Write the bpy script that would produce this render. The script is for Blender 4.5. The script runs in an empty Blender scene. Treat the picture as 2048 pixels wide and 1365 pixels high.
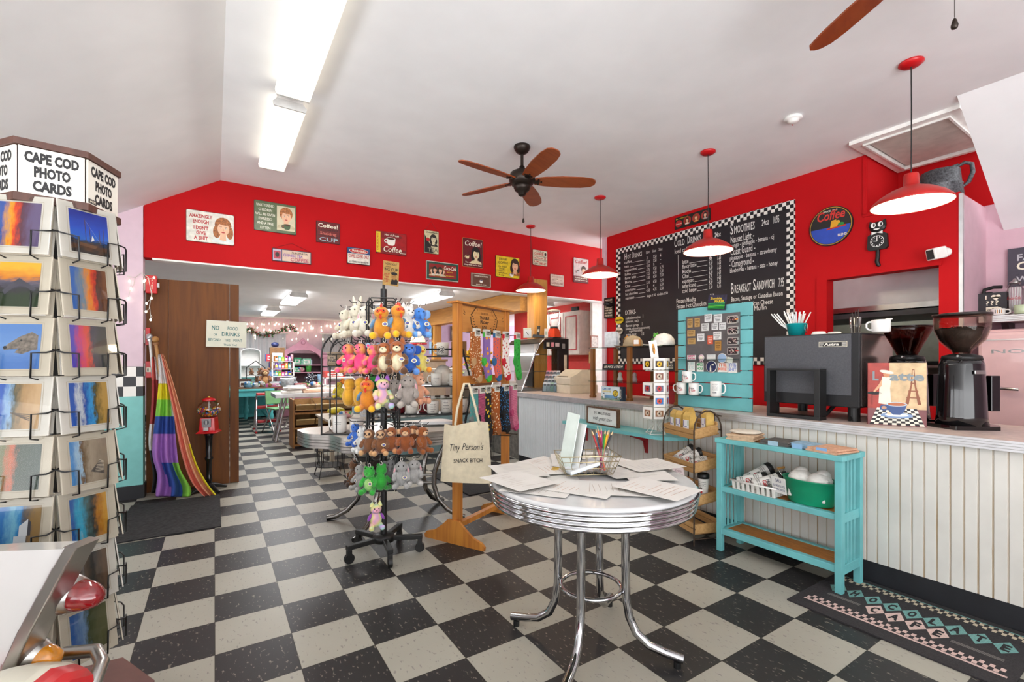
import bpy, math, random
from mathutils import Matrix, Vector
random.seed(7)
PI = math.pi; R = math.radians
sc = bpy.context.scene; COL = sc.collection
# ---------------------------------------------------------------- camera
F, YAW, CH, HOR = 927.7, .5705, 1.281, 724.85        # focal length in pixels of a 2048-wide frame, heading, height, horizon row
cam = bpy.data.cameras.new('camera'); cam.sensor_width = 36; cam.lens = F*36/2048; cam.shift_y = (HOR-682.5)/2048
cam.clip_start = .02; cam.clip_end = 100
co = bpy.data.objects.new('camera', cam); COL.objects.link(co); co.location = (0, 0, CH); co.rotation_euler = (PI/2, 0, -YAW)
sc.camera = co
# ---------------------------------------------------------------- daylight through the side left open behind the camera, exposure
W = bpy.data.worlds.new('daylight'); sc.world = W; W.use_nodes = True
_n, _l = W.node_tree.nodes, W.node_tree.links; _bg = _n['Background']; _bg.inputs[1].default_value = 1        # overcast sky; lower half made brighter than it to lift the ceiling
_tc, _sp, _rp = _n.new('ShaderNodeTexCoord'), _n.new('ShaderNodeSeparateXYZ'), _n.new('ShaderNodeMapRange')
_rp.inputs['From Min'].default_value = -.25; _rp.inputs['From Max'].default_value = .25; _rp.inputs['To Min'].default_value = 7.5; _rp.inputs['To Max'].default_value = 2.0
_mx = _n.new('ShaderNodeVectorMath'); _mx.operation = 'SCALE'; _mx.inputs[0].default_value = (.97, .98, 1)
_l.new(_tc.outputs['Generated'], _sp.inputs[0]); _l.new(_sp.outputs[2], _rp.inputs['Value']); _l.new(_rp.outputs[0], _mx.inputs['Scale']); _l.new(_mx.outputs[0], _bg.inputs[0])
sc.view_settings.view_transform = 'Standard'; sc.view_settings.look = 'None'; sc.view_settings.gamma = 1
sc.view_settings.exposure = 0.27
sc.cycles.max_bounces = 8; sc.cycles.diffuse_bounces = 5; sc.cycles.glossy_bounces = 4; sc.cycles.transparent_max_bounces = 16
sc.cycles.caustics_reflective = False; sc.cycles.caustics_refractive = False
def lamp(name, kind, loc, energy, col=(1, 1, 1), size=.2, sy=None, rot=(0, 0, 0)):
    l = bpy.data.lights.new(name, kind); l.energy = energy; l.color = col
    if kind == 'AREA':
        l.size = size
        if sy: l.shape = 'RECTANGLE'; l.size_y = sy
    else: l.shadow_soft_size = size
    o = bpy.data.objects.new(name, l); COL.objects.link(o); o.location = loc; o.rotation_euler = rot; return o
# ---------------------------------------------------------------- from the photograph's pixels to the place (surveyed from the floor tiles)
_c, _s = math.cos(YAW), math.sin(YAW)
def ray(x, y): return Vector((_s*F+_c*(x-1024), _c*F-_s*(x-1024), -(y-HOR)))
EYE = Vector((0, 0, CH))
def fl(x, y, z=0): d = ray(x, y); return EYE+d*((z-CH)/d.z)        # where the sight line meets height z
def pX(x, y, X): d = ray(x, y); return EYE+d*(X/d.x)               # ... a wall x = X
def pY(x, y, Y): d = ray(x, y); return EYE+d*(Y/d.y)               # ... a wall y = Y
def dep(x, y, D): return EYE+ray(x, y)*(D/F)                       # ... at distance D
def lerp(a, b, t): return a+(b-a)*t
# ---------------------------------------------------------------- materials
def lin(h):
    h = h.lstrip('#'); o = []
    for i in (0, 2, 4):
        v = int(h[i:i+2], 16)/255; o.append(v/12.92 if v <= .04045 else ((v+.055)/1.055)**2.4)
    return (*o, 1)
MATS = {}
def nodes(name):
    m = bpy.data.materials.new(name); m.use_nodes = True; nt = m.node_tree
    return m, nt, nt.nodes['Principled BSDF'], lambda t: nt.nodes.new('ShaderNode'+t), nt.links.new
def ramp(N, stops, const=False):
    r = N('ValToRGB'); e = r.color_ramp.elements
    if const: r.color_ramp.interpolation = 'CONSTANT'
    while len(e) < len(stops): e.new(.5)
    for k, (p, h) in enumerate(stops): e[k].position = p; e[k].color = lin(h)
    return r
def M(h, r=.5, m=0, var=.06, sc_=12, emit=0, fur=0, bump=0, coat=0, tr=0):
    """A plain paint, cloth, plastic or metal: colour with a little mottling."""
    key = (h, r, m, var, sc_, emit, fur, bump, coat, tr)
    if key in MATS: return MATS[key]
    mt, nt, b, N, L = nodes('finish_'+h.lstrip('#')); MATS[key] = mt
    b.inputs['Roughness'].default_value = r; b.inputs['Metallic'].default_value = m
    c = lin(h); b.inputs['Base Color'].default_value = c
    tc = N('TexCoord')
    if var:
        n = N('TexNoise'); n.inputs['Scale'].default_value = sc_; n.inputs['Detail'].default_value = 3; L(tc.outputs['Object'], n.inputs['Vector'])
        lo = tuple(v*(1-var*2) for v in c[:3]); hi = tuple(min(1, v*(1+var*1.2)) for v in c[:3])
        rp = N('ValToRGB'); rp.color_ramp.elements[0].position = .3; rp.color_ramp.elements[1].position = .7
        rp.color_ramp.elements[0].color = (*lo, 1); rp.color_ramp.elements[1].color = (*hi, 1)
        L(n.outputs['Fac'], rp.inputs[0]); L(rp.outputs[0], b.inputs['Base Color'])
    if fur or bump:
        n2 = N('TexNoise'); n2.inputs['Scale'].default_value = fur or 60; n2.inputs['Detail'].default_value = 4; L(tc.outputs['Object'], n2.inputs['Vector'])
        bp = N('Bump'); bp.inputs['Strength'].default_value = .7 if fur else bump; bp.inputs['Distance'].default_value = .004 if fur else .002
        L(n2.outputs['Fac'], bp.inputs['Height']); L(bp.outputs[0], b.inputs['Normal'])
        if fur: b.inputs['Sheen Weight'].default_value = .35
    if coat: b.inputs['Coat Weight'].default_value = coat
    if tr: b.inputs['Transmission Weight'].default_value = tr
    if emit: b.inputs['Emission Color'].default_value = c; b.inputs['Emission Strength'].default_value = emit
    return mt
def fur(h): return M(h, .95, 0, .12, 25, fur=90)
def patchy(cols, scale=9, name='patchy_fur'):
    mt, nt, b, N, L = nodes(name); tc = N('TexCoord'); n = N('TexNoise'); n.inputs['Scale'].default_value = scale; n.inputs['Detail'].default_value = 1
    L(tc.outputs['Object'], n.inputs['Vector'])
    rp = ramp(N, [(.3+.4*k/(len(cols)-1), h) for k, h in enumerate(cols)]); L(n.outputs['Fac'], rp.inputs[0]); L(rp.outputs[0], b.inputs['Base Color'])
    b.inputs['Roughness'].default_value = .95; return mt
def wood(h1, h2, axis='Z', sc_=9, r=.42, name='wood'):
    key = ('w', h1, h2, axis, sc_, r)
    if key in MATS: return MATS[key]
    mt, nt, b, N, L = nodes(name); MATS[key] = mt
    tc = N('TexCoord'); mp = N('Mapping'); s = [sc_]*3; s['XYZ'.index(axis)] = sc_*.07; mp.inputs['Scale'].default_value = s
    n = N('TexNoise'); n.inputs['Scale'].default_value = 4; n.inputs['Detail'].default_value = 6; n.inputs['Distortion'].default_value = .8
    L(tc.outputs['Object'], mp.inputs[0]); L(mp.outputs[0], n.inputs['Vector'])
    rp = ramp(N, [(.3, h1), (.7, h2)]); L(n.outputs['Fac'], rp.inputs[0]); L(rp.outputs[0], b.inputs['Base Color']); b.inputs['Roughness'].default_value = r
    return mt
def glass(h='ffffff', t=.9, name='clear_glass', r=.02):
    """A clear pane: tinted see-through with a mirror sheen that grows at glancing angles."""
    key = ('g', h, t)
    if key in MATS: return MATS[key]
    mt, nt, b, N, L = nodes(name); MATS[key] = mt; nt.nodes.remove(b)
    tp = N('BsdfTransparent'); tp.inputs[0].default_value = tuple(v*t**.3 for v in lin(h)[:3])+(1,); gl = N('BsdfGlossy'); gl.inputs['Roughness'].default_value = r
    mx = N('MixShader'); fr = N('LayerWeight'); fr.inputs[0].default_value = .2; q = N('Math'); q.operation = 'MULTIPLY_ADD'
    q.inputs[1].default_value = .55; q.inputs[2].default_value = (1-t)*.25; L(fr.outputs['Fresnel'], q.inputs[0]); L(q.outputs[0], mx.inputs[0])
    L(tp.outputs[0], mx.inputs[1]); L(gl.outputs[0], mx.inputs[2]); L(mx.outputs[0], nt.nodes['Material Output'].inputs[0]); return mt
def checker(sx, sz, h1='f2f0ea', h2='16151a', axes=(0, 2), off=(0, 0), r=.4, name='checker'):
    mt, nt, b, N, L = nodes(name); tc = N('TexCoord'); sp = N('SeparateXYZ'); cb = N('CombineXYZ'); L(tc.outputs['Object'], sp.inputs[0])
    for k, (a, s, o) in enumerate(zip(axes, (sx, sz), off)):
        q = N('Math'); q.operation = 'MULTIPLY_ADD'; q.inputs[1].default_value = 1/s; q.inputs[2].default_value = o; L(sp.outputs[a], q.inputs[0]); L(q.outputs[0], cb.inputs[k])
    cb.inputs[2].default_value = .5
    ck = N('TexChecker'); ck.inputs['Scale'].default_value = 1; ck.inputs['Color1'].default_value = lin(h1); ck.inputs['Color2'].default_value = lin(h2)
    L(cb.outputs[0], ck.inputs[0]); L(ck.outputs[0], b.inputs['Base Color']); b.inputs['Roughness'].default_value = r; return mt
def photo(name, stops, axis=0, size=.14, dist=.5, nsc=9, glossy=.18, rough_axis=None):
    """A printed photograph: bands of colour across the print, broken up by noise."""
    mt, nt, b, N, L = nodes(name); tc = N('TexCoord'); sp = N('SeparateXYZ'); L(tc.outputs['Object'], sp.inputs[0])
    mp = N('Mapping'); s = [nsc]*3; s[0 if axis == 2 else 2] = nsc*.35; mp.inputs['Scale'].default_value = s; L(tc.outputs['Object'], mp.inputs[0])
    n = N('TexNoise'); n.inputs['Scale'].default_value = 8; n.inputs['Detail'].default_value = 8; n.inputs['Roughness'].default_value = .65; L(mp.outputs[0], n.inputs['Vector'])
    a = N('Math'); a.operation = 'MULTIPLY_ADD'; a.inputs[1].default_value = 1/size; a.inputs[2].default_value = .5-dist*.5; L(sp.outputs[axis], a.inputs[0])
    q = N('Math'); q.operation = 'MULTIPLY_ADD'; q.inputs[1].default_value = dist; L(n.outputs['Fac'], q.inputs[0]); L(a.outputs[0], q.inputs[2])
    rp = ramp(N, stops); L(q.outputs[0], rp.inputs[0]); L(rp.outputs[0], b.inputs['Base Color']); b.inputs['Roughness'].default_value = glossy; return mt
CHROME = M('b9b9bb', .07, 1, 0); STEEL = M('b8b8b6', .3, 1, .08); ALU = M('dcdcde', .42, .85, .05)
BLK = M('141414', .45, 0, .1); WIRE = M('0f0f10', .35, 0, 0); WHITE = M('f1efea', .4); INK = M('1b1a1c', .6, 0, 0); CREAM = M('e6ddc4', .6)
PAPER = M('efece6', .7, 0, .03); RED = M('c8161d', .5, 0, .04, 3); TEAL = M('6db8bb', .5, 0, .07, 6); GLASS = glass()
# ---------------------------------------------------------------- mesh building
GL = {}
def glyphs(b, sh):
    if (b, sh) in GL: return GL[b, sh]
    g = {}; cu = bpy.data.curves.new('t', 'FONT'); cu.resolution_u = 2; cu.offset = b; cu.shear = sh
    ob = bpy.data.objects.new('t', cu); COL.objects.link(ob)
    def ev(t):
        cu.body = t; bpy.context.view_layer.update(); me = ob.evaluated_get(bpy.context.evaluated_depsgraph_get()).to_mesh()
        vs = [(v.co.x, v.co.y) for v in me.vertices]; fs = [tuple(p.vertices) for p in me.polygons]; ob.to_mesh_clear(); return vs, fs
    base = max(x for x, _ in ev('H')[0])
    for k in range(33, 127):
        vs, fs = ev(chr(k)); w = max(x for x, _ in ev(chr(k)+'H')[0])-base
        g[chr(k)] = (vs, fs, w)
    g[' '] = ([], [], .3)
    bpy.data.objects.remove(ob); bpy.data.curves.remove(cu); GL[b, sh] = g; return g
class MB:
    def __init__(s): s.v = []; s.f = []; s.i = []; s.sm = []; s.m = []; s.T = None
    def add(s, vs, fs, m, smooth=False):
        if m not in s.m: s.m.append(m)
        n = len(s.v); k = s.m.index(m)
        s.v += [tuple(s.T @ Vector(v)) for v in vs] if s.T else [tuple(v) for v in vs]
        for f in fs: s.f.append(tuple(n+q for q in f)); s.i.append(k); s.sm.append(smooth)
        return s
    def box(s, x0, y0, z0, x1, y1, z1, m):
        vs = [(x, y, z) for z in (z0, z1) for y in (y0, y1) for x in (x0, x1)]
        return s.add(vs, [(0, 2, 3, 1), (4, 5, 7, 6), (0, 1, 5, 4), (2, 6, 7, 3), (0, 4, 6, 2), (1, 3, 7, 5)], m)
    def cb(s, c, d, m, rot=None):
        """A box of size d about c, turned by rot (Euler, degrees)."""
        vs = [Vector((x*d[0]/2, y*d[1]/2, z*d[2]/2)) for z in (-1, 1) for y in (-1, 1) for x in (-1, 1)]
        if rot: q = Matrix.Rotation(R(rot[2]), 3, 'Z') @ Matrix.Rotation(R(rot[1]), 3, 'Y') @ Matrix.Rotation(R(rot[0]), 3, 'X'); vs = [q @ v for v in vs]
        return s.add([v+Vector(c) for v in vs], [(0, 2, 3, 1), (4, 5, 7, 6), (0, 1, 5, 4), (2, 6, 7, 3), (0, 4, 6, 2), (1, 3, 7, 5)], m)
    def poly(s, pts, m): return s.add(pts, [tuple(range(len(pts)))], m)
    def flat(s, pts, y, m): return s.poly([(x, y, z) for x, z in pts], m)
    def rect(s, x0, z0, x1, z1, y, m): return s.flat([(x0, z0), (x1, z0), (x1, z1), (x0, z1)], y, m)
    def disc(s, x, z, rx, rz, y, m, n=20, a0=0, a1=360, rot=0):
        pts = []
        for k in range(n+(a1-a0 < 360)):
            a = R(a0+(a1-a0)*k/n); u, w = rx*math.cos(a), rz*math.sin(a); q = R(rot); pts.append((x+u*math.cos(q)-w*math.sin(q), z+u*math.sin(q)+w*math.cos(q)))
        return s.flat(pts, y, m)
    def line(s, pts, w, y, m):
        for (a, b), (c, d) in zip(pts, pts[1:]):
            l = math.hypot(c-a, d-b) or 1; nx, nz = -(d-b)/l*w/2, (c-a)/l*w/2
            s.flat([(a-nx, b-nz), (c-nx, d-nz), (c+nx, d+nz), (a+nx, b+nz)], y, m)
        return s
    def prism(s, pts, a, b, m, ax=1, smooth=False):
        """Extrude an outline along axis ax from a to b; the outline's two numbers are the other axes in order."""
        def P(u, w, t): q = [u, w]; q.insert(ax, t); return q
        n = len(pts); vs = [P(u, w, a) for u, w in pts]+[P(u, w, b) for u, w in pts]
        s.add(vs, [tuple(range(n)), tuple(range(2*n-1, n-1, -1))], m)
        return s.add(vs, [(k, k+n, (k+1) % n+n, (k+1) % n) for k in range(n)], m, smooth)
    def tube(s, pts, r, m, n=8, closed=False):
        P = [Vector(p) for p in pts]; N = len(P); rs = r if isinstance(r, (list, tuple)) else [r]*N; vs = []; fs = []; u = None
        for k in range(N):
            d = (P[(k+1) % N]-P[k-1]) if closed else P[min(k+1, N-1)]-P[max(k-1, 0)]
            d = d.normalized() if d.length > 1e-9 else Vector((0, 0, 1))
            if u is None: u = d.cross(Vector((0, 0, 1)) if abs(d.z) < .9 else Vector((1, 0, 0)))
            u = (u-d*u.dot(d)).normalized(); w = d.cross(u)
            vs += [P[k]+(u*math.cos(2*PI*j/n)+w*math.sin(2*PI*j/n))*rs[k] for j in range(n)]
        for k in range(N if closed else N-1):
            for j in range(n): a, b = k*n+j, k*n+(j+1) % n; q = ((k+1) % N)*n; fs.append((a, b, q+(j+1) % n, q+j))
        s.add(vs, fs, m, True)
        if not closed: s.add(vs[:n], [tuple(range(n-1, -1, -1))], m); s.add(vs[-n:], [tuple(range(n))], m)
        return s
    def cyl(s, c, r, h, m, n=20, r2=None): return s.lathe([(0, 0), (r, 0), (r if r2 is None else r2, h), (0, h)], m, n, c, False)
    def lathe(s, prof, m, n=24, c=(0, 0, 0), smooth=True, sx=1, sy=1, cap=False):
        vs = []; fs = []; idx = []
        for r, z in prof:
            if r < 1e-6: idx.append([len(vs)]); vs.append((c[0], c[1], c[2]+z))
            else:
                idx.append(list(range(len(vs), len(vs)+n)))
                vs += [(c[0]+r*sx*math.cos(2*PI*j/n), c[1]+r*sy*math.sin(2*PI*j/n), c[2]+z) for j in range(n)]
        for A, B in zip(idx, idx[1:]):
            for j in range(n):
                k = (j+1) % n
                if len(A) == 1 and len(B) == 1: continue
                if len(A) == 1: fs.append((A[0], B[k], B[j]))
                elif len(B) == 1: fs.append((A[j], A[k], B[0]))
                else: fs.append((A[j], A[k], B[k], B[j]))
        return s.add(vs, fs, m, smooth)
    def ell(s, c, r, m, n=14, k=9, rot=None):
        if not isinstance(r, (list, tuple)): r = (r, r, r)
        q = Matrix.Identity(3)
        if rot: q = Matrix.Rotation(R(rot[2]), 3, 'Z') @ Matrix.Rotation(R(rot[1]), 3, 'Y') @ Matrix.Rotation(R(rot[0]), 3, 'X')
        t = MB(); t.lathe([(math.sin(PI*j/k), -math.cos(PI*j/k)) for j in range(k+1)], m, n)
        return s.add([q @ Vector((v[0]*r[0], v[1]*r[1], v[2]*r[2]))+Vector(c) for v in t.v], t.f, m, True)
    def text(s, t, x, z, h, m, y=0, al='C', b=.012, sh=0, w=None, bend=0, rot=0):
        """Lettering of cap height h in the xz plane, read from -y; w: the width to fit; bend: the radius of a round body to wrap it on."""
        g = glyphs(b, sh); k = h/.7; W_ = sum(g.get(c, g['x'])[2] for c in t)*k or 1; kx = k if not w else k*w/W_; W_ = W_*kx/k
        cx = x-(W_/2 if al == 'C' else W_ if al == 'R' else 0); q = R(rot)
        for c in t:
            vs, fs, a = g.get(c, g['x']); o = []
            for u, v in vs:
                X, Z = cx+u*kx, z+v*k
                if rot: dx, dz = X-x, Z-z; X, Z = x+dx*math.cos(q)-dz*math.sin(q), z+dx*math.sin(q)+dz*math.cos(q)
                o.append((bend*math.sin(X/bend), y-bend*math.cos(X/bend), Z) if bend else (X, y, Z))
            s.add(o, fs, m); cx += a*kx
        return s
    def obj(s, name, parent=None, bev=0, loc=None, rz=0):
        me = bpy.data.meshes.new(name); me.from_pydata(s.v, [], s.f)
        for m in s.m: me.materials.append(m)
        me.polygons.foreach_set('material_index', s.i); me.polygons.foreach_set('use_smooth', s.sm); me.update()
        o = bpy.data.objects.new(name, me); COL.objects.link(o)
        if parent: o.parent = parent
        if loc is not None: o.location = loc
        o.rotation_euler[2] = rz
        if bev: q = o.modifiers.new('bevel', 'BEVEL'); q.width = bev; q.segments = 2; q.limit_method = 'ANGLE'; q.angle_limit = R(40)
        return o
def tag(o, label, cat, group=None, kind=None):
    if label: o['label'] = label
    if cat: o['category'] = cat
    if group: o['group'] = group
    if kind: o['kind'] = kind
    return o
def T(name, label, cat, loc=(0, 0, 0), rz=0, group=None, scale=1):
    o = bpy.data.objects.new(name, None); COL.objects.link(o); o.location = loc; o.rotation_euler = (0, 0, rz); o.scale = (scale,)*3; o.empty_display_size = .05
    return tag(o, label, cat, group)
def S(name, mb, bev=0, loc=None, rz=0): o = mb.obj(name, None, bev, loc, rz); o['kind'] = 'structure'; return o
def dup(r, label=None, loc=None, rz=None, group=None, scale=None):
    def cp(o, par):
        c = o.copy(); COL.objects.link(c)
        if par: c.parent = par
        for k in KIDS.get(o.name) or o.children: cp(k, c)
        return c
    c = cp(r, None)
    if label: c['label'] = label
    if loc is not None: c.location = loc
    if rz is not None: c.rotation_euler[2] = rz
    if group: c['group'] = group
    if scale: c.scale = (scale,)*3
    return c
KIDS = {}
FACE = -YAW            # the heading that looks back at the camera
# ================================================================ THE SETTING
FX, FY = 4.9, 5.58          # menu wall, red wall over the opening
CZ = 3.135; BZ = 2.36; BY = 12.7
def floor_mat():
    mt, nt, b, N, L = nodes('checkered_vinyl_tile'); tc = N('TexCoord'); T_ = .3048
    mp = N('Mapping'); mp.inputs['Location'].default_value = (-.002/T_, -.2727/T_, .5); mp.inputs['Scale'].default_value = (1/T_, 1/T_, 0); L(tc.outputs['Object'], mp.inputs[0])
    ck = N('TexChecker'); ck.inputs['Scale'].default_value = 1; ck.inputs['Color1'].default_value = lin('aaa79b'); ck.inputs['Color2'].default_value = lin('2f2e2f'); L(mp.outputs[0], ck.inputs[0])
    # flecks that run through the vinyl
    m2 = N('Mapping'); m2.inputs['Scale'].default_value = (70, 30, 1); m2.inputs['Rotation'].default_value = (0, 0, .5); L(tc.outputs['Object'], m2.inputs[0])
    n = N('TexNoise'); n.inputs['Scale'].default_value = 1; n.inputs['Detail'].default_value = 2; L(m2.outputs[0], n.inputs['Vector'])
    r1 = ramp(N, [(.63, '000000'), (.69, 'ffffff')]); L(n.outputs['Fac'], r1.inputs[0])
    inv = N('MixRGB'); L(ck.outputs['Fac'], inv.inputs[0]); inv.inputs[1].default_value = lin('7d776d'); inv.inputs[2].default_value = lin('8e8a84')
    mx = N('MixRGB'); L(r1.outputs[0], mx.inputs[0]); L(ck.outputs[0], mx.inputs[1]); L(inv.outputs[0], mx.inputs[2])
    # grime and wear, then the joints
    n3 = N('TexNoise'); n3.inputs['Scale'].default_value = 2.5; n3.inputs['Detail'].default_value = 2; L(tc.outputs['Object'], n3.inputs['Vector'])
    r3 = ramp(N, [(.2, 'f1f0ef'), (.8, 'ffffff')]); L(n3.outputs['Fac'], r3.inputs[0])
    ml = N('MixRGB'); ml.blend_type = 'MULTIPLY'; ml.inputs[0].default_value = 1; L(mx.outputs[0], ml.inputs[1]); L(r3.outputs[0], ml.inputs[2])
    br = N('TexBrick'); br.offset = 0; br.inputs['Scale'].default_value = 1; br.inputs['Mortar Size'].default_value = .006; br.inputs['Brick Width'].default_value = 1; br.inputs['Row Height'].default_value = 1
    L(mp.outputs[0], br.inputs['Vector']); br.inputs['Color1'].default_value = br.inputs['Color2'].default_value = (1, 1, 1, 1); br.inputs['Mortar'].default_value = (.25, .24, .22, 1)
    m4 = N('MixRGB'); m4.blend_type = 'MULTIPLY'; m4.inputs[0].default_value = 1; L(ml.outputs[0], m4.inputs[1]); L(br.outputs[0], m4.inputs[2]); L(m4.outputs[0], b.inputs['Base Color'])
    b.inputs['Roughness'].default_value = .4
    bp = N('Bump'); bp.inputs['Strength'].default_value = .06; bp.inputs['Distance'].default_value = .002; L(n.outputs['Fac'], bp.inputs['Height']); L(bp.outputs[0], b.inputs['Normal'])
    b.inputs['Specular IOR Level'].default_value = .25
    return mt
S('floor', MB().box(-3, -2.5, -.08, 9, BY+.1, 0, floor_mat()))
CEIL = M('f4f4f4', .85, 0, .02, 3); RW = M('bd0d14', .7, 0, .03, 2); RW.node_tree.nodes['Principled BSDF'].inputs['Specular IOR Level'].default_value = .2; PINK = M('dcc3cf', .7, 0, .02); AQUA = M('86cfca', .6, 0, .03); PK2 = M('d7b3be', .6, 0, .02)
DRK = M('1c1d22', .55, 0, .1)
c = MB(); c.box(.048, -2.5, CZ, 4.35, FY, CZ+.05, CEIL); c.box(4.35, 1.05, CZ, 5.7, 1.77, CZ+.05, CEIL); c.box(4.35, 1.77, CZ, FX+.6, FY, CZ+.05, CEIL)
S('ceiling', c)
def slope(x0, z0, x1, z1, y0, y1): return MB().add([(x0, y0, z0), (x1, y0, z1), (x1, y1, z1), (x0, y1, z0), (x0, y0, z0+.06), (x1, y0, z1+.06), (x1, y1, z1+.06), (x0, y1, z0+.06)],
    [(0, 1, 2, 3), (7, 6, 5, 4), (0, 4, 5, 1), (1, 5, 6, 2), (2, 6, 7, 3), (3, 7, 4, 0)], CEIL)
S('ceiling_slope_west', slope(.05, CZ, -2.6, CZ-2.65*.6, -2.5, FY)); S('ceiling_slope_east', slope(4.349, CZ, 5.62, CZ-1.271*.62, -2.5, 1.045))
# red wall over the wide opening
w = MB(); w.prism([(-.565, 2.278), (6.2, 2.278), (6.2, CZ), (.048, CZ), (-.565, 2.767)], FY, FY+.16, RW); S('wall_over_opening', w)
w = MB(); w.box(-.5, FY+.002, 2.262, 6.2, FY+.16, 2.278, WHITE); S('trim_1', w)
# pink, chequered and aqua pier beside the opening
w = MB(); y0, y1 = FY-.012, FY+.14
w.prism([(-2.6, 1.241), (-.567, 1.241), (-.567, 2.763), (-2.6, 1.54)], y0, y1, PINK); w.box(-2.6, y0, .96, -.567, y1, 1.24, checker(.093, .093, axes=(0, 2), off=(1.647, .677)))
w.box(-2.6, y0, .12, -.567, y1, .96, AQUA); S('wall_north', w)
S('baseboard_north', MB().box(-2.6, y0-.012, 0, -.555, y1, .125, DRK))
w = MB(); w.box(-2.66, -2.5, 0, -2.6, FY+.14, .55, PINK); w.box(-2.66, 4.7, .55, -2.6, FY+.14, 1.56, PINK); S('wall_west', w)       # low windows out of view, put in to light the counter front
for k in range(3): y = -2.4+2.35*k; m = MB(); m.box(-2.66, y, .55, -2.6, y+.06, 1.5, WHITE); m.box(-2.66, y+2.24, .55, -2.6, y+2.3, 1.5, WHITE); m.box(-2.66, y+.06, .55, -2.6, y+2.24, .61, WHITE); o = S('window_%d' % (k+1), m); m = MB(); m.box(-2.635, y+.06, .61, -2.63, y+2.24, 1.5, GLASS); m.obj('pane', o)
# menu wall with the serving window
WY0, WY1, WZ0, WZ1 = 1.285, 2.09, 1.05, 2.06
S('wall_menu', MB().box(FX, WY1, 0, FX+.12, 5.04, CZ, RW)); w = MB()
w.box(FX, 1.16, 0, FX+.12, WY0, 2.6, RW); w.box(FX, WY0, 0, FX+.12, WY1, WZ0, RW); w.box(FX, WY0, WZ1, FX+.12, 1.77, 2.6, RW); w.box(FX, 1.77, WZ1, FX+.12, WY1, CZ, RW); S('wall_service', w); w = MB()
w.box(FX-.001, 1.16, 2.6, 5.62, 1.77, 2.615, RW)                                             # ledge of the niche
S('wall_niche_ledge', w); w = MB(); w.box(5.6, .9, 2.6, 5.66, 1.79, CZ, RW); S('wall_niche_back', w); w = MB(); w.box(FX+.12, 1.77, 2.615, 5.6, 1.8, CZ, RW); S('wall_niche_side', w)
w = MB()                                                                              # red casing round the serving window and the niche
w.box(FX-.015, WY1, WZ0, FX-.001, WY1+.09, WZ1, RW)
w.box(FX-.015, WY0-.02, WZ1, FX-.001, WY1+.09, WZ1+.035, RW); w.box(FX-.012, 1.772, 2.602, FX-.001, 1.8, CZ-.002, RW); w.box(FX-.012, 1.168, 2.58, FX-.001, 1.8, 2.6, RW); S('trim_2', w)
S('trim_3', MB().box(FX-.03, 5.03, 0, FX+.13, 5.1, CZ, PINK))
w = MB(); w.box(FX+.005, 1.15, 0, 5.6, 1.2, 2.6, PK2); w.box(5.56, -2.5, 0, 5.62, 1.2, 2.62, PK2); S('wall_east', w)
S('trim_4', MB().box(FX-.006, 1.142, 0, FX+.03, 1.165, 2.6, ALU))
S('wall_light_block', MB().box(2.6, -2.56, 0, 5.62, -2.5, CZ, PINK))  # unseen wall added to keep daylight off the east slope and fridge
# the room beyond the opening
BPINK = M('dcbfca', .7, 0, .03)
S('ceiling_shop', MB().box(-3, FY+.16, BZ, 9, BY, BZ+.05, CEIL))
S('wall_shop_north', MB().box(-3, BY, 0, 9, BY+.08, BZ, BPINK)); S('wall_shop_west', MB().box(-3.06, FY, 0, -3, BY, BZ, PINK))
S('baseboard_shop', MB().box(-3, BY-.015, 0, 9, BY, .14, DRK))
KRED = M('cf3a35', .55, 0, .03)
w = MB(); w.box(5.58, FY+.22, 0, 5.66, 8.6, BZ, KRED); w.box(5.66, 8.6, 0, 9, 8.68, BZ, KRED); S('wall_kitchen', w)
S('wall_kitchen_end', MB().box(5.27, FY+.17, 0, 5.66, FY+.22, BZ, WHITE))
S('wall_lilac', MB().box(4.6, 11.6, 0, 9, 11.66, BZ, M('c9b9d6', .7, 0, .03)))
w = MB()                                                                               # kitchen seen through the serving window
w.box(6.9, .2, 0, 7.0, 3.6, 2.9, M('8e8a7c', .6)); w.box(FX+.12, 1.2, 2.5, 6.9, 3.5, 2.55, M('b9b8b2', .8)); w.box(FX+.12, 3.5, 0, 7, 3.6, 2.9, M('9c9a90', .7)); w.box(FX+.12, .2, 0, 7, .25, 2.9, M('9c9a90', .7))
S('wall_kitchen_back', w)
# ================================================================ ON THE CEILING
LENS = M('fff8e6', .4, 0, 0, emit=1.2); LENS2 = M('fdfdff', .4, 0, 0, emit=2.2)
def fluorescent(name, label, x0, x1, y0, y1, z, group, lens, d=.085, watt=11):
    cx, cy = (x0+x1)/2, (y0+y1)/2; t = T(name, label, 'ceiling light', (cx, cy, z), 0, group); a, b = (x1-x0)/2, (y1-y0)/2
    m = MB(); m.box(-a*.75, -b, -.03, a*.75, b, 0, WHITE)
    for s in (-1, 1): m.prism([(-a*.75, -.03), (a*.75, -.03), (a, -d*.7), (a*.92, -d), (-a*.92, -d), (-a, -d*.7)], s*b, s*(b-.015), M('d9d8d4', .5))
    m.obj('housing', t)
    m = MB(); m.prism([(-a*.74, -.03), (-a, -d*.65), (-a*.9, -d*.97), (a*.9, -d*.97), (a, -d*.65), (a*.74, -.03)], -b+.016, b-.016, lens); m.obj('diffuser', t)
    lamp('tube_light', 'AREA', (cx, cy, z-d-.004), watt, (1, .97, .9) if lens is LENS else (.97, .98, 1), a*1.6, b*1.9)
    return t
fluorescent('fluorescent_light', 'long lit fluorescent ceiling fixture cut by the top of the photo', .335, .555, 2.17, 3.42, CZ, 'shop fluorescents', LENS)
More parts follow.
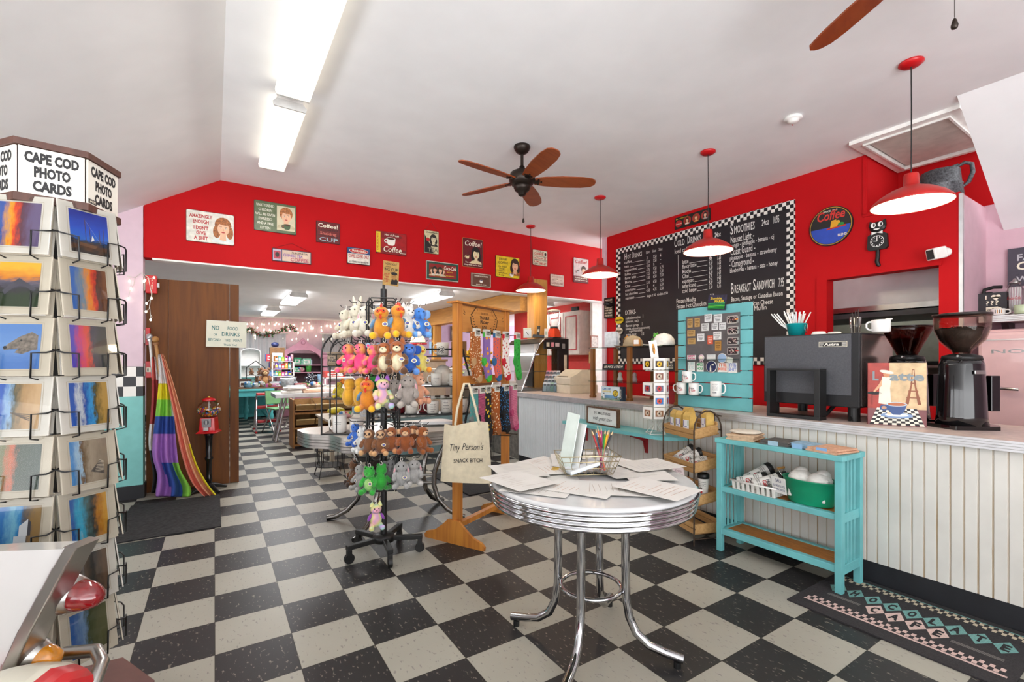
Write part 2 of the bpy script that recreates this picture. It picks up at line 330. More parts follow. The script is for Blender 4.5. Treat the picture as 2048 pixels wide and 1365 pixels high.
fluorescent('fluorescent_light', 'lit fluorescent ceiling fixture whose end points at the red wall', .335, .555, 3.56, 4.79, CZ, 'shop fluorescents', LENS)
for k, (x, y, lab) in enumerate([(1.07, 8.2, 'square-ended white ceiling light beyond the red wall, larger and nearer the opening'), (.95, 10.5, 'smaller white ceiling light deeper in the back shop, nearest the twinkling wall'),
                                 (2.75, 9.0, 'white ceiling light half hidden behind the cream plush toys'), (2.9, 6.9, 'white ceiling light in the back shop seen above the toy rack grid')]):
    fluorescent('fluorescent_light', lab, x-.13, x+.13, y-.6, y+.6, BZ, 'back shop ceiling lights', LENS2, .1, 34)
fluorescent('fluorescent_light', 'lit fluorescent tube fixture beyond the timber beam', 4.95, 5.15, 6.6, 8.2, BZ, None, LENS2, .08)
BRONZE = M('2f2620', .38, .6, .1); BLADE = wood('7c3716', '94481f', 'X', 7, .38, 'fan_blade_wood')
def fan():
    t = T('ceiling_fan', 'bronze five-bladed ceiling fan fully in view beside the fluorescent lights', 'ceiling fan', (2.22, 3.3, CZ), 0, 'ceiling fans')
    MB().lathe([(0, 0), (.068, 0), (.072, -.012), (.066, -.03), (.05, -.055), (.03, -.068), (.014, -.075), (0, -.075)], BRONZE).obj('canopy', t)
    MB().cyl((0, 0, -.2), .013, .13, BRONZE, 12).obj('downrod', t)
    MB().lathe([(0, -.17), (.022, -.175), (.026, -.2), (.06, -.212), (.1, -.235), (.112, -.265), (.112, -.3), (.09, -.335), (.07, -.345), (0, -.345)], BRONZE, 28).obj('motor_housing', t)
    MB().lathe([(0, -.33), (.074, -.335), (.072, -.36), (.06, -.385), (.036, -.4), (.033, -.42), (.02, -.43), (0, -.432)], BRONZE, 24).obj('switch_housing', t)
    pts = [(.11, -.045), (.2, -.062), (.35, -.075), (.52, -.072), (.6, -.058), (.632, -.03), (.638, 0), (.632, .03), (.6, .058), (.52, .072), (.35, .075), (.2, .062), (.11, .045)]
    for k in range(5):
        a = R(43+72*k); b = MB(); b.T = Matrix.Translation((0, 0, -.3)) @ Matrix.Rotation(a, 4, 'Z') @ Matrix.Rotation(R(-13), 4, 'X')
        b.prism(pts, -.004, .004, BLADE, 2); o = b.obj('blade', t)
        c = MB(); c.T = b.T; c.box(.06, -.02, -.012, .15, .02, -.004, BRONZE)
        for u, v in ((.14, -.03), (.14, .03), (.165, 0)): c.cyl((u, v, -.012), .008, .008, BRONZE, 8)
        c.obj('blade_bracket', o)
    c = MB(); c.tube([(0, -.02, -.43), (0, -.02, -.62)], .0012, BRONZE, 5); c.lathe([(0, -.665), (.009, -.66), (.011, -.65), (.006, -.63), (0, -.62)], BRONZE, 10, (0, -.02, 0)); c.obj('pull_chain', t)
    return t
f = fan(); f2 = dup(f, 'ceiling fan whose two blades hang in from the top of the photo', (2.22, .56, CZ), R(20))
SHRED = M('b01c17', .4, 0, .05); SHIN = M('fff6e2', .6, 0, 0, emit=.05); BULB = M('ffe9c0', .3, 0, 0, emit=30); CORD = M('161414', .5, 0, 0)
def pendant():
    t = T('pendant_lamp', 'red dome pendant nearest the serving window and the ceiling hatch', 'pendant lamp', (3.62, 1.079, CZ), 0, 'red pendant lamps over the counter')
    MB().lathe([(0, -.002), (.062, -.002), (.064, -.012), (.045, -.026), (0, -.03)], M('c2151b', .35)).obj('canopy', t)
    MB().tube([(0, 0, -.02), (.004, 0, -.3), (0, 0, -.7)], .0035, CORD, 6).obj('cord', t)
    sh = MB().lathe([(0, -.69), (.034, -.692), (.037, -.7), (.04, -.765), (.062, -.775), (.11, -.795), (.165, -.83), (.197, -.862), (.205, -.88), (.203, -.882)], SHRED, 36).obj('shade', t)
    MB().lathe([(.201, -.88), (.193, -.862), (.161, -.833), (.106, -.799), (.03, -.78), (0, -.78)], SHIN, 36).obj('shade_lining', sh)
    MB().ell((0, 0, -.83), (.03, .03, .042), BULB, 12, 8).obj('bulb', t)
    return t
pn = pendant(); pend = [pn]
for (x, y, lab) in ((3.65, 2.5, 'red dome pendant hanging in front of the chalkboard menu'), (3.64, 3.843, 'red dome pendant at the near corner of the red walls'), (3.62, 5.17, 'red dome pendant farthest away, beside the timber post')):
    pend.append(dup(pn, lab, (x, y, CZ)))
for p in pend: lamp('pendant_light', 'POINT', (p.location.x, p.location.y, CZ-.865), 6.5, (1, .84, .62), .05)
m = MB().lathe([(0, 0), (.058, 0), (.062, -.012), (.055, -.02), (.04, -.022), (.038, -.034), (.025, -.042), (0, -.044)], M('efeeea', .45), 28); m.cyl((.028, .02, -.045), .004, .008, M('c02020', .4), 8)
tag(m.obj('smoke_detector', None, 0, (3.686, 1.806, CZ)), 'small white round smoke detector on the flat ceiling', 'smoke detector')
h = T('attic_hatch', 'white framed attic hatch in the ceiling over the red niche', 'hatch', (5.0, 1.41, CZ))
b = MB(); a0, a1, b0, b1 = -.5, .54, -.345, .345
for q in ((a0, b0, a0+.07, b1), (a1-.07, b0, a1, b1), (a0+.07, b0, a1-.07, b0+.07), (a0+.07, b1-.07, a1-.07, b1)): b.box(q[0], q[1], -.03, q[2], q[3], 0, WHITE)
for q in ((a0+.07, b0+.07, a0+.085, b1-.07), (a1-.085, b0+.07, a1-.07, b1-.07), (a0+.085, b0+.07, a1-.085, b0+.085), (a0+.085, b1-.085, a1-.085, b1-.07)): b.box(q[0], q[1], -.045, q[2], q[3], 0, M('e6e4df', .5))
b.obj('hatch_frame', h); MB().box(a0+.1, b0+.1, -.02, a1-.1, b1-.1, -.002, M('c9c4ba', .6)).obj('hatch_panel', h)
# ================================================================ SIGNS ON THE RED WALL
def plate(m, w, h, t, col, rad=.012, edge=None):
    """A rounded sheet-metal plate centred on the origin, its face at y = -t."""
    pts = []
    for cx, cz, a in ((w/2-rad, h/2-rad, 0), (-w/2+rad, h/2-rad, 90), (-w/2+rad, -h/2+rad, 180), (w/2-rad, -h/2+rad, 270)):
        for k in range(4): q = R(a+30*k); pts.append((cx+rad*math.cos(q), cz+rad*math.sin(q)))
    m.prism(pts, -t, 0, edge or col)
    k = 1-.012/max(w, h); m.flat([(x*(1-.008/w), z*(1-.008/h)) for x, z in pts], -t-.0006, col); return m
def face(m, cx, cz, s, y, hair, skin='e8b996', shirt='8fb4c4', lip='b3262b', long=True, ink='3a2a22'):
    """A small printed portrait, s tall, in the manner of an old advertisement."""
    H_, K, B = M(hair, .5, 0, .3, 60), M(skin, .5, 0, .06), M(shirt, .5, 0, .12); e = .0005
    m.disc(cx, cz-.46*s, .36*s, .16*s, y, B, 16, 0, 180); m.rect(cx-.36*s, cz-.5*s, cx+.36*s, cz-.46*s, y, B)
    if long: m.disc(cx-.2*s, cz-.1*s, .12*s, .24*s, y-e, H_); m.disc(cx+.22*s, cz-.1*s, .11*s, .24*s, y-e, H_)
    m.disc(cx, cz+.16*s, .27*s, .3*s, y-e*1.5, H_)
    m.flat([(cx-.08*s, cz-.1*s), (cx-.11*s, cz-.4*s), (cx+.1*s, cz-.42*s), (cx+.09*s, cz-.1*s)], y-e*2, K)
    m.disc(cx+.01*s, cz+.02*s, .19*s, .25*s, y-e*3, K); m.disc(cx+.02*s, cz+.27*s, .2*s, .1*s, y-e*4, H_, rot=-8)
    D = M(ink, .5, 0, 0)
    for q in (-.075, .09): m.disc(cx+q*s, cz+.05*s, .032*s, .018*s, y-e*5, M('f4efe6', .5, 0, 0), 10); m.disc(cx+q*s, cz+.05*s, .016*s, .017*s, y-e*6, D, 8); m.line([(cx+q*s-.04*s, cz+.1*s), (cx+q*s+.04*s, cz+.105*s)], .012*s, y-e*5, D)
    m.line([(cx+.015*s, cz+.03*s), (cx+.03*s, cz-.04*s), (cx, cz-.045*s)], .008*s, y-e*5, M('b98463', .5, 0, 0)); m.disc(cx+.005*s, cz-.11*s, .06*s, .022*s, y-e*5, M(lip, .4, 0, 0), 12)
def cup(m, cx, cz, s, y, col='f2eee2', cof='4a2a17', ink='2a2320'):
    C = M(col, .4, 0, .05); e = .0005
    m.disc(cx-.46*s, cz+.02*s, .2*s, .2*s, y, M(ink, .5, 0, 0)); m.disc(cx-.46*s, cz+.02*s, .17*s, .17*s, y-e, C); m.disc(cx-.44*s, cz+.02*s, .1*s, .1*s, y-2*e, M('a8131b', .5, 0, 0))
    m.flat([(cx-.42*s, cz+.25*s), (cx+.42*s, cz+.25*s), (cx+.36*s, cz-.2*s), (cx+.2*s, cz-.36*s), (cx-.2*s, cz-.36*s), (cx-.36*s, cz-.2*s)], y-3*e, C)
    m.disc(cx, cz+.25*s, .42*s, .13*s, y-4*e, C); m.disc(cx, cz+.25*s, .36*s, .1*s, y-5*e, M(cof, .3, 0, 0))
def sign(name, label, tl, br, col, t=.012, rad=.012, edge=None, wall='Y', draw=None, cat='sign', tilt=0):
    if wall == 'Y': a, b = pY(*tl, FY), pY(*br, FY); w, h = b.x-a.x, a.z-b.z; c = ((a.x+b.x)/2, FY, (a.z+b.z)/2); rz = 0
    else: a, b = pX(*tl, wall), pX(*br, wall); w, h = a.y-b.y, a.z-b.z; c = (wall, (a.y+b.y)/2, (a.z+b.z)/2); rz = -PI/2
    m = MB(); plate(m, w, h, t, M(col, .38, 0, .1, 25) if isinstance(col, str) else col, rad, edge and M(edge, .5)); y = -t-.0016
    draw(m, w, h, y)
    o = m.obj(name, None, 0, c, rz); o.rotation_euler[1] = tilt; return tag(o, label, cat)
RT, CT, DT, YT, BT = M('b51d22', .5, 0, 0), M('efe7d2', .5, 0, 0), M('23201f', .5, 0, 0), M('e7c62c', .5, 0, .05), M('27336b', .5, 0, 0)
def L_(m, y, rows, b=.02, sh=0):
    for s, x, z, h, c, *w in rows: m.text(s, x, z, h, c, y, b=b, sh=sh, w=w[0] if w else None)
WS = 'tin sign on the red wall'
def d1(m, w, h, y):
    L_(m, y, b=.035, rows=[('AMAZINGLY', -.2*w, .27*h, .11*h, RT, .46*w), ('ENOUGH', -.2*w, .1*h, .11*h, RT, .33*w), ('I DON\'T', -.2*w, -.1*h, .11*h, RT, .3*w), ('GIVE', -.2*w, -.26*h, .11*h, RT, .2*w), ('A SHIT', -.2*w, -.42*h, .11*h, RT, .28*w)])
    face(m, .26*w, -.02*h, .86*h, y, 'a8642f', shirt='dfe8e6')
sign('tin_sign', 'white tin sign with red lettering and a blonde woman, nearest the pink pier', (372, 418), (468.4, 492.7), 'e4e2d6', edge='6b3a2a', draw=d1)
def d2(m, w, h, y):
    for k, (s, ww) in enumerate((('UNATTENDED', .42), ('CHILDREN', .32), ('WILL BE GIVEN', .46), ('ESPRESSO', .32), ('AND A FREE', .38), ('KITTEN', .24))): m.text(s, -.24*w, .32*h-k*.15*h, .085*h, M('e3e3d0', .5, 0, 0), y, w=ww*w)
    m.rect(.03*w, -.4*h, .47*w, .42*h, y, M('d9cfae', .5)); face(m, .25*w, .05*h, .75*h, y-.0006, 'b5713c', shirt='cfc09a', long=False); cup(m, .27*w, -.27*h, .26*h, y-.005, '46603c')
sign('tin_sign', 'green tin sign with white lettering and a child drinking from a cup', (507.7, 399.5), (592.3, 471.4), '5c6b48', edge='2c3425', draw=d2)
def d3(m, w, h, y):
    L_(m, y, [('Coffee!', 0, .22*h, .18*h, CT, .86*w), ('IF YOU ARE NOT', 0, .08*h, .06*h, DT, .85*w), ('Shaking', 0, -.12*h, .13*h, M('c9695c', .5, 0, 0), .7*w), ('YOU NEED ANOTHER', 0, -.2*h, .05*h, DT, .85*w), ('CUP', .02*w, -.42*h, .17*h, M('9fb9bf', .5, 0, 0), .8*w)])
sign('tin_sign', 'square dark red tin sign ending in a pale blue word CUP', (632, 441.4), (679, 490), '6a1a1c', rad=.004, edge='2c1010', draw=d3)
def d4(m, w, h, y):
    m.rect(-.48*w, -.44*h, -.27*w, .44*h, y, M('b9a7b8', .5)); m.rect(-.46*w, -.3*h, -.29*w, .3*h, y-.0006, M('b23a4c', .5)); m.disc(-.375*w, .02*h, .05*w, .2*h, y-.0012, DT); m.rect(-.25*w, -.44*h, .48*w, .44*h, y, M('d3b9a4', .5, 0, .1))
    L_(m, y-.001, [('F.S.BROWN & SON', .2*w, .2*h, .15*h, DT, .42*w), ('CHINESE TEA', .02*w, -.06*h, .22*h, M('7c5aa0', .5, 0, 0), .5*w), ('COFFEE.', .2*w, -.4*h, .28*h, M('b04a64', .5, 0, 0), .5*w)], .02, .12)
    m.tube([(-.49*w, -.006, .5*h), (0, -.006, .5*h+.075), (.49*w, -.006, .5*h)], .0016, M('5b1014', .6), 5)
sign('hanging_sign', 'long narrow lilac tea and coffee sign hung on a cord', (544, 496.5), (622, 530), '2e2a5a', rad=.003, edge='20140f', draw=d4)
def d5(m, w, h, y):
    m.rect(-.49*w, .12*h, .49*w, .49*h, y, M('2a3c6e', .5)); m.disc(0, .3*h, .42*w, .16*h, y-.0006, CT); m.disc(0, .3*h, .4*w, .14*h, y-.0012, RT)
    L_(m, y-.002, [('WARNING', 0, .24*h, .13*h, CT, .6*w), ('COFFEE LOVERS ONLY', 0, -.12*h, .2*h, RT, .9*w), ('ALL OTHERS WILL BE ROASTED', 0, -.42*h, .1*h, DT, .86*w)])
sign('warning_sign', 'white box sign with a blue WARNING band and red oval', (693.3, 494.7), (738.5, 532.3), 'e6e0d3', t=.03, rad=.006, edge='181519', draw=d5)
def d6(m, w, h, y):
    m.rect(-.5*w, -.46*h, -.36*w, .46*h, y, M('e2c52b', .5)); m.flat([(-.34*w, .46*h), (.2*w, .46*h), (.38*w, .32*h), (.2*w, .2*h), (-.34*w, .2*h)], y, M('7c1418', .5)); m.flat([(-.34*w, -.22*h), (.5*w, -.26*h), (.5*w, -.48*h), (-.34*w, -.46*h)], y, M('7c1418', .5))
    cup(m, -.02*w, .08*h, .5*h, y-.0006); L_(m, y-.004, [('Hot & Fresh', 0, .32*h, .09*h, CT, .48*w), ('Coffee', .02*w, -.4*h, .25*h, CT, .62*w), ('Delicious', .38*w, -.42*h, .05*h, CT, .2*w)], .01, .2)
    m.text('DELICIOUS', -.43*w, .0, .06*h, RT, y-.001, rot=90, w=.75*h)
sign('tin_sign', 'cut-out tin sign with a big cream coffee cup and yellow side strip', (751.7, 461), (812, 513.5), 'a51419', rad=.004, edge='4a0d0f', draw=d6)
def d7(m, w, h, y):
    L_(m, y, [('HOW \'BOUT', 0, .34*h, .09*h, DT, .72*w), ('A NICE', -.2*w, .24*h, .05*h, DT, .3*w), ('BIG CUP', 0, .1*h, .12*h, DT, .84*w), ('OF', 0, .03*h, .04*h, DT, .1*w), ('SHUT', -.25*w, -.08*h, .07*h, RT, .36*w), ('THE', -.27*w, -.18*h, .06*h, RT, .28*w), ('HELL', -.25*w, -.28*h, .07*h, RT, .34*w), ('UP', -.27*w, -.38*h, .07*h, RT, .24*w)])
    m.flat([(-.02*w, -.45*h), (.42*w, -.45*h), (.45*w, -.28*h), (.3*w, -.18*h), (.05*w, -.25*h)], y, DT); m.disc(.2*w, -.12*h, .17*w, .14*h, y-.0006, M('b98a4c', .6)); m.disc(.2*w, 0, .2*w, .07*h, y-.0012, DT); m.disc(.14*w, -.12*h, .02*w, .012*h, y-.0012, DT, 8); m.disc(.26*w, -.12*h, .02*w, .012*h, y-.0012, DT, 8)
sign('paper_poster', 'tan poster hanging below the red wall edge above the toy rack', (765.7, 521.4), (797.4, 573), 'cda55d', t=.004, rad=.002, draw=d7, cat='poster', tilt=R(2))
def d8(m, w, h, y):
    m.flat([(-.47*w, .3*h), (-.1*w, -.1*h), (.15*w, -.47*h), (-.47*w, -.47*h)], y, DT); face(m, .12*w, .1*h, .55*h, y-.0006, '2a2522', 'd8cda8', '2a2522', '2a2522'); m.disc(-.25*w, .1*h, .13*w, .08*h, y-.001, RT)
    L_(m, y-.004, [('Choice Blends', 0, .38*h, .07*h, DT, .8*w), ('TEA', .08*w, -.42*h, .17*h, M('8a8470', .5, 0, 0), .7*w)])
    m.tube([(-.42*w, -.006, .5*h), (-.02*w, -.006, .5*h+.12), (.42*w, -.006, .5*h)], .0016, M('5b1014', .6), 5)
sign('hanging_sign', 'small black and cream tea sign with a woman, hung on a cord', (847.7, 459.7), (876.7, 510), 'd6cba2', rad=.006, edge='3b3524', draw=d8)
def d9(m, w, h, y):
    m.rect(-.49*w, -.46*h, .49*w, .46*h, y, M('1f4a3c', .5)); m.rect(-.43*w, -.36*h, .43*w, .36*h, y-.0006, M('8c1f1c', .5))
    for k in range(5): face(m, -.34*w+k*.085*w, (.0+.04*(k % 2))*h-.04*h, .5*h, y-.0012-.0036*(k % 2), ('6b3d1e', '2a2522', '7c4a22', '3a2a20', '8a5a2a')[k], shirt=('d9c79a', 'e4ded0', 'b98a3c', 'd8d2c0', 'c7b48a')[k])
    L_(m, y-.002, [('Coca-Cola', .22*w, .1*h, .2*h, CT, .4*w)], .012, .3); L_(m, y-.002, [('DELICIOUS', .22*w, -.04*h, .05*h, YT, .2*w), ('AND REFRESHING', .22*w, -.25*h, .05*h, YT, .26*w)])
sign('framed_sign', 'long green-bordered sign of four drinking friends on red', (852, 521.4), (915.5, 565.5), 'ddd8c8', t=.02, rad=.003, edge='a9a294', draw=d9)
def d10(m, w, h, y):
    L_(m, y, [('Coffee!', 0, .24*h, .17*h, CT, .84*w)], .012, .2); L_(m, y, [('You can', -.22*w, -.36*h, .05*h, CT, .3*w), ('sleep when you\'re dead!', 0, -.44*h, .05*h, CT, .86*w)])
    face(m, .15*w, -.06*h, .62*h, y, '1f1a19', 'e6d6a8', 'e6d6a8'); cup(m, -.28*w, -.16*h, .17*h, y-.004, 'e6d6a8')
sign('tin_sign', 'tall maroon tin sign of a dark-haired woman raising a cup', (924.4, 475), (965, 538), '641820', edge='b38a4a', draw=d10)
def d11(m, w, h, y):
    m.rect(-.45*w, -.43*h, .45*w, .43*h, y, M('6b4434', .5)); cup(m, 0, -.1*h, .3*h, y-.001, 'f0ece2', '2a3a78'); L_(m, y-.001, [('THANKS & NOTHING', 0, .24*h, .1*h, CT, .72*w), ('BUT FIRST COFFEE', 0, .06*h, .05*h, M('3a241c', .5, 0, 0), .5*w), ('thanks 2 drink', 0, -.37*h, .08*h, CT, .5*w)])
sign('framed_sign', 'small brown sign with one blue and white cup in a cream border', (941.4, 545.5), (981, 576.5), 'd9cfb8', rad=.003, edge='5a4a3a', draw=d11)
def d12(m, w, h, y):
    L_(m, y, [('DRINK', -.2*w, .3*h, .11*h, DT, .34*w), ('COFFEE', -.2*w, .13*h, .11*h, DT, .4*w), ('Do Stupid', -.22*w, -.03*h, .07*h, DT, .34*w), ('Things', -.26*w, -.13*h, .07*h, DT, .24*w), ('Faster', -.26*w, -.23*h, .07*h, DT, .24*w), ('with More', -.22*w, -.33*h, .07*h, DT, .34*w), ('Energy', -.26*w, -.43*h, .07*h, DT, .24*w)], .014, .12)
    face(m, .3*w, .06*h, .85*h, y, '3a2318', 'e8b48e', 'a4572a'); cup(m, .16*w, -.36*h, .24*h, y-.005)
sign('tin_sign', 'yellow tin sign DRINK COFFEE with a smiling brunette', (990.4, 510.5), (1038, 559), 'e3c32a', edge='3a2a1a', draw=d12)
def d13(m, w, h, y): L_(m, y, [('A CUP OF', 0, .36*h, .07*h, DT, .5*w), ('COFFEE', -.1*w, .18*h, .15*h, RT, .62*w), ('SHARED WITH A FRIEND', 0, .06*h, .06*h, DT, .86*w), ('is Tastes of', 0, -.06*h, .09*h, RT, .8*w), ('HAPPINESS TASTED', 0, -.17*h, .07*h, DT, .86*w), ('& TIME', -.25*w, -.3*h, .09*h, RT, .34*w), ('WELL', -.25*w, -.43*h, .08*h, DT, .28*w), ('SPENT', .16*w, -.43*h, .13*h, RT, .5*w)]); m.disc(.36*w, .28*h, .07*w, .1*h, y, DT)
sign('tin_sign', 'small cream tin sign crowded with red and black coffee lettering', (1064.5, 499), (1093.7, 534), 'd9ccb2', edge='6b3a2a', draw=d13)
def d14(m, w, h, y): L_(m, y, [('ESPRESSO', 0, .24*h, .1*h, M('b98a80', .5, 0, 0), .7*w), ('EST.', -.27*w, -.02*h, .08*h, M('9a6a60', .5, 0, 0), .2*w), ('1965', .27*w, -.02*h, .08*h, M('9a6a60', .5, 0, 0), .2*w), ('CAPPUCCINO', 0, -.34*h, .14*h, M('7a3a38', .5, 0, 0), .84*w)]); cup(m, 0, .02*h, .22*h, y, 'e2d2bc', '6b3a2a')
sign('tin_sign', 'small pale pink plaque lettered CAPPUCCINO', (1099.6, 548), (1126.8, 574.5), 'd8bfae', edge='7a4a40', draw=d14)
def d15(m, w, h, y):
    m.rect(-.49*w, -.49*h, .49*w, -.24*h, y, M('6a1a1c', .5)); L_(m, y-.001, [('Coffee!', -.02*w, .28*h, .14*h, RT, .8*w)], .014, .2); L_(m, y-.001, [('If you\'re not shaking,', 0, -.33*h, .05*h, CT, .8*w), ('you need another cup', 0, -.42*h, .05*h, CT, .84*w)])
    face(m, .16*w, -.01*h, .46*h, y-.0006, '4a2d1c', shirt='e8e4da', long=False); cup(m, -.22*w, -.08*h, .2*h, y-.004, 'b9b4b0')
sign('tin_sign', 'grey-topped tin sign Coffee! beside the menu wall corner', (1146, 515), (1176, 568), 'cdb9b4', edge='4a2020', draw=d15)
# ================================================================ ON THE MENU WALL
Y0, Y1, Z0, Z1 = 4.82, 2.378, 1.255, 2.91
CKM = checker(.0375, .0375, 'e9e6df', '15141a', name='chequered_border')
mb = T('menu_board', 'large black chalkboard menu with chequered border on the red wall', 'menu board', (FX, Y0, Z0), -PI/2); bw, bh = Y0-Y1, Z1-Z0
m = MB(); 
for q in ((0, 0, .075, bh), (bw-.075, 0, bw, bh), (.075, 0, bw-.075, .075), (.075, bh-.075, bw-.075, bh)): m.box(q[0], -.022, q[1], q[2], 0, q[3], CKM)
m.obj('chequered_border', mb)
CHK = M('dedcd8', .8, 0, .0); SLATE = M('1d1a20', .55, 0, .15, 3)
m = MB(); m.box(.075, -.012, .075, bw-.075, 0, bh-.075, SLATE)
def mt(t, x0, y0, x1, y1, h, b=.004, sh=.0):
    p, q = pX(1220+.29304*x0, 380+.29304*y0, FX-.0135), pX(1220+.29304*x1, 380+.29304*y1, FX-.0135)
    m.text(t, Y0-p.y, p.z-Z0, h, CHK, -.0135, 'L', b+.005, sh, w=p.y-q.y)
def ml(x0, y0, x1, y1):
    p, q = pX(1220+.29304*x0, 380+.29304*y0, FX-.0135), pX(1220+.29304*x1, 380+.29304*y1, FX-.0135); m.line([(Y0-p.y, p.z-Z0), (Y0-q.y, q.z-Z0)], .005, -.0135, CHK)
mt('H', 98, 478, 116, 473, .085); mt('OT', 118, 473, 142, 468, .06); mt('D', 152, 467, 165, 464, .085); mt('RINKS', 167, 463, 218, 452, .06)
for t, x, y in (('12oz', 244, 438), ('16oz', 288, 428), ('20oz', 331, 417)): mt(t, x, y, x+26, y-6, .035)
HD = [('coffee', '3', '3.50', '4', 148), ('tea', '2.50', '3.50', '-', 128), ('cappuccino', '4.50', '5', '-', 185), ('latte', '4.75', '5.50', '6.25', 142), ('flavor latte', '5.25', '6.50', '7.25', 178), ('Mocha', '5.50', '6.50', '7.50', 150), ('Chai', '5.50', '6.50', '7.50', 138), ('americano', '4', '4', '5.50', 175), ('hot chocolate', '4.50', '4.75', '5.50', 190), ('espresso', '', '', '', 166)]
for k, (n, a, b, c, xe) in enumerate(HD):
    y = 507+27*k; sl = -.16 if k > 5 else -.2; mt(n, 98+k*.8, y, xe, y+sl*(xe-98), .038); ml(xe+6, y+sl*(xe-92), 240, y+sl*142)
    for p, x in ((a, 248), (b, 294), (c, 340)):
        if p: mt(p, x, y+sl*(x-98)-1, x+(24 if len(p) > 1 else 9), y+sl*(x-70)-1, .04)
mt('single 2.50  double 3.50', 250, 733, 395, 705, .033)
for t, a, b, c, d, h in (('EXTRAS-', 103, 854, 177, 842, .06), ('milk alternative', 106, 886, 208, 872, .036), ('1', 222, 872, 228, 871, .045), ('(almond, oat)', 106, 908, 195, 896, .032), ('flavor syrup', 107, 937, 196, 924, .036), ('1', 216, 926, 222, 925, .045), ('(vanilla, caramel, peppermint)', 107, 958, 272, 940, .032), ('sugar free vanilla', 130, 972, 220, 962, .028), ('extra shot', 108, 998, 180, 992, .036), ('2.50', 215, 993, 232, 990, .04)): mt(t, a, b, c, d, h)
mt('C', 438, 392, 456, 387, .1); mt('OLD', 460, 386, 510, 372, .075); mt('D', 527, 369, 545, 365, .1); mt('RINKS', 549, 364, 622, 346, .075)
for t, a, b, c, d, h in (('24oz', 714, 325, 756, 314, .055), ('Iced coffee', 440, 438, 560, 410, .055)): mt(t, a, b, c, d, h)
ml(465, 444, 468, 675)
for k, (n, xe, a, b) in enumerate((('latte', 536, '6', '7.25'), ('flavor latte', 590, '6.50', '7.75'), ('Mocha', 553, '6.50', '7.75'), ('Chai', 538, '6.50', '7.75'), ('espresso', 574, '4.75', '5.75'), ('americano', 588, '4.50', '5.75'), ('cold brew', 590, '5.50', '6.75'))):
    y = 507+33*k; mt(n, 493, y, xe, y-.15*(xe-493), .05); ml(xe+4, y-.15*(xe-493), 664, y-26); mt(a, 675, y-28, 700, y-33, .055); mt(b, 732, y-36, 758, y-41, .055)
for t, a, b, c, d, h in (('Frozen Mocha', 452, 776, 585, 756, .055), ('7.50', 682, 745, 710, 740, .06), ('Frozen Hot Chocolate', 453, 812, 658, 785, .055), ('6.50', 682, 786, 700, 782, .06), ('24oz', 1035, 246, 1084, 236, .065), ('10.95', 1110, 231, 1156, 218, .075),
    ('Nauset Light -', 822, 365, 984, 326, .075), ('mango - pineapple - banana - oj', 820, 398, 1120, 342, .05), ('Coast Guard -', 822, 448, 992, 408, .075), ('pineapple - banana - strawberry', 817, 483, 1138, 436, .05), ('- Campground -', 814, 532, 982, 496, .075), ('blueberries - banana - oats - honey', 818, 568, 1144, 522, .05),
    ('7.95', 1150, 662, 1187, 654, .09), ('Bacon, Sausage or Canadian Bacon', 826, 762, 1180, 722, .05), ('egg and American Cheese', 826, 806, 1113, 776, .05), ('English Muffin', 880, 834, 1070, 812, .05)): mt(t, a, b, c, d, h)
mt('S', 820, 307, 842, 302, .12); mt('MOOTHIES', 846, 301, 988, 268, .085); mt('B', 824, 710, 845, 706, .12); mt('REAKFAST', 849, 705, 963, 688, .09); mt('S', 975, 686, 995, 683, .12); mt('ANDWICH', 999, 682, 1122, 664, .09)
m.obj('chalkboard', mb)
def w1(m, w, h, y):
    m.disc(-.38*w, -.08*h, .1*w, .3*h, y, RT); L_(m, y-.001, [('Coca-Cola', -.38*w, -.14*h, .12*h, CT, .17*w)], .01, .25); L_(m, y, [('Be refreshed', -.3*w, .3*h, .1*h, YT, .34*w)], .01, .2)
    for k in range(3): m.disc((-.13+.25*k)*w, 0, .11*w, .36*h, y, M('a8322a', .5)); face(m, (-.13+.25*k)*w, 0, .6*h, y-.0006, ('5a3520', '8a5426', '2a2a2c')[k], shirt=('e8e4d8', 'd99a3c', '9fb4b0')[k])
sign('tin_sign', 'long black sign with three portrait discs above the chalkboard', (1351, 437.5), (1421.5, 440), '17211b', rad=.004, wall=FX, draw=w1)
def w2(m, w, h, y):
    for k, s in enumerate(('SHARE LOTS', 'SPEAK SOFTLY', 'LOVE MUCH', 'LAUGH A LOT', 'WORK HARD', 'GIVE FREELY', 'AND BE KIND')): m.text(s, 0, .34*h-k*.125*h, .075*h, CT, y, b=.02, w=.82*w)
sign('block_sign', 'black block sign of stacked white words at the menu wall corner', (1212, 597.5), (1230, 636), '1a1718', t=.04, rad=.003, wall=FX, draw=w2)
def w3(m, w, h, y): L_(m, y, [('ROASTED', 0, -.15*h, .3*h, DT, .7*w)])
def w4(m, w, h, y): L_(m, y, [('DRINK LOCAL', 0, 0, .16*h, M('7a5a48', .5, 0, 0), .7*w), ('COFFEE', 0, -.25*h, .16*h, M('7a5a48', .5, 0, 0), .5*w)])
o = sign('oval_sign', 'yellow oval sticker sign on the chequered menu border', (1231, 634.8), (1247.5, 647), 'e9cb1d', t=.01, rad=.055, wall=FX-.0235, draw=w3); o = sign('round_sign', 'small round cream plaque on the chequered menu border', (1232, 656.5), (1246, 669), 'd8cdb8', t=.01, rad=.055, wall=FX-.0235, draw=w4)
t = T('wall_spotlight', 'small black spotlight bracket at the menu wall corner', 'spotlight', (FX, 4.93, 2.1), -PI/2)
MB().cb((.05, -.02, .02), (.05, .04, .07), BLK).obj('bracket', t); MB().lathe([(0, 0), (.035, 0), (.035, .11), (0, .11)], BLK, 12, (0, 0, 0)).obj('spot_head', t).rotation_euler = (R(70), R(-50), 0)
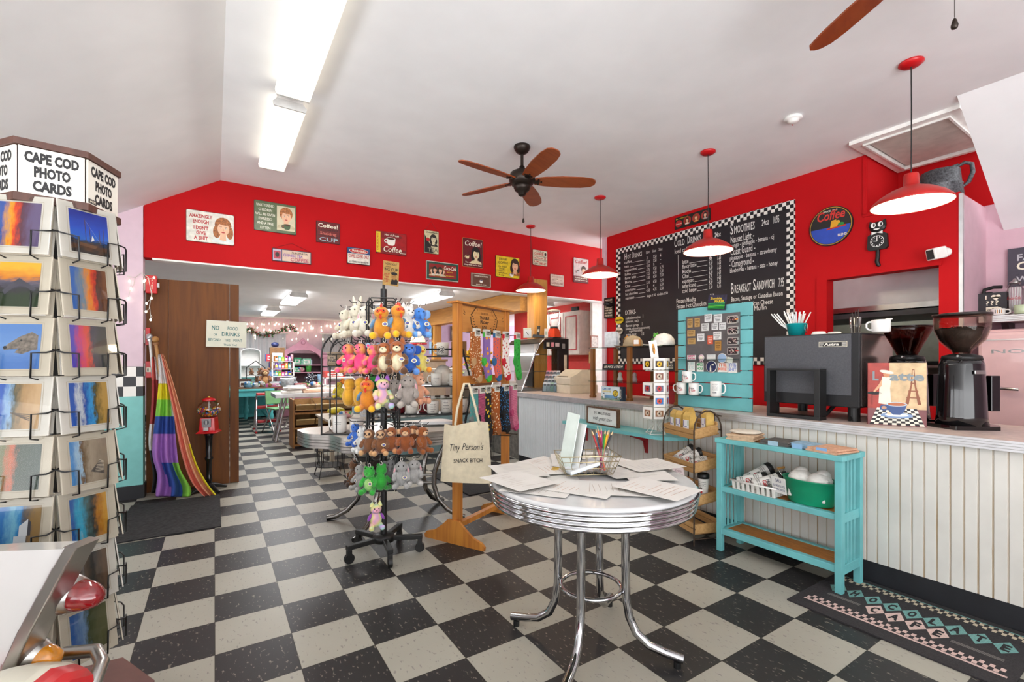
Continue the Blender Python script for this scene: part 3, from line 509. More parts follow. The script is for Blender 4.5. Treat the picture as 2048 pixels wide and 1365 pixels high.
t.children[-1].location = (.04, -.05, .01)
# round coffee sign, cat clock, camera, niche kettle
def P_(x, y, d=0): return pX(x, y, FX-d)
c = P_(1662, 453); a = P_(1613, 453); r = abs(a.y-c.y); t = T('round_coffee_sign', 'round black and blue coffee sign beside the menu board', 'sign', c, -PI/2); r = .185
m = MB(); m.T = Matrix.Rotation(PI/2, 4, 'X'); m.lathe([(0, 0), (r, 0), (r, .014), (0, .014)], BLK, 40, smooth=False); m.T = None; y = -.015
m.disc(0, 0, r*.955, r*.955, y, M('c99a2e', .4, 0, .05), 40); m.disc(0, 0, r*.925, r*.925, y-.0006, DT, 40); m.disc(0, 0, r*.9, r*.9, y-.0012, M('2f50b8', .5), 24, 184, 356)
L_(m, y-.002, [('Coffee', 0, .06, .085, M('d0342c', .5, 0, 0), .24)], .02, .22)
L_(m, y-.002, [('SINCE 1928', .0, .135, .014, CT, .12), ('BLEND', .1, -.11, .022, CT, .075)])
m.flat([(-.03, -.02), (.13, -.01), (.13, -.025), (-.03, -.035)], y-.002, M('c02a22', .5)); m.flat([(0, -.02), (.01, .045), (.05, .05), (.062, -.017)], y-.0025, M('e0a528', .5)); m.disc(.09, 0, .026, .016, y-.0025, M('2a8a3c', .5)); m.disc(.065, .018, .018, .022, y-.0022, M('e0a528', .5))
m.obj('sign_disc', t)
c = P_(1757, 478); t = T('cat_clock', 'black cat-shaped wall clock with a hanging tail', 'clock', c, -PI/2); WT = M('f2f0ec', .4, 0, 0); s = 1.2
m = MB(); m.prism([(-.06, -.1), (.06, -.1), (.075, -.08), (.07, .03), (.035, .055), (-.035, .055), (-.07, .03), (-.075, -.08)], -.03, 0, BLK); o = m.obj('clock_case', t, .006)
m = MB(); m.disc(0, -.025, .05, .05, -.031, WT, 28); m.disc(0, -.025, .046, .046, -.0316, INK, 28); m.line([(0, -.025), (.0, .005)], .006, -.033, WT); m.line([(0, -.025), (-.026, -.02)], .006, -.033, WT)
for k in range(12): a = PI*k/6; m.cb((.038*math.sin(a), -.0325, -.025+.038*math.cos(a)), (.006, .001, .01), WT, (0, -30*k*-1, 0))
m.obj('clock_face', t)
m = MB(); m.ell((0, -.015, .1), (.062, .022, .05), BLK); m.prism([(-.062, .105), (-.056, .16), (-.02, .14)], -.025, -.005, BLK); m.prism([(.062, .105), (.056, .16), (.02, .14)], -.025, -.005, BLK); m.obj('cat_head', t)
m = MB()
for q in (-.026, .026): m.disc(q, .118, .019, .023, -.0375, WT, 16); m.disc(q+.006, .118, .007, .017, -.038, INK, 10)
m.disc(0, .086, .024, .014, -.038, WT, 14, 180, 360); m.obj('eyes_and_muzzle', t)
m = MB(); m.flat([(0, .05), (-.04, .062), (-.04, .035)], -.032, WT); m.flat([(0, .05), (.04, .062), (.04, .035)], -.032, WT); m.obj('bow_tie', t)
MB().tube([(0, -.012, -.1), (0, -.014, -.16), (-.006, -.014, -.2), (.006, -.014, -.235), (.012, -.014, -.245)], [.015, .016, .017, .016, .008], BLK, 10).obj('tail', t)
c = P_(1893, 505); t = T('security_camera', 'white security camera above the serving window corner', 'camera', c, -PI/2)
m = MB(); m.T = Matrix.Rotation(PI/2, 4, 'X'); m.lathe([(0, 0), (.035, 0), (.035, .02), (.02, .03), (0, .032)], WHITE, 20); m.T = None; m.obj('mount', t)
MB().tube([(0, -.03, 0), (-.01, -.07, -.005)], .012, WHITE).obj('arm', t)
b = T('tmp', '', ''); bpy.data.objects.remove(b)
m = MB(); m.T = Matrix.Translation((-.03, -.1, -.015)) @ Matrix.Rotation(R(-28), 4, 'Z') @ Matrix.Rotation(R(12), 4, 'X'); m.box(-.04, -.06, -.045, .04, .05, .045, WHITE); o = m.obj('camera_body', t, .01)
k = MB(); k.T = m.T; k.box(-.028, -.0625, -.036, .028, -.06, .036, M('17171a', .15)); k.obj('lens_window', o)
ENAM = M('55565a', .45, .2, .35, 90); t = T('enamel_kettle', 'speckled grey enamel coffee pot standing in the red niche', 'kettle', (5.1, 1.33, 2.615), R(115), None, 1.25)
MB().lathe([(0, 0), (.115, 0), (.12, .01), (.112, .1), (.115, .105), (.108, .11), (.1, .2), (.09, .205), (.085, .2), (0, .205)], ENAM, 28).obj('pot_body', t)
MB().tube([(.1, 0, .12), (.135, 0, .165), (.165, 0, .195)], [.034, .026, .013], ENAM, 10).obj('spout', t)
MB().tube([(-.075, 0, .215), (-.12, 0, .24), (-.155, 0, .225), (-.16, 0, .17), (-.14, 0, .11), (-.112, 0, .085)], [.008, .012, .013, .013, .012, .008], ENAM, 8).obj('handle', t)
MB().tube([(0, 0, .205), (-.05, 0, .222), (-.09, 0, .235)], .008, ENAM, 6).obj('lid_hinge', t)
# ================================================================ COUNTER AND EVERYTHING ON IT
CT_ = .905
t = T('service_counter', 'long white beadboard counter with a ribbed aluminium edge under the machines', 'counter', (3.2, 1.4, 0)); ox, oy = 3.2, 1.4
TAN = M('b5a387', .7, 0, .25, 9); BW = M('d6d3cc', .5, 0, .04, 5); BW2 = M('e0e8ea', .5, 0, .03, 5)
def boards(y0, y1, p, col, gap, gcol):
    m = MB(); m.box(.0195, y0-oy, .12, .05, y1-oy, .856, gcol); y = y0
    while y < y1-.001: e = min(y+p, y1); m.box(.016, y+gap-oy, .12, .03, e-oy, .856, col); m.box(.0135, y+gap-oy, .12, .02, y+gap+.006-oy, .856, col) if 0 else None; y = e
    return m
boards(-1.2, 3.62, .0525, BW, .0075, wood('cfcac0', 'a68f6e', 'Z', 7, .7, 'worn_groove')).obj('beadboard_front', t, .0015); boards(3.62, 4.86, .042, BW2, .004, M('8f989a', .6)).obj('beadboard_front', t)
MB().box(.02, -1.2-oy, 0, .06, 4.85-oy, .12, DRK).obj('toe_kick', t); MB().box(.05, -1.2-oy, 0, .75, 4.85-oy, .855, M('b9b6b0', .6)).obj('carcass', t)
MB().box(.0, -1.2-oy, .862, .8, 4.9-oy, CT_, M('d8c4ba', .35, 0, .08, 30)).obj('worktop', t)
m = MB()
for k in range(4): z = .853+.0135*k; m.box(-.012, -1.2-oy, z, -.0005, 4.9-oy, z+.0115, ALU)
m.box(-.009, -1.2-oy, .853, 0, 4.912-oy, CT_-.001, STEEL); m.box(-.012, 4.901-oy, .853, .8, 4.912-oy, CT_, ALU); m.obj('ribbed_edge', t, .001)
def on(x, y, z=CT_): return fl(x, y, z)
# espresso machine
am = T('espresso_machine', 'big charcoal boxy espresso machine seen from its plain back', 'coffee machine', (3.38, 1.56, CT_), -PI/2)      # local x runs along -Y, y away from the room
hw = .3; MB().box(-hw, .0, .088, hw, .52, .562, M('17171a', .5)).obj('body', am, .006)
MB().box(-hw+.012, -.006, .165, hw-.045, -.0005, .555, M('505156', .6, 0, .08, 120, bump=.4)).obj('back_panel', am)
MB().box(hw+.0005, .02, .1, hw+.004, .5, .55, M('8d7f7a', .22, .8, .1, 3)).obj('side_panel', am)
for x in (-hw+.05, hw-.05):
    for y in (.05, .46): MB().cyl((x, y, 0), .033, .088, BLK, 18).obj('foot', am)
m = MB(); m.rect(.07, .475, .235, .51, -.0075, M('cfc9b8', .3)); m.rect(.074, .479, .231, .506, -.0082, INK); m.text('Astra', .145, .484, .017, M('e8e4da', .4, 0, 0), -.009, b=.03, sh=.1, w=.085)
for k in range(4): m.rect(.205, .482+.006*k, .228, .4845+.006*k, -.009, M('e8e4da', .4, 0, 0)); m.rect(.079, .482+.006*k, .094+.003*k, .4845+.006*k, -.009, M('e8e4da', .4, 0, 0))
m.obj('name_badge', am)
m = MB(); m.tube([(.12, .1, .09), (.1, .02, .03), (.09, -.02, .008)], .012, BLK); m.tube([(.2, .2, .09), (.235, .03, .04), (.26, -.0, .006)], .005, BLK, 6); m.obj('drain_hose', am)
tag(MB().box(-.001, 0, 0, 0, .001, .001, BLK).obj('x', None), None, None); bpy.data.objects.remove(bpy.data.objects['x'])
m = MB(); a, b, d, h, q = -.17, .17, .09, .332, .022
m.box(a, 0, 0, b, d, q, BLK); m.box(a, 0, h-q*.6, b, d, h, BLK); m.box(a, 0, q, a+q, d, h-q*.6, BLK); m.box(b-q*1.6, 0, q, b, d, h-q*.6, BLK)
tag(m.obj('open_box_stand', None, .002, (3.262, 1.605, CT_), -PI/2), 'empty black box frame standing before the espresso machine', 'frame')
TOP = CT_+.562
# things on the machine
BKT = M('16a3a6', .35, 0, .08)
def onm(x, y): p = fl(x, y, TOP); return p
t = T('straw_bucket', 'small turquoise metal pail full of straws on the espresso machine', 'bucket', (3.55, 1.715, TOP))
MB().lathe([(0, 0), (.048, 0), (.066, .088), (.07, .09), (.066, .093), (.062, .09), (.046, .006), (0, .006)], BKT, 28).obj('pail', t)
MB().tube([(-.02, -.066, .083), (-.05, -.078, .05), (-.04, -.085, .02), (0, -.07, .045), (.02, -.066, .083)], .002, STEEL, 6).obj('handle', t)
for k in range(15):
    a = 2*PI*k/15*2.4; lean = .02+.05*random.random(); x, y = .03*math.cos(a), .03*math.sin(a); o = MB().tube([(x*.4, y*.4, .008), (x+math.cos(a)*lean, y+math.sin(a)*lean, .16+.03*random.random())], .0045, M(('f0efec', 'dfe6ea', 'e6e2dc')[k % 3], .5), 8).obj('paper_straw', None, 0, (3.55, 1.715, TOP))
    tag(o, 'paper-wrapped straw standing in the turquoise pail', 'straw', 'straws in the turquoise pail')
for k in range(3): o = MB().tube([(0, 0, .01), (-.03-.008*k, .062+.012*k, .088), (-.055-.012*k, .11+.015*k, .17)], .0045, M('efeeea', .5), 8).obj('paper_straw', None, 0, (3.55, 1.715, TOP)); tag(o, 'white straw slanting far out over the rim of the turquoise pail', 'straw', 'slanting straws in the turquoise pail')
o = MB().lathe([(0, 0), (.046, 0), (.046, .008), (.04, .012), (.038, .022), (.03, .024), (0, .02)], WHITE, 24).obj('cup_lid', None, 0, (3.5, 1.545, TOP)); tag(o, 'white plastic cup lid lying beside the straw pail', 'cup lid')
o = MB().lathe([(0, 0), (.046, 0), (.046, .008), (.04, .012), (.038, .022), (.03, .024), (0, .02)], WHITE, 24).obj('cup_lid', None, 0, (3.62, 1.5, TOP)); tag(o, 'white cup lid set farther back beside the straw pail', 'cup lid')
c = (3.5, 1.33, TOP); o = MB().lathe([(0, .003), (.024, .003), (.03, .105), (.033, .105), (.027, 0), (0, 0)], GLASS, 20).obj('glass_tumbler', None, 0, c); tag(o, 'clear glass holding dark stirrers on the espresso machine', 'glass')
for k in range(7): a = k*.9; o = MB().tube([(.012*math.cos(a), .012*math.sin(a), .006), (.02*math.cos(a)-.006, .02*math.sin(a), .12+.006*k)], .0025, M('2a1a12', .5), 5).obj('coffee_stirrer', None, 0, c); tag(o, 'dark coffee stirrer standing in the clear glass', 'stirrer', 'stirrers in the glass')
# mugs
def mug(name, label, loc, rz, col='efede8', r=.041, h=.098, group=None, draw=None, side=1, hand=None):
    t = T(name, label, 'mug', loc, rz, group); C = M(col, .22, 0, .02)
    m = MB(); m.lathe([(0, 0), (r*.86, 0), (r, .008), (r, h-.002), (r-.002, h), (r-.004, h-.002), (r-.004, .008), (0, .008)], C, 28)
    if draw: draw(m, r+.0008, h)
    m.obj('body', t)
    MB().tube([(side*(r-.003), 0, h*.83), (side*(r+.016), 0, h*.83), (side*(r+.027), 0, h*.68), (side*(r+.027), 0, h*.4), (side*(r+.015), 0, h*.22), (side*(r-.003), 0, h*.2)], .0055, C if not hand else M(hand, .25), 8).obj('handle', t)
    return t
def words(rows, col=INK):
    def f(m, r, h):
        for s, z, k, w in rows: m.text(s, 0, h*z, h*k, col, 0, b=.02, w=w, bend=r)
    return f
t = mug('cream_pitcher', 'white cup with small spoons on the espresso machine by the window', (3.52, 1.2, TOP), FACE-.3, r=.05, h=.08, side=-1)
for k in range(2): o = MB().ell((0, 0, 0), (.016, .01, .005), WHITE, 10, 6).tube([(0, 0, 0), (-.05, 0, -.05)], .003, WHITE, 6).obj('spoon', None, 0, (3.548+.012*k, 1.175-.012*k, TOP+.085)); tag(o, 'white spoon resting in the white cup on the machine', 'spoon', 'spoons in the white cup')
# latte sign
p, q = Vector((3.33, 1.2, CT_)), Vector((3.44, .955, CT_)); rz = math.atan2(q.y-p.y, q.x-p.x); w_ = (q-p).length; h_ = .372
t = T('latte_sign', 'tall box sign reading Latte with a blue cup on checks', 'sign', (p+q)/2, rz)
m = MB(); m.box(-w_/2, 0, 0, w_/2, .035, h_, M('9c3c40', .5)); y = -.0006; m.rect(-w_/2, 0, w_/2, h_, y, M('d3b489', .45, 0, .12, 20)); m.rect(-w_/2, .1, -.12*w_, h_, y*2, M('a4382c', .45, 0, .15, 20)); m.rect(-w_/2, 0, w_/2, .1, y*2, M('7d4a4c', .5))
CK2 = [M('1e1c1f', .5, 0, 0), M('ece6d6', .5, 0, 0)]
for r_ in range(8):
    z0, z1 = .004+.0125*r_, .004+.0125*(r_+1); s0, s1 = 1-.035*r_, 1-.035*(r_+1)
    for c_ in range(12): u0, u1 = -.47+.94*c_/12, -.47+.94*(c_+1)/12; m.flat([(u0*s0*w_, z0), (u1*s0*w_, z0), (u1*s1*w_, z1), (u0*s1*w_, z1)], y*3, CK2[(r_+c_) % 2])
tc_ = M('8b4f32', .5, 0, .1); x0 = .28*w_
m.flat([(x0-.036, .13), (x0-.02, .13), (x0-.004, .25), (x0-.003, .33), (x0+.003, .33), (x0+.004, .25), (x0+.02, .13), (x0+.036, .13), (x0+.012, .24), (x0+.005, .335), (x0-.005, .335), (x0-.012, .24)], y*3, tc_)
for z, k in ((.165, .03), (.205, .022), (.25, .012)): m.rect(x0-k, z, x0+k, z+.006, y*4, tc_)
wm = M('e9dccb', .5, 0, .05); x1 = -.2*w_; m.flat([(x1-.03, .13), (x1+.03, .12), (x1+.024, .22), (x1+.032, .285), (x1-.012, .29), (x1-.026, .22)], y*4, wm); m.disc(x1+.008, .305, .016, .02, y*4, M('c98a62', .5)); m.disc(x1+.008, .318, .034, .01, y*5, wm, rot=-12); m.flat([(x1-.012, .28), (x1-.03, .24), (x1-.055, .2), (x1-.048, .195), (x1-.015, .235)], y*5, M('d9a57e', .5)); m.disc(x1-.05, .19, .035, .01, y*4, INK); m.line([(x1-.06, .19), (x1-.06, .12)], .003, y*4, INK)
L_(m, y*6, [('L', -.37*w_, .268, .052, M('7f8a8e', .5, 0, 0), .03), ('atte', .17*w_, .268, .05, M('7f8a8e', .5, 0, 0), .155)], .03)
m.disc(.0, .062, .075, .017, y*6, M('7f9bc2', .5)); m.disc(.0, .065, .055, .01, y*7, M('dfe6ee', .5)); bl = M('24457f', .35); m.flat([(-.048, .128), (.048, .128), (.035, .085), (.016, .066), (-.016, .066), (-.035, .085)], y*8, bl); m.disc(-.058, .105, .02, .017, y*7, bl); m.disc(-.058, .105, .012, .01, y*7.5, M('b98d70', .5)); m.disc(0, .128, .048, .013, y*9, M('c5dcec', .5)); m.disc(0, .128, .042, .01, y*10, M('b86a45', .5)); m.disc(-.035, .072, .01, .008, y*9, M('e8cfae', .5))
m.obj('printed_panel', t)
# grinders
def grinder(label, x, y, hopper, rz=FACE):
    t = T('coffee_grinder', label, 'coffee grinder', (x, y, CT_), rz); GB = M('0f0e10', .12, 0, .05, coat=.6)
    m = MB(); m.prism([(-.13, -.1), (.1, -.12), (.16, -.05), (.16, .08), (-.13, .1)], 0, .022, GB, 2); m.obj('base', t, .006)
    MB().lathe([(0, .02), (.118, .02), (.112, .07), (.108, .2), (.1, .36), (.092, .39), (0, .39)], GB, 32, sy=.95).obj('body', t)
    MB().lathe([(0, .39), (.09, .39), (.085, .412), (.04, .425), (0, .425)], BLK, 28).obj('collar', t); MB().tube([(-.06, -.06, .405), (-.1, -.08, .41)], .006, STEEL).obj('grind_lever', t)
    m = MB(); m.box(-.03, -.108, .31, .03, -.102, .33, STEEL); m.cb((.14, -.03, .2), (.05, .05, .2), GB); m.obj('dosing_chamber', t, .006)
    return t
g = grinder('glossy black coffee grinder with a clear hopper of beans', 3.6, .845, 0)
HG = glass('f4ece6', .97, 'hopper_plastic'); hp = MB().lathe([(.035, .42), (.045, .44), (.1, .5), (.122, .57), (.124, .645), (.12, .645), (.118, .57), (.096, .504), (.042, .445), (.032, .425)], HG, 32).obj('bean_hopper', g)
MB().lathe([(0, .64), (.127, .64), (.128, .652), (.1, .656), (0, .656)], M('241d1b', .3), 32).obj('lid', hp)
m = MB(); m.lathe([(0, .43), (.036, .43), (.043, .45), (.093, .506), (.114, .565), (0, .575)], M('1c110c', .55, 0, .5, 90, bump=.8), 28)
for k in range(90): a, r = random.random()*2*PI, .112*math.sqrt(random.random()); m.ell((r*math.cos(a), r*math.sin(a), .577-.006*r/.112), (.006, .0045, .004), M('2c1a11', .35, 0, .3), 6, 4, (random.random()*90, 0, random.random()*180))
o = m.obj('coffee_beans', None, 0, (3.6, .845, CT_)); tag(o, 'dark roasted coffee beans heaped in the clear hopper', 'coffee beans', None, 'stuff')
g2 = grinder('second black coffee grinder behind the Latte sign, amber cone hopper', 3.72, 1.13, 1)
HA = glass('c9826a', .9, 'amber_plastic'); hp = MB().lathe([(.038, .4), (.045, .41), (.122, .575), (.126, .6), (.122, .6), (.118, .575), (.04, .415)], HA, 32).obj('bean_hopper', g2); MB().lathe([(0, .6), (.128, .6), (.128, .606), (0, .612)], glass('8f4c3e', .7, 'amber_lid'), 32).obj('lid', hp)
o = MB().lathe([(0, .41), (.036, .412), (.085, .51), (.09, .52), (.06, .53), (0, .525)], M('1c110c', .55, 0, .5, 90, bump=.8), 28).obj('coffee_beans', None, 0, (3.72, 1.13, CT_)); tag(o, 'coffee beans filling the amber cone hopper', 'coffee beans', None, 'stuff')
# turquoise slatted board with the magnets
PX_ = 3.372; pb = T('pallet_board', 'tall turquoise slatted pallet board standing on the counter', 'display board', (PX_, 2.6, CT_), -PI/2); pw, ph = .655, .832
for k in range(8): MB().box(0, 0, .104*k+.003, pw, .018, .104*(k+1)-.004, TEAL).obj('slat', pb, .002)
for x in (.05, pw-.09): MB().box(x, .019, 0, x+.05, .04, ph, TEAL).obj('upright', pb)
for z in (.105, .4): MB().box(.0, -.075, z-.004, .56, -.001, z, glass('dff2f0', .8, 'acrylic')).obj('acrylic_shelf', pb)
def bp(cx, cy, off): p = pX(1330+cx*.21978, 580+cy*.21978, PX_-off); return 2.6-p.y, p.z-CT_       # point of the detail view -> on the board
u0, v1 = bp(190, 240, .008); u1, v0 = bp(680, 752, .008); v1 = bp(430, 225, .008)[1]
mbd = MB().box(u0, -.008, v0, u1, -.0005, v1, M('6f6c6d', .38, .5, .08)).obj('magnet_board', None, 0, (PX_, 2.6, CT_), -PI/2); tag(mbd, 'grey metal magnet board on the turquoise pallet board', 'magnet board')
MG = [(227, 304, 50, 84, 'b8935a', 'WARNING', 'small tan upright WARNING magnet at the top corner'), (292, 298, 50, 84, 'b8935a', 'WARNING', 'tan upright WARNING magnet beside the white squares'), (392, 256, 66, 70, 'dcdcda', 'be kind', 'white square magnet highest on the board'), (480, 260, 70, 76, 'dcdcda', 'good vibes', 'white square magnet beside the top tin'),
  (364, 340, 66, 70, 'd5d4d0', 'HELLO', 'white magnet with heavy black round lettering'), (453, 335, 58, 62, 'dcdcda', 'so what', 'pale magnet left of a twin at mid height'), (523, 331, 58, 62, 'dcdcda', 'yes', 'pale magnet close to the second tin'), (237, 396, 74, 58, 'b8935a', 'BEWARE', 'tan landscape magnet, the upper of two'), (240, 468, 74, 56, 'b8935a', 'COFFEE', 'tan landscape magnet, the lower of two'),
  (325, 434, 64, 70, 'dcdcda', 'smile', 'white magnet left of the orange one'), (410, 456, 48, 78, 'd8593a', 'CAPE COD', 'small orange upright magnet near the board middle'), (475, 418, 68, 72, 'e2e0dc', 'OUR NATURE', 'white magnet with black heading above the tan one'), (482, 510, 54, 92, 'b07f3c', 'NOTICE', 'tall ochre magnet near the tins'), (588, 640, 50, 50, 'dfe0d2', '', 'small plain tilted white magnet')]
for cx, cy, w, h, c, s, lab in MG:
    u, v = bp(cx, cy, .012); k = .21978*3.7/F; w, h = w*k*1.12, h*k; m = MB(); m.box(-w/2, -.004, -h/2, w/2, 0, h/2, M(c, .5, 0, .05))
    ink = M('5a3a1c', .5, 0, 0) if c[0] == 'b' else (CT if c[0:2] == 'd8' else INK)
    if s:
        m.text(s, 0, h*.2, h*.16, ink, -.0046, w=w*.8)
        for j in range(3): m.rect(-w*(.36-.05*j), -h*(.02+.15*j), w*(.36-.07*j), -h*(.02+.15*j)+h*.05, -.0046, ink)
    o = m.obj('magnet', None, 0, (PX_-.0083, 2.6-u, CT_+v), -PI/2); o.rotation_euler[1] = R(12) if s == '' else 0; tag(o, lab, 'magnet', None)
STK = [(240, 618, 84, 50, 'd8457a', 'BEST EVER', 'pink and black word sticker at the left edge'), (330, 618, 52, 76, 'e7b8c6', '', 'pale pink rosette sticker'), (418, 612, 80, 46, 'cfd6d4', 'WICKED', 'grey-white word sticker'), (518, 622, 80, 86, '9fb9d9', '', 'pale blue round sticker'), (238, 698, 68, 88, 'c3d5cf', 'LIFE IS BETTER', 'pale mint word sticker'), (318, 704, 64, 84, '2f9d5a', 'MASS HOLE', 'green and pink word sticker'), (420, 700, 96, 110, '1e2552', '', 'navy round lighthouse sticker'), (522, 708, 84, 84, 'e2663f', 'THE MORE', 'orange word sticker'), (614, 710, 74, 88, '6c7fc0', 'THIS SHIT', 'blue and orange word sticker')]
for cx, cy, w, h, c, s, lab in STK:
    u, v = bp(cx, cy, .012); k = .21978*3.7/F; w, h = w*k*1.12, h*k; m = MB(); T_ = Matrix.Rotation(PI/2, 4, 'X'); C = M(c, .45, 0, .08)
    if not s: m.T = T_; m.lathe([(0, 0), (1, 0), (1, .003), (0, .003)], M('eeeae4', .4), 28, sx=w/2, sy=h/2 if 'round' in lab else w/2); m.T = None; rr = h/2 if 'round' in lab else w/2; m.disc(0, 0, w*.46, rr*.92, -.0036, C, 28)
    else: m.box(-w/2, -.003, -h/2, w/2, 0, h/2, M('e4e2dc', .4)); 
    if s: ws = s.split(); [m.text(q, 0, h*(.12-.42*j), h*.3, C, -.0036, b=.03, w=w*.86) for j, q in enumerate(ws[:2])]; m.rect(-w*.3, h*.42, w*.3, h*.46, -.0036, C)
    if 'lighthouse' in lab: m.flat([(-.013, -h*.4), (.002, -h*.42), (-.002, .008), (-.009, .008)], -.0042, CT); m.flat([(-.004, .012), (.022, .026), (.024, .01)], -.0042, CT); m.line([(-.02, -.012), (.022, -.02)], .001, -.0042, CT)
    if 'rosette' in lab: m.disc(0, 0, w*.3, w*.3, -.0042, CT, 20); m.flat([(-w*.3, -w*.4), (-w*.05, -w*.4), (-w*.1, -h*.5), (-w*.32, -h*.48)], -.001, C); m.flat([(w*.3, -w*.4), (w*.05, -w*.4), (w*.1, -h*.5), (w*.32, -h*.48)], -.001, C)
    tag(m.obj('sticker', None, 0, (PX_-.0083, 2.6-u, CT_+v), -PI/2), lab+' on the magnet board', 'sticker')
for k, (cx, cy, lab) in enumerate(((613, 272, 'magnetic tin of beads with an orange tab, topmost of four'), (617, 370, 'magnetic tin of dark beads, second from the top'), (617, 467, 'magnetic tin of mixed beads, third from the top'), (617, 556, 'magnetic tin of red beads, lowest of four'))):
    u, v = bp(cx, cy, .02); t = T('bead_tin', lab, 'tin', (PX_-.0085, 2.6-u, CT_+v), -PI/2, 'tins on the magnet board'); w, h = .088, .062
    m = MB(); plate(m, w, h, .016, M('c4c2bd', .3, .6), .012); m.obj('tin', t); m = MB(); m.rect(-w*.42, -h*.36, w*.42, h*.36, -.0172, M('2a2022', .5))
    for j in range(26): m.ell((random.uniform(-.034, .034), -.0175, random.uniform(-.02, .02)), .0042, M(random.choice(('6b3a3a', 'b98a8a', 'c9b9a9', '3a3236', '8a5a6a', 'd0c0b8')), .3), 7, 5)
    m.obj('beads', t); MB().box(.022, -.02, -.003, .05, -.0175, .006, M(('e0872a', '2a2626', '2a2626', 'c2382a')[k], .5)).obj('tab', t)
t = T('marker_pack', 'pack of green markers clipped to the top of the pallet board', 'marker pack', (PX_-.012, 2.6-.375, CT_+.79), -PI/2)
m = MB(); m.box(-.08, -.004, 0, .08, 0, .12, M('2b2742', .4, 0, .3, 30)); m.text('Zombie', -.01, .085, .018, YT, -.0048, b=.02, w=.1); m.text('MAKER', .02, .062, .018, YT, -.0048, b=.03, w=.08); m.obj('card', t)
for k in range(5): MB().tube([(-.07, -.01, .008+.011*k), (.07, -.01, .012+.011*k)], .0045, M(('1f7a3a', '2fa84a', '58c24a', '2f8a5a', '3fb06a')[k], .35), 8).obj('marker', t)
t.rotation_euler[1] = R(5)
def cafe(m, r, h): m.text('Hole', -.004, h*.5, h*.15, INK, 0, b=.01, sh=.2, w=.03, bend=r); m.text('Cafe', .004, h*.32, h*.2, RT, 0, b=.02, sh=.2, w=.034, bend=r); m.text('(', -.03, h*.3, h*.4, RT, 0, b=.02, bend=r)
MZ = CT_+.1052
for (x, dz, lab, sd) in ((.07, 0, 'white cafe mug, lower one with its handle off the board edge', -1), (.19, 0, 'white cafe mug, lower one beside the free-standing mug', 1), (.125, .0985, 'white cafe mug balanced on top of two others', 1)): mug('cafe_mug', lab, (PX_-.044, 2.6-x, MZ+dz), -PI/2+.35, group=None, draw=cafe, side=sd)
mug('lettered_mug', 'tall white mug of small grey lettering alone on the acrylic shelf', (PX_-.044, 2.6-.39, MZ), -PI/2+.35, h=.12, r=.042, draw=words([('SMALL TOWN', .78, .07, .045), ('BIG CITY', .66, .07, .045), ('SAND DUNES', .54, .07, .045), ('SEA BREEZE', .42, .07, .045), ('HOME', .22, .11, .03)], M('77787c', .5, 0, 0)))
# turquoise wall shelf on the counter front
t = T('counter_shelf', 'narrow turquoise shelf with rounded end fixed to the counter front', 'shelf', (3.2, 3.0, .69)); m = MB()
pts = [(.014, -.68), (.014, .68), (-.25, .66), (-.25, -.42)]+[(-.25+.2*(1-math.cos(R(a))), -.42-.26*math.sin(R(a))) for a in range(15, 91, 15)]
m.prism(pts, -.028, 0, TEAL, 2); m.obj('shelf_board', t, .004)
for y in (.585, -.2): m = MB(); m.prism([(.014, -.03), (-.2, -.03), (-.19, -.05), (-.03, -.1), (.0, -.21), (.014, -.21)], y-.012, y+.012, M('9d1a22', .45), 1); m.obj('bracket', t, .002)
# framed small-things sign
p, q = on(1188, 840, .69), on(1268, 853, .69); p, q = Vector((3.06, 3.42, .6905)), Vector((3.02, 2.97, .6905)); rz = math.atan2(q.y-p.y, q.x-p.x); w = (q-p).length; t = T('framed_sign', 'framed white box sign DO SMALL THINGS on the turquoise shelf', 'sign', (p+q)/2, rz)
m = MB(); h = .165; WD = wood('4a3020', '6b4a30', 'X', 12, .5, 'walnut'); [m.box(*a, WD) for a in ((-w/2, 0, 0, w/2, .035, .012), (-w/2, 0, h-.012, w/2, .035, h), (-w/2, 0, .012, -w/2+.012, .035, h-.012), (w/2-.012, 0, .012, w/2, .035, h-.012))]; m.obj('frame', t)
m = MB(); m.box(-w/2+.012, .008, .012, w/2-.012, .03, h-.012, M('e4e6e2', .6)); m.text('DO SMALL THINGS', 0, .1, .024, INK, .0072, w=.24); m.text('with great love', 0, .045, .034, INK, .0072, b=0, sh=.4, w=.28); m.obj('panel', t)
# white postcard spinner on the shelf
t = T('postcard_spinner', 'small white wire spinner of square flower cards on the turquoise shelf', 'card spinner', (3.07, 2.585, .69), FACE); WW = M('e8e6e0', .35)
m = MB(); m.tube([(0, 0, .03), (0, 0, .72)], .006, WW); 
for a in range(4): q = PI/4+a*PI/2; u, v = .09*math.cos(q), .09*math.sin(q); u2, v2 = .09*math.cos(q+PI/2), .09*math.sin(q+PI/2); m.tube([(u, v, .004), (u2, v2, .004)], .003, WW, 6); m.tube([(u, v, .004), (u*.3, v*.3, .07), (u, v, .13)], .0028, WW, 6)
for z in (.12, .22, .32, .42, .52):
    m.tube([(.085*math.cos(a*PI/3), .085*math.sin(a*PI/3), z) for a in range(6)], .0025, WW, 5, True); m.tube([(.0, 0, z), (.085, 0, z)], .0025, WW, 5); m.tube([(.0, 0, z), (-.085, 0, z)], .0025, WW, 5)
m.obj('wire_frame', t)
m = MB(); m.T = Matrix.Translation((-.01, -.01, .62)) @ Matrix.Rotation(R(-8), 4, 'Y'); m.box(-.032, -.002, 0, .032, 0, .15, PAPER); m.disc(0, .08, .012, .045, -.0026, M('c98a2a', .5, 0, .4, 60)); m.obj('header_card', t)
m = MB(); 
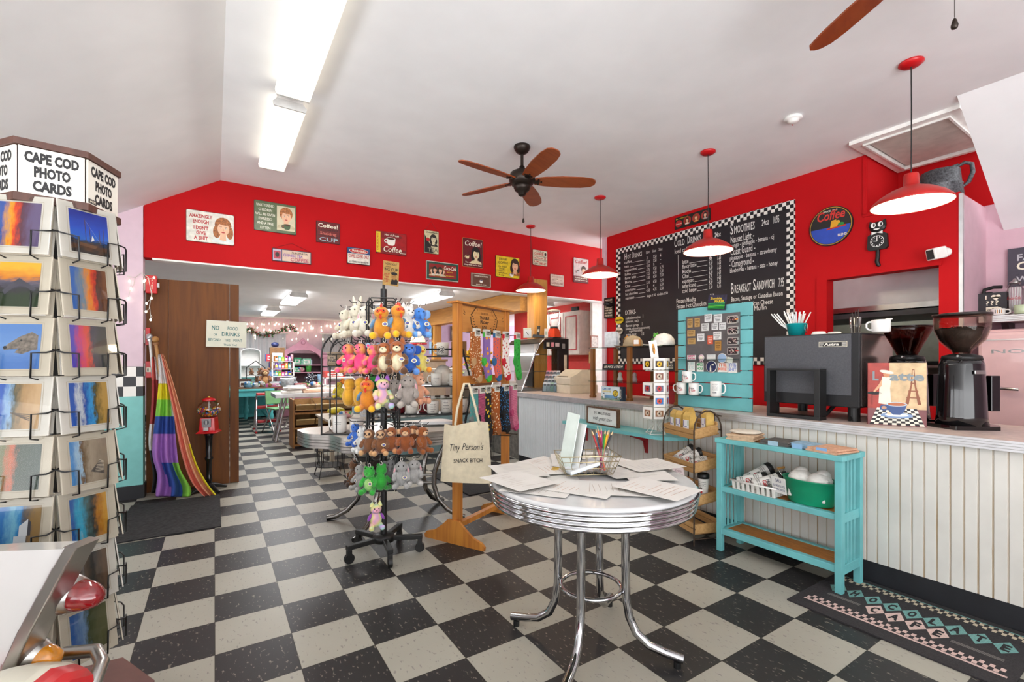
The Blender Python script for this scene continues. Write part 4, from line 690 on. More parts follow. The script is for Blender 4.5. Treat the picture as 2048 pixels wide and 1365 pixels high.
SUN = [('e5b414', '3a2412'), ('c9b6a0', '8a5a4a'), ('c0282c', '6a6a80'), ('d8452a', '3a7ac0'), ('d6c4ae', '9a6a4a')]
for k in range(5):
    for j in range(6):
        a = FACE-PI/2+(j-.0)*PI/3; z = .69+.13+.1*(4-k); m = MB(); c1, c2 = SUN[k]
        m.box(-.045, -.003, 0, .045, 0, .092, PAPER); m.box(-.043, .0, .004, .047, .006, .094, M('ddd9d0', .7)); m.rect(-.032, .02, .032, .072, -.0036, M(c2, .5, 0, .3, 80)); 
        m.disc(0, .046, .02, .022, -.0042, M(c1, .5, 0, .3, 120), 14); m.disc(0, .046, .008, .008, -.0048, M('3a2412', .5), 10)
        if j > 2 and k % 2: continue
        o = m.obj('flower_card', None, 0, (3.07+.092*math.cos(a), 2.585+.092*math.sin(a), z), a+PI/2); lb = ('sunflower card on the top tier', 'cream petal card on the second tier', 'red tulip card on the middle tier', 'red and rainbow card on the fourth tier', 'cream petal card on the lowest tier')[k]
        tag(o, lb+(' facing the room' if j == 0 else ' turned to the side') + ', white spinner', 'greeting card', 'cards on tier %s of the white spinner%s' % ('one two three four five'.split()[k], '' if j else ', front'))
# glass shelving with timber posts
GX, GX2 = 3.40, 3.74; t = T('glass_display', 'glass display shelves on square timber posts along the counter', 'display shelves', (GX, 3.15, CT_)); PW = wood('74441c', '96622e', 'Z', 14, .45, 'stained_post'); SG = glass('dfeeea', .84, 'shelf_glass')
for y in (3.7, 3.18, 2.62):
    for x in (0, GX2-GX): MB().box(x-.02, y-3.15-.02, 0, x+.02, y-3.15+.02, .522, PW).cb((x, y-3.15, .012), (.052, .052, .024), PW).obj('post', t, .002)
for z in (.17, .29, .523): MB().box(-.03, -.56, z, GX2-GX+.03, .585, z+.007, SG).obj('glass_shelf', t)
GT = CT_+.531
def ong(x, y): return fl(x, y, GT)
CAP = lambda c: M(c, .9, 0, .06, 40, bump=.2)
def cap(label, loc, rz, c1, c2):
    t = T('baseball_cap', label, 'cap', loc, rz); m = MB(); m.lathe([(.085, 0), (.088, .02), (.08, .06), (.055, .095), (.02, .108), (0, .11)], CAP(c1), 24, sy=1.12); m.ell((0, 0, .11), (.008, .008, .004), CAP(c1), 8, 5); m.rect(-.035, .03, .035, .075, -.094, M('8a6a52', .8)) if c1 != 'efece4' else m.disc(0, .055, .03, .024, -.094, M('8a7a6a', .8)); m.obj('crown', t)
    m = MB(); n = 12; top = []; 
    for k in range(n+1): a = PI+PI*k/n; top.append((.088*math.cos(a), .095*math.sin(a), .006)); 
    out = [(.098*math.cos(PI+PI*k/n), -.03+.155*math.sin(PI+PI*k/n), .014-.018*abs(k-n/2)/(n/2)) for k in range(n+1)]; vs = top+out+[(x, y, z-.005) for x, y, z in top+out]; N = n+1
    m.add(vs, [(k, k+1, N+k+1, N+k) for k in range(n)]+[(2*N+k+1, 2*N+k, 3*N+k, 3*N+k+1) for k in range(n)]+[(N+k, N+k+1, 3*N+k+1, 3*N+k) for k in range(n)], CAP(c2), True); m.obj('peak', t); return t
cap('tan trucker cap with a brown peak on the glass display', (3.5, 3.23, GT), -PI/2-.9, 'b09c7c', '6e5438'); cap('white cap with a printed badge on the glass display', (3.47, 2.83, GT), -PI/2-.9, 'efece4', 'e2ddd0'); cap('pale cap with a dark peak between the white cap and the cow plush', (3.64, 2.62, GT), -PI/2-1.1, 'd8cdb4', '2c2622')
CAPS_DONE = 1
m = MB(); m.box(-.03, 0, 0, .03, .05, .07, M('c98a4a', .6)); m.rect(-.026, .02, .02, .062, -.0006, PAPER); tag(m.obj('small_box', None, 0, (3.43, 3.12, GT), -PI/2+.5), 'small orange box with a white label beside the tan cap', 'box')
o = T('laminated_print', 'stack of pale laminated prints standing at the end of the glass display', 'print', (3.55, 3.6, GT), -PI/2+.4); 
for k in range(3): MB().box(-.06+.012*k, .02*k, 0, .07+.01*k, .02*k+.003, .17-.006*k, M(('dfe3e6', 'd3d9e0', 'e6e4e2')[k], .3, 0, .1, 30)).obj('sheet', o)
m = MB(); m.box(-.13, 0, 0, .13, .01, .062, M('17171b', .5)); m.text('BE NICE & TIDY!', 0, .02, .022, CT, -.0006, b=.02, sh=.2, w=.22); o = m.obj('counter_sign', None, 0, (3.425, 3.43, CT_+.298), -PI/2+.2); o.rotation_euler[0] = R(-12); tag(o, 'black leaning sign lettered in white behind the glass', 'sign')
m = MB(); m.box(-.05, 0, 0, .05, .012, .07, M('1b1c20', .5)); m.text('BE NICE', 0, .04, .016, CT, -.0006, b=.02, w=.07); m.text('OR ELSE', 0, .016, .016, CT, -.0006, b=.02, w=.07); tag(m.obj('block_sign', None, 0, (3.5, 2.79, CT_+.298), -PI/2+.3), 'small black block sign BE NICE OR ELSE on the glass shelf', 'sign')
m = MB(); m.box(-.11, 0, 0, .11, .03, .06, M('a9cfc6', .5)); m.box(-.11, -.001, 0, .11, 0, .02, checker(.02, .02, axes=(0, 2))); tag(m.obj('small_crate', None, 0, (3.62, 3.05, CT_+.298), -PI/2+.3), 'pale green box with a chequered strip behind the glass', 'box')
for k, (y, c, lab) in enumerate(((3.5, 'e6e2da', 'white figurine behind the glass near the cash register'), (3.3, 'd7b7bb', 'pink figurine behind the glass beside a timber post'))):
    m = MB(); m.lathe([(0, 0), (.025, 0), (.03, .02), (.018, .05), (.022, .07), (.012, .09), (0, .095)], M(c, .4), 14); tag(m.obj('figurine', None, 0, (3.6, y, CT_+.178), 0), lab, 'figurine')
o = MB().ell((0, 0, .045), .045, M('c9a9b4', .15, .3), 18, 12).lathe([(0, .088), (.01, .088), (.01, .1), (0, .1)], STEEL, 10).obj('glass_bauble', None, 0, (3.52, 3.58, CT_)); tag(o, 'round pink ornament under the glass shelves', 'ornament')
o = MB().lathe([(0, 0), (.04, 0), (.055, .05), (.08, .09), (.09, .085), (.1, .1), (0, .03)], M('dcbcae', .6), 14).obj('seashell', None, 0, (3.62, 2.98, CT_), .5); tag(o, 'pale fan-shaped shell ornament under the glass shelves', 'ornament')
o = MB().box(-.05, -.04, 0, .05, .04, .13, M('a4262c', .4, .2)).obj('red_tin', None, .004, (3.5, 2.72, CT_), .2); tag(o, 'red tin box behind the last timber post', 'tin')
# puzzle box
t = T('puzzle_box', 'blue and white lighthouse puzzle box before the glass display', 'box', (3.29, 3.31, CT_), -PI/2+.16); m = MB(); w, h = .255, .135
m.box(-w/2, 0, 0, w/2, .05, h, M('1f3446', .5)); y = -.0006; m.rect(-w/2, 0, w/2-.035, h, y, M('d4e3e8', .5)); m.rect(-w/2, 0, w/2-.035, .035, y*2, M('7f9b8a', .5, 0, .3, 60)); m.rect(-w/2+.02, .02, w/2-.06, .05, y*2.5, M('6f9fc6', .5, 0, .2)); m.text('CAPE COD', -.06, .1, .022, M('2a6aa8', .5, 0, 0), y*4, b=.03, w=.1); m.text('LIGHTHOUSE', -.06, .078, .016, YT, y*4, b=.03, w=.1)
m.flat([(-.1, .02), (-.085, .02), (-.088, .065), (-.097, .065)], y*4, WHITE); m.rect(-.098, .06, -.087, .07, y*5, DT); m.disc(.045, .07, .034, .034, y*4, INK, 20); m.disc(.045, .07, .029, .029, y*5, M('c9b23a', .5, 0, .4, 80), 20); m.flat([(.02, .012), (.07, .012), (.06, .03), (.045, .02)], y*4, M('5a4632', .5)); m.text('CAPE COD', w/2-.017, h/2, .014, CT, y, rot=90, w=.09); m.obj('carton', t)
# cash register and leaflet stand
t = T('cash_register', 'beige cash register on the counter beside the leaflets', 'cash register', (3.76, 4.42, CT_), -PI/2-.12); BE = M('cfc5ae', .5, 0, .04)
MB().box(-.2, -.2, 0, .2, .2, .1, BE).obj('cash_drawer', t, .006)
m = MB(); m.prism([(-.19, .105), (.19, .105), (.19, .18), (.05, .25), (-.08, .27), (-.13, .24), (-.19, .19)], -.19, .17, BE, 0); m.T = None
m = MB(); m.prism([(.19, .102), (-.19, .102), (-.19, .19), (-.08, .24), (-.02, .285), (.1, .285), (.19, .2)], -.19, .19, BE, 0); m.obj('register_body', t, .01)
m = MB(); m.box(-.12, -.185, .193, .12, -.1, .197, M('b5a98e', .5)); 
for k in range(18): m.box(-.1+.035*(k % 6), -.18+.027*(k//6), .197, -.075+.035*(k % 6), -.16+.027*(k//6), .207, M('8f8672', .5))
m.obj('keypad', t)
t = T('leaflet_stand', 'clear stand of tiered leaflets at the end of the counter', 'leaflet stand', (3.52, 4.62, CT_), -PI/2+.5)
m = MB(); AC = glass('e6eef0', .82, 'acrylic_stand'); 
for k in range(4): m.cb((0, .03*k, .05+.05*k), (.2, .003, .1+.0*k), AC, (-12, 0, 0)); m.cb((0, .015+.03*k, .005+.05*k), (.2, .03, .003), AC)
m.obj('stand_tiers', t)
for k in range(4):
    for j in range(4): c = ('dfe4e6', 'c98aa4', 'a9c9b4', 'e2c9c4', '8a7fb4', 'cfd6da', 'd7a4a0', 'b4c6d4')[(k*3+j*5) % 8]; m = MB(); m.box(-.022, 0, 0, .022, .004, .11, M(c, .5, 0, .05)); m.rect(-.016, .07, .016, .095, -.0005, M('77707a', .5, 0, .2)); o = m.obj('leaflet', None, 0, (0, 0, 0)); p = t.matrix_basis @ Vector((-.074+.049*j, .008+.03*k, .01+.05*k)); o.location = (3.52+math.cos(-PI/2+.5)*(-.074+.049*j)-math.sin(-PI/2+.5)*(.008+.03*k), 4.62+math.sin(-PI/2+.5)*(-.074+.049*j)+math.cos(-PI/2+.5)*(.008+.03*k), CT_+.012+.05*k); o.rotation_euler = (R(-12), 0, -PI/2+.5); tag(o, 'folded leaflet in the '+('front', 'second', 'third', 'rear')[k]+' tier of the clear stand', 'leaflet', 'leaflets in the %s tier' % ('front', 'second', 'third', 'rear')[k])
# pastry case at the far end
t = T('pastry_case', 'curved glass display case with chrome edges past the counter end', 'display case', (3.36, 5.0, 0)); L2 = .8
prof = [(.0, .905), (.1, 1.13), (.21, 1.38), (.29, 1.53), (.37, 1.59), (.5, 1.61), (.78, 1.61)]
MB().box(.02, .0, 0, .44, L2, .9, M('7a766f', .6, 0, .2, 20)).box(.44, .0, 0, .77, .36, .9, M('7a766f', .6, 0, .2, 20)).obj('base_cabinet', t); MB().box(0, -.0, .9, .44, L2, .92, STEEL).box(.44, 0, .9, .78, .36, .92, STEEL).obj('deck', t)
for y in (.0, L2): MB().tube([(x, y, z) for x, z in prof[:6]], .013, CHROME, 8).obj('chrome_edge', t)
m = MB(); P5 = prof[:4]; m.add([(x, y, z) for x, z in P5 for y in (.01, L2-.01)], [(2*k, 2*k+1, 2*k+3, 2*k+2) for k in range(3)], GLASS); m.obj('front_glass', t)
m = MB(); P6 = prof[3:]; m.add([(x, y if y < 0 or x < .45 else .36, z+d) for d in (0, .012) for x, z in P6 for y in (-.01, L2)], [(2*k, 2*k+1, 2*k+3, 2*k+2) for k in range(3)]+[(8+2*k, 8+2*k+2, 8+2*k+3, 8+2*k+1) for k in range(3)], M('5f554e', .35, .6)); m.obj('top_panel', t)
m = MB(); m.prism([(.36, 1.46), (.36, 1.585), (.5, 1.605), (.78, 1.605), (.78, .93), (.6, .93), (.6, 1.46)], -.004, .016, M('231f1e', .35), 1); m.obj('end_panel', t)
m = MB(); m.add([(.03, .005, .93), (.6, .005, .93), (.6, .005, 1.46), (.27, .005, 1.46)], [(0, 1, 2, 3)], GLASS); m.obj('end_glass', t); MB().box(.43, .37, .93, .45, L2, 1.59, M('1d1b1b', .3)).box(.76, .02, .93, .78, .36, 1.6, M('1d1b1b', .3)).obj('rear_doors', t)
for z in (1.15, 1.38): m = MB(); m.box(.3 if z > 1.2 else .14, .02, z, .42, L2-.02, z+.008, SG); m.box(.29 if z > 1.2 else .13, .02, z-.005, .3 if z > 1.2 else .145, L2-.02, z+.014, ALU); m.obj('glass_shelf', t)
for k, (u, v, w, h, c) in enumerate(((.42, 1.52, .05, .055, 'd8cbb4'), (.5, 1.52, .05, .06, 'd88a96'), (.58, 1.52, .07, .05, 'c9b0b0'), (.69, 1.5, .05, .07, '8a8480'), (.72, 1.28, .05, .2, 'ddcdb4'))): o = MB().box(u-w/2, -.0065, v-h/2, u+w/2, -.005, v+h/2, M(c, .6)).obj('notice', None, 0, (3.36, 5.0, 0)); tag(o, ('tan note', 'pink note', 'pale pink card', 'grey square label', 'long cream list')[k]+' taped to the end of the pastry case', 'note')
PT = 1.625
t = T('blender', 'blender with an orange base and glass jar on the pastry case', 'blender', (3.98, 5.12, PT), FACE); MB().lathe([(0, 0), (.1, 0), (.1, .012), (.075, .1), (.06, .125), (0, .125)], M('d8431c', .35), 4+0, smooth=False).obj('motor_base', t)
MB().lathe([(.05, .126), (.055, .15), (.08, .2), (.085, .34), (.09, .36), (.087, .36), (.08, .34), (.074, .2), (.05, .15)], GLASS, 24).obj('jar', t); MB().lathe([(0, .36), (.09, .36), (.09, .375), (.04, .39), (0, .39)], M('d8cdbd', .4), 24).obj('lid', t); MB().lathe([(0, .126), (.056, .126), (.056, .15), (0, .15)], M('26201e', .4), 20).obj('jar_collar', t)
t = T('desk_phone', 'black cordless phone in its cradle on the pastry case', 'phone', (3.8, 5.24, PT), FACE, None, .85); MB().prism([(-.1, 0), (.1, 0), (.09, .035), (-.09, .05)], -.06, .06, BLK, 1).obj('cradle', t, .004); m = MB(); m.cb((0, .0, .11), (.05, .03, .17), BLK, (-18, 6, 0)); m.obj('handset', t, .008); MB().cb((0, -.02, .11), (.03, .006, .05), M('b9b8a8', .4), (-18, 6, 0)).obj('screen', t)
for k, (x, y, w, h, c, lab) in enumerate(((3.72, 5.4, .11, .14, 'c9cfc0', 'pale framed card behind the phone'), (3.66, 5.3, .1, .1, 'd5d8da', 'small white card with a pen stroke beside the phone'), (3.86, 5.14, .05, .12, 'e2dcd2', 'slim white box beside the blender'))):
    m = MB(); m.box(-w/2, 0, 0, w/2, .02, h, M(c, .6)); m.line([(-w*.2, h*.7), (w*.15, h*.3)], .008, -.0006, INK) if k == 1 else m.rect(-w*.3, h*.3, w*.3, h*.7, -.0006, M('a9b4a4', .6)); tag(m.obj('card_holder', None, 0, (x, y, PT), FACE), lab+' on the pastry case', 'card')
# timber frame of the opening
OAK = wood('b57f3a', 'd39a4c', 'Z', 6, .55, 'pale_timber'); OAKY = wood('b57f3a', 'd39a4c', 'Y', 6, .55, 'pale_timber')
tag(MB().box(-.115, -.09, 0, .115, .09, 2.47, OAK).obj('timber_post', None, .004, (3.945, 5.47, 0)), 'square pale timber post at the edge of the red wall', 'post')
tag(MB().box(-.08, -.08, 0, .08, .08, 2.05, OAK).obj('timber_post', None, .004, (3.945, 9.1, 0)), 'square pale timber post deeper in the shop under the beam', 'post')
tag(MB().box(-.1, 0, 0, .1, 6.4, .3, OAKY).obj('timber_beam', None, .004, (3.945, 5.76, 2.052)), 'long pale timber beam running away from the red wall', 'beam')
# wall shelf, fridge
t = T('wall_shelf', 'pink wall shelf with a ribbed aluminium edge over the fridge', 'shelf', (5.56, .6, 1.6)); MB().box(-.3, -.9, 0, 0, .53, .055, M('d9bcc2', .5)).obj('board', t); m = MB(); [m.box(-.312, -.9, .002+.0135*k, -.3, .53, .013+.0135*k, ALU) for k in range(4)]; m.obj('ribbed_edge', t)
m = MB(); m.prism([(-.22, 0), (-.001, 0), (-.001, -.2), (-.04, -.2)], .38, .42, M('3a2a2c', .5), 1); m.obj('bracket', t); SZ = 1.656
def shf(x, y, X=5.33): return pX(x, y, X)
p = shf(1984, 630); t = T('coffee_box', 'chalkboard-style gift box with a heart and coffee cup on the wall shelf', 'box', (5.33, p.y, SZ), -PI/2); m = MB(); m.box(-.085, 0, 0, .085, .1, .19, M('2c2b30', .6)); y = -.0006; m.text('I', -.035, .14, .03, CT, y, b=.04); m.disc(.01, .158, .016, .014, y, CT); m.disc(.035, .158, .016, .014, y, CT); m.flat([(-.006, .155), (.051, .155), (.022, .125)], y, CT); m.text('???', 0, .09, .035, CT, y, w=.08); m.rect(-.035, .03, .035, .075, y, CT); m.disc(.04, .055, .016, .016, y*.9, CT); m.text('coffee', 0, .045, .018, INK, y*2, w=.055, sh=.2); m.disc(0, .024, .06, .008, y, CT); m.obj('carton', t); MB().tube([(-.06, .05, .19), (-.055, .05, .225), (.0, .05, .24), (.05, .05, .235)], .014, BLK).obj('carry_handle', t)
p = shf(2028, 628); t = T('straw_jar', 'glass straw dispenser with red lettering on the wall shelf', 'straw dispenser', (5.36, p.y, SZ), -PI/2); MB().lathe([(0, 0), (.058, 0), (.058, .01), (.03, .018), (0, .02)], STEEL, 24).obj('foot', t); m = MB(); m.lathe([(.03, .018), (.048, .03), (.052, .2), (.03, .25), (.026, .25), (.048, .2), (.044, .032)], GLASS, 24); m.text('Coca-Cola', 0, .12, .025, RT, 0, w=.085, sh=.3, bend=.053); m.obj('glass_jar', t); MB().lathe([(0, .25), (.034, .25), (.036, .26), (.015, .275), (.008, .29), (0, .292)], STEEL, 20).obj('lid', t)
for k in range(12): a = k*.53; o = MB().tube([(.03*math.cos(a), .03*math.sin(a), .03), (.032*math.cos(a+.2), .032*math.sin(a+.2), .22)], .003, M('e8e6e4', .4), 6).obj('drinking_straw', None, 0, t.location); tag(o, 'white straw inside the glass straw dispenser', 'straw', 'straws in the dispenser')
def pat(m, r, h): [m.text('|', -.02+.012*k, .02, .02, M('c9862a', .5) if k % 2 else INK, 0, b=.05, bend=r) for k in range(4)]
mug('patterned_mug', 'small white cup with orange and black marks on the wall shelf', (5.27, shf(1996, 630, 5.27).y, SZ), -PI/2+.3, h=.052, r=.042, draw=pat); mug('patterned_mug', 'green and blue cup at the photo edge on the wall shelf', (5.27, shf(2043, 630, 5.27).y, SZ), -PI/2+.3, 'b9c9a4', h=.07, r=.042)
o = MB().lathe([(0, 0), (.05, 0), (.055, .12), (.045, .2), (0, .2)], STEEL, 24).box(-.09, -.01, .17, -.05, .01, .21, BLK).obj('moka_pot', None, 0, (5.45, shf(2002, 628, 5.45).y, SZ), -PI/2); tag(o, 'steel coffee pot behind the heart box on the wall shelf', 'coffee pot')
p, q = pX(2017, 500, 5.555), pX(2048, 572, 5.555); t = T('canvas_sign', 'charcoal canvas sign with pale capitals cut off by the photo edge', 'sign', (5.558, p.y, q.z), -PI/2); h = p.z-q.z; m = MB(); m.box(0, -.03, 0, .5, 0, h, M('4a4652', .7, 0, .05)); GT_ = M('b9b6bd', .7, 0, 0); m.text('FA', .05, h*.66, h*.17, GT_, -.0306, 'L', b=.02, w=.085); m.text('CL', .05, h*.42, h*.2, CT, -.0306, 'L', b=.03, w=.1); m.text('...', .05, h*.3, .02, DT, -.0306, 'L'); m.text('WE', .05, h*.1, h*.15, GT_, -.0306, 'L', b=.02, w=.1); m.obj('canvas', t)
t = T('pink_fridge', 'retro pink fridge behind the counter with a chrome handle', 'fridge', (4.8, .66, 0), -PI/2); FP = M('dcb6b6', .25, 0, .02, coat=.4)
MB().box(-.37, .0, .03, .37, .62, 1.52, FP).obj('cabinet', t, .03); d = MB().box(-.368, -.06, .1, .368, -.003, 1.5, FP).obj('door', t, .025); MB().box(-.365, -.067, 1.437, .365, -.058, 1.447, M('e9dedb', .2, .5)).obj('chrome_strip', t)
m = MB(); 
m.text('NOSTALGIA', -.3, 1.345, .028, STEEL, -.0612, 'L', b=.01, w=.6); m.obj('lettering', d); m = MB(); m.tube([(-.33, -.06, 1.1), (-.33, -.095, 1.1), (-.31, -.1, 1.098), (-.15, -.1, 1.09)], .011, CHROME, 8); m.obj('handle', d)
# what the serving window shows
t = T('range_hood', 'brushed steel kitchen hood seen through the serving window', 'range hood', (5.5, 1.9, 1.75)); m = MB(); m.box(0, -.7, .08, .9, 1.1, .74, M('c6c9ca', .35, .3, .08, 3)); m.box(-.01, -.7, .04, .9, 1.1, .09, STEEL); m.obj('hood', t); m = MB(); m.box(.02, -.7, -.02, .9, 1.1, .03, M('46484a', .5)); m.obj('filter_bank', t)
lamp('hood_fill_light', 'AREA', (6.0, 2.2, 2.48), 45, (.95, 1, .98), 1.2, .4)  # fill added to brighten the range hood; no fixture is modelled
t = T('steel_shelf', 'steel kitchen shelf with dark pans seen through the serving window', 'shelf', (6.62, 1.9, 1.22)); MB().box(0, -.9, 0, .27, 1, .03, STEEL).obj('shelf_plate', t); MB().box(.02, -.9, -1.2, .06, -.86, 0, STEEL).obj('leg', t); MB().box(.02, .96, -1.2, .06, 1, 0, STEEL).obj('leg', t)
for k in range(5): o = MB().lathe([(0, 0), (.1, 0), (.13, .04), (.125, .04), (0, .006)], BLK, 18).obj('pan', None, 0, (6.755, 1.2+.33*k, 1.251)); tag(o, 'dark pan on the steel kitchen shelf', 'pan', 'pans on the kitchen shelf')
t = T('kitchen_worktop', 'steel kitchen worktop seen low through the serving window', 'worktop', (5.7, 1.9, 0)); MB().box(0, -1, .86, .9, 1, .9, STEEL).obj('top', t); MB().box(.05, -1, 0, .85, 1, .86, M('5a5c60', .5, .4)).obj('cabinet', t)
# ================================================================ IN FRONT OF THE COUNTER
RAT = wood('8a531c', 'b8762c', 'Y', 40, .6, 'woven_rattan')
t = T('bookcase', 'turquoise slatted bookcase with rattan shelves against the counter', 'bookcase', (2.885, 1.16, 0)); bd, bl, bz = .27, .752, .735; q = .036
for x, y in ((0, 0), (0, bl-q), (bd-q, 0), (bd-q, bl-q)): MB().box(x, y, 0, x+q, y+q, bz, TEAL).obj('post', t, .002)
for z0, z1 in ((bz, bz+.03), (.405, .44), (.115, .155)):
    e = .006 if z0 < bz else -.008; m = MB(); m.box(e, e, z0, .045, bl-e, z1, TEAL); m.box(bd-.045, e, z0, bd-e, bl-e, z1, TEAL); m.box(.045, e, z0, bd-.045, .05, z1, TEAL); m.box(.045, bl-.05, z0, bd-.045, bl-e, z1, TEAL); s = m.obj('shelf', t, .003); MB().box(.044, .049, z0+.01, bd-.044, bl-.049, z1-.004, RAT).obj('rattan_panel', s)
for y in (q*.3, bl-q*.7):
    for k in range(4): x = .056+.043*k; MB().box(x, y+.002, .1, x+.018, y+.012, bz, TEAL).obj('slat', t)
    for z in (.105, .39): MB().box(q, y-.006, z, bd-q, y+.02, z+.03, TEAL).obj('side_rail', t)
BT_, BM = bz+.0305, .4405
def cloth(name, label, x, y, c, n, w=.15, d=.17, rz=0, cat='dishcloth', band=None, z=BT_):
    t = T(name, label, cat, (x, y, z), rz); C = M(c, .95, 0, .1, 50, bump=.6)
    m = MB()
    for k in range(n): e = .006*k % .011; m.prism([(-d/2+e, 0), (d/2-e, 0), (d/2-e+.006, .006), (d/2-e, .012), (-d/2+e, .012), (-d/2+e-.006, .006)], -w/2+e, w/2-e, C, 0); m.T = Matrix.Translation((0, 0, .0125*(k+1)))
    m.obj('folded_cloth', t, .004)
    if band: MB().box(-d/2-.014, -.03, .0, -d/2-.011, .03, .028, M(band, .6)).obj('price_band', t)
    return t
cloth('dishcloth', 'thick folded tan knitted cloth at the far end of the bookcase', 3.0, 1.775, 'c7a98a', 3, .2, .17, .2); cloth('dishcloth', 'folded charcoal cloth on the bookcase top', 3.0, 1.545, '55524f', 2, .19, .17, .05, band='9fb9c9'); cloth('dishcloth', 'folded light blue cloth between the charcoal and peach ones', 3.02, 1.4, '8fb0c8', 2, .15, .17, -.1, band='8fb3d6'); cloth('dishcloth', 'folded peach knitted cloth at the near end of the bookcase', 3.0, 1.255, 'd0a184', 2, .2, .17, -.15, band='86aedb')
o = MB().ell((0, 0, .012), (.09, .1, .014), M('d9d0c0', .95, 0, .06, 40, bump=.5), 16, 6).obj('dishcloth', None, 0, (3.01, 1.78, BT_+.036), .3); tag(o, 'cream cloth lying over the tan folded cloth', 'dishcloth')
# tumblers
def tumbler_art(m, r, h):
    m.text('Hole', 0, h*.5, h*.12, INK, 0, b=.02, sh=.2, w=.05, bend=r); m.text('Cafe', 0, h*.34, h*.15, RT, 0, b=.03, sh=.2, w=.05, bend=r)
    for z in (.12, .2, .68, .76, .84): m.text('coffee love coffee', 0, h*z, h*.045, INK, 0, b=.01, w=.1, bend=r)
def tumbler(label, loc, rot, group=None):
    t = T('travel_tumbler', label, 'tumbler', loc, 0, group); t.rotation_euler = [R(a) for a in rot]; m = MB(); m.lathe([(0, 0), (.029, 0), (.036, .15), (.037, .155)], M('ebe8e2', .3), 24); tumbler_art(m, .0352, .15); m.obj('body', t)
    m = MB(); m.lathe([(.037, .152), (.041, .155), (.041, .178), (.036, .186), (.026, .188), (.024, .182), (0, .182)], BLK, 24); m.obj('lid', t); return t
# tray and green tub on the middle shelf
t = T('plastic_basket', 'shallow white plastic basket of tumblers on the middle shelf', 'basket', (3.0, 1.665, BM), 0)
m = MB(); WB = M('e4e2dc', .4); pr = [(-.1, -.135), (.1, -.135), (.1, .135), (-.1, .135)]
m.box(-.095, -.13, 0, .095, .13, .004, WB)
for k in range(9): 
    for s in (-1, 1): y = -.13+.26*k/8; m.cb((s*.102, y, .03), (.004, .018, .055), WB, (0, s*8, 0)); 
    for s in (-1, 1): x = -.098+.196*k/8; m.cb((x, s*.134, .03), (.014, .004, .055), WB, (-s*8, 0, 0))
m.tube([(-.11, -.145, .06), (.11, -.145, .06), (.11, .145, .06), (-.11, .145, .06)], .006, WB, 6, True); m.obj('basket_weave', t)
tumbler('black-lidded tumbler lying highest in the white basket', (3.03, 1.79, BM+.05), (0, 64, -38)); tumbler('black-lidded tumbler lying low at the front of the white basket', (2.93, 1.79, BM+.045), (0, 78, -50)); tumbler('black-lidded tumbler resting on the near rim of the white basket', (2.93, 1.68, BM+.05), (0, 74, -40))
tumbler('tumbler behind the others in the white basket', (3.03, 1.7, BM+.045), (0, 76, -45))
GRN = M('12946a', .35, 0, .05, 6); t = T('party_tub', 'green oval metal tub of white cloths on the middle shelf', 'tub', (3.0, 1.37, BM), 0)
MB().lathe([(0, 0), (.085, 0), (.088, .004), (.098, .075), (.1, .08), (.102, .085), (.11, .14), (.114, .143), (.11, .147), (.105, .143), (.094, .075), (.084, .008), (0, .008)], GRN, 36, sy=1.38, sx=.95).obj('tub', t)
for s in (1, -1): m = MB(); m.tube([(-.035, s*.148, .138), (-.04, s*.172, .175), (.04, s*.172, .175), (.035, s*.148, .138)], .0025, STEEL, 6); m.tube([(-.035, s*.172, .175), (.035, s*.172, .175)], .008, M('a87a3c', .5), 8); m.obj('handle', t)
for k, (y, lab) in enumerate(((-.05, 'white towel folded in the near end of the green tub'), (.055, 'white towel folded in the far end of the green tub'))): m = MB(); C = M('e3dfd9', .95, 0, .05, 50, bump=.6); m.ell((0, y, .135), (.075, .065, .055), C, 16, 9); m.ell((.02, y*1.15, .165), (.05, .04, .04), C, 14, 8); m.cb((0, y, .09), (.12, .1, .14), C, (6, 8, 10)); tag(m.obj('towel', None, .01, (3.0, 1.37, BM)), lab, 'towel')
def note(label, loc, rz, w, h, rows, c='e8e8e4', tilt=0, ink='2a3a6a', cat='price note'):
    m = MB(); m.box(-w/2, 0, -h/2, w/2, .001, h/2, M(c, .6, 0, .02)); 
    for s, z, k, ww in rows: m.text(s, 0, z*h, k*h, M(ink, .6, 0, 0), -.0006, b=.01, w=ww*w)
    o = m.obj('price_note', None, 0, loc, rz); o.rotation_euler[0] = tilt; return tag(o, label, cat)
note('white SALE note taped to the green tub', (2.893, 1.5, BM+.09), -PI/2-.25, .1, .1, (('SALE', .2, .2, .4), ('OLD BREAKFAST KITS', -.1, .13, .84), ('50% AND CANDLES', -.32, .13, .8)), tilt=.15)
note('pink note on the rusty rack beside the tumblers', (2.78, 2.14, .5), -PI/2+.1, .09, .075, (('$24.95', .0, .2, .6),), 'e6d5d5', .25, '8a5a6a')
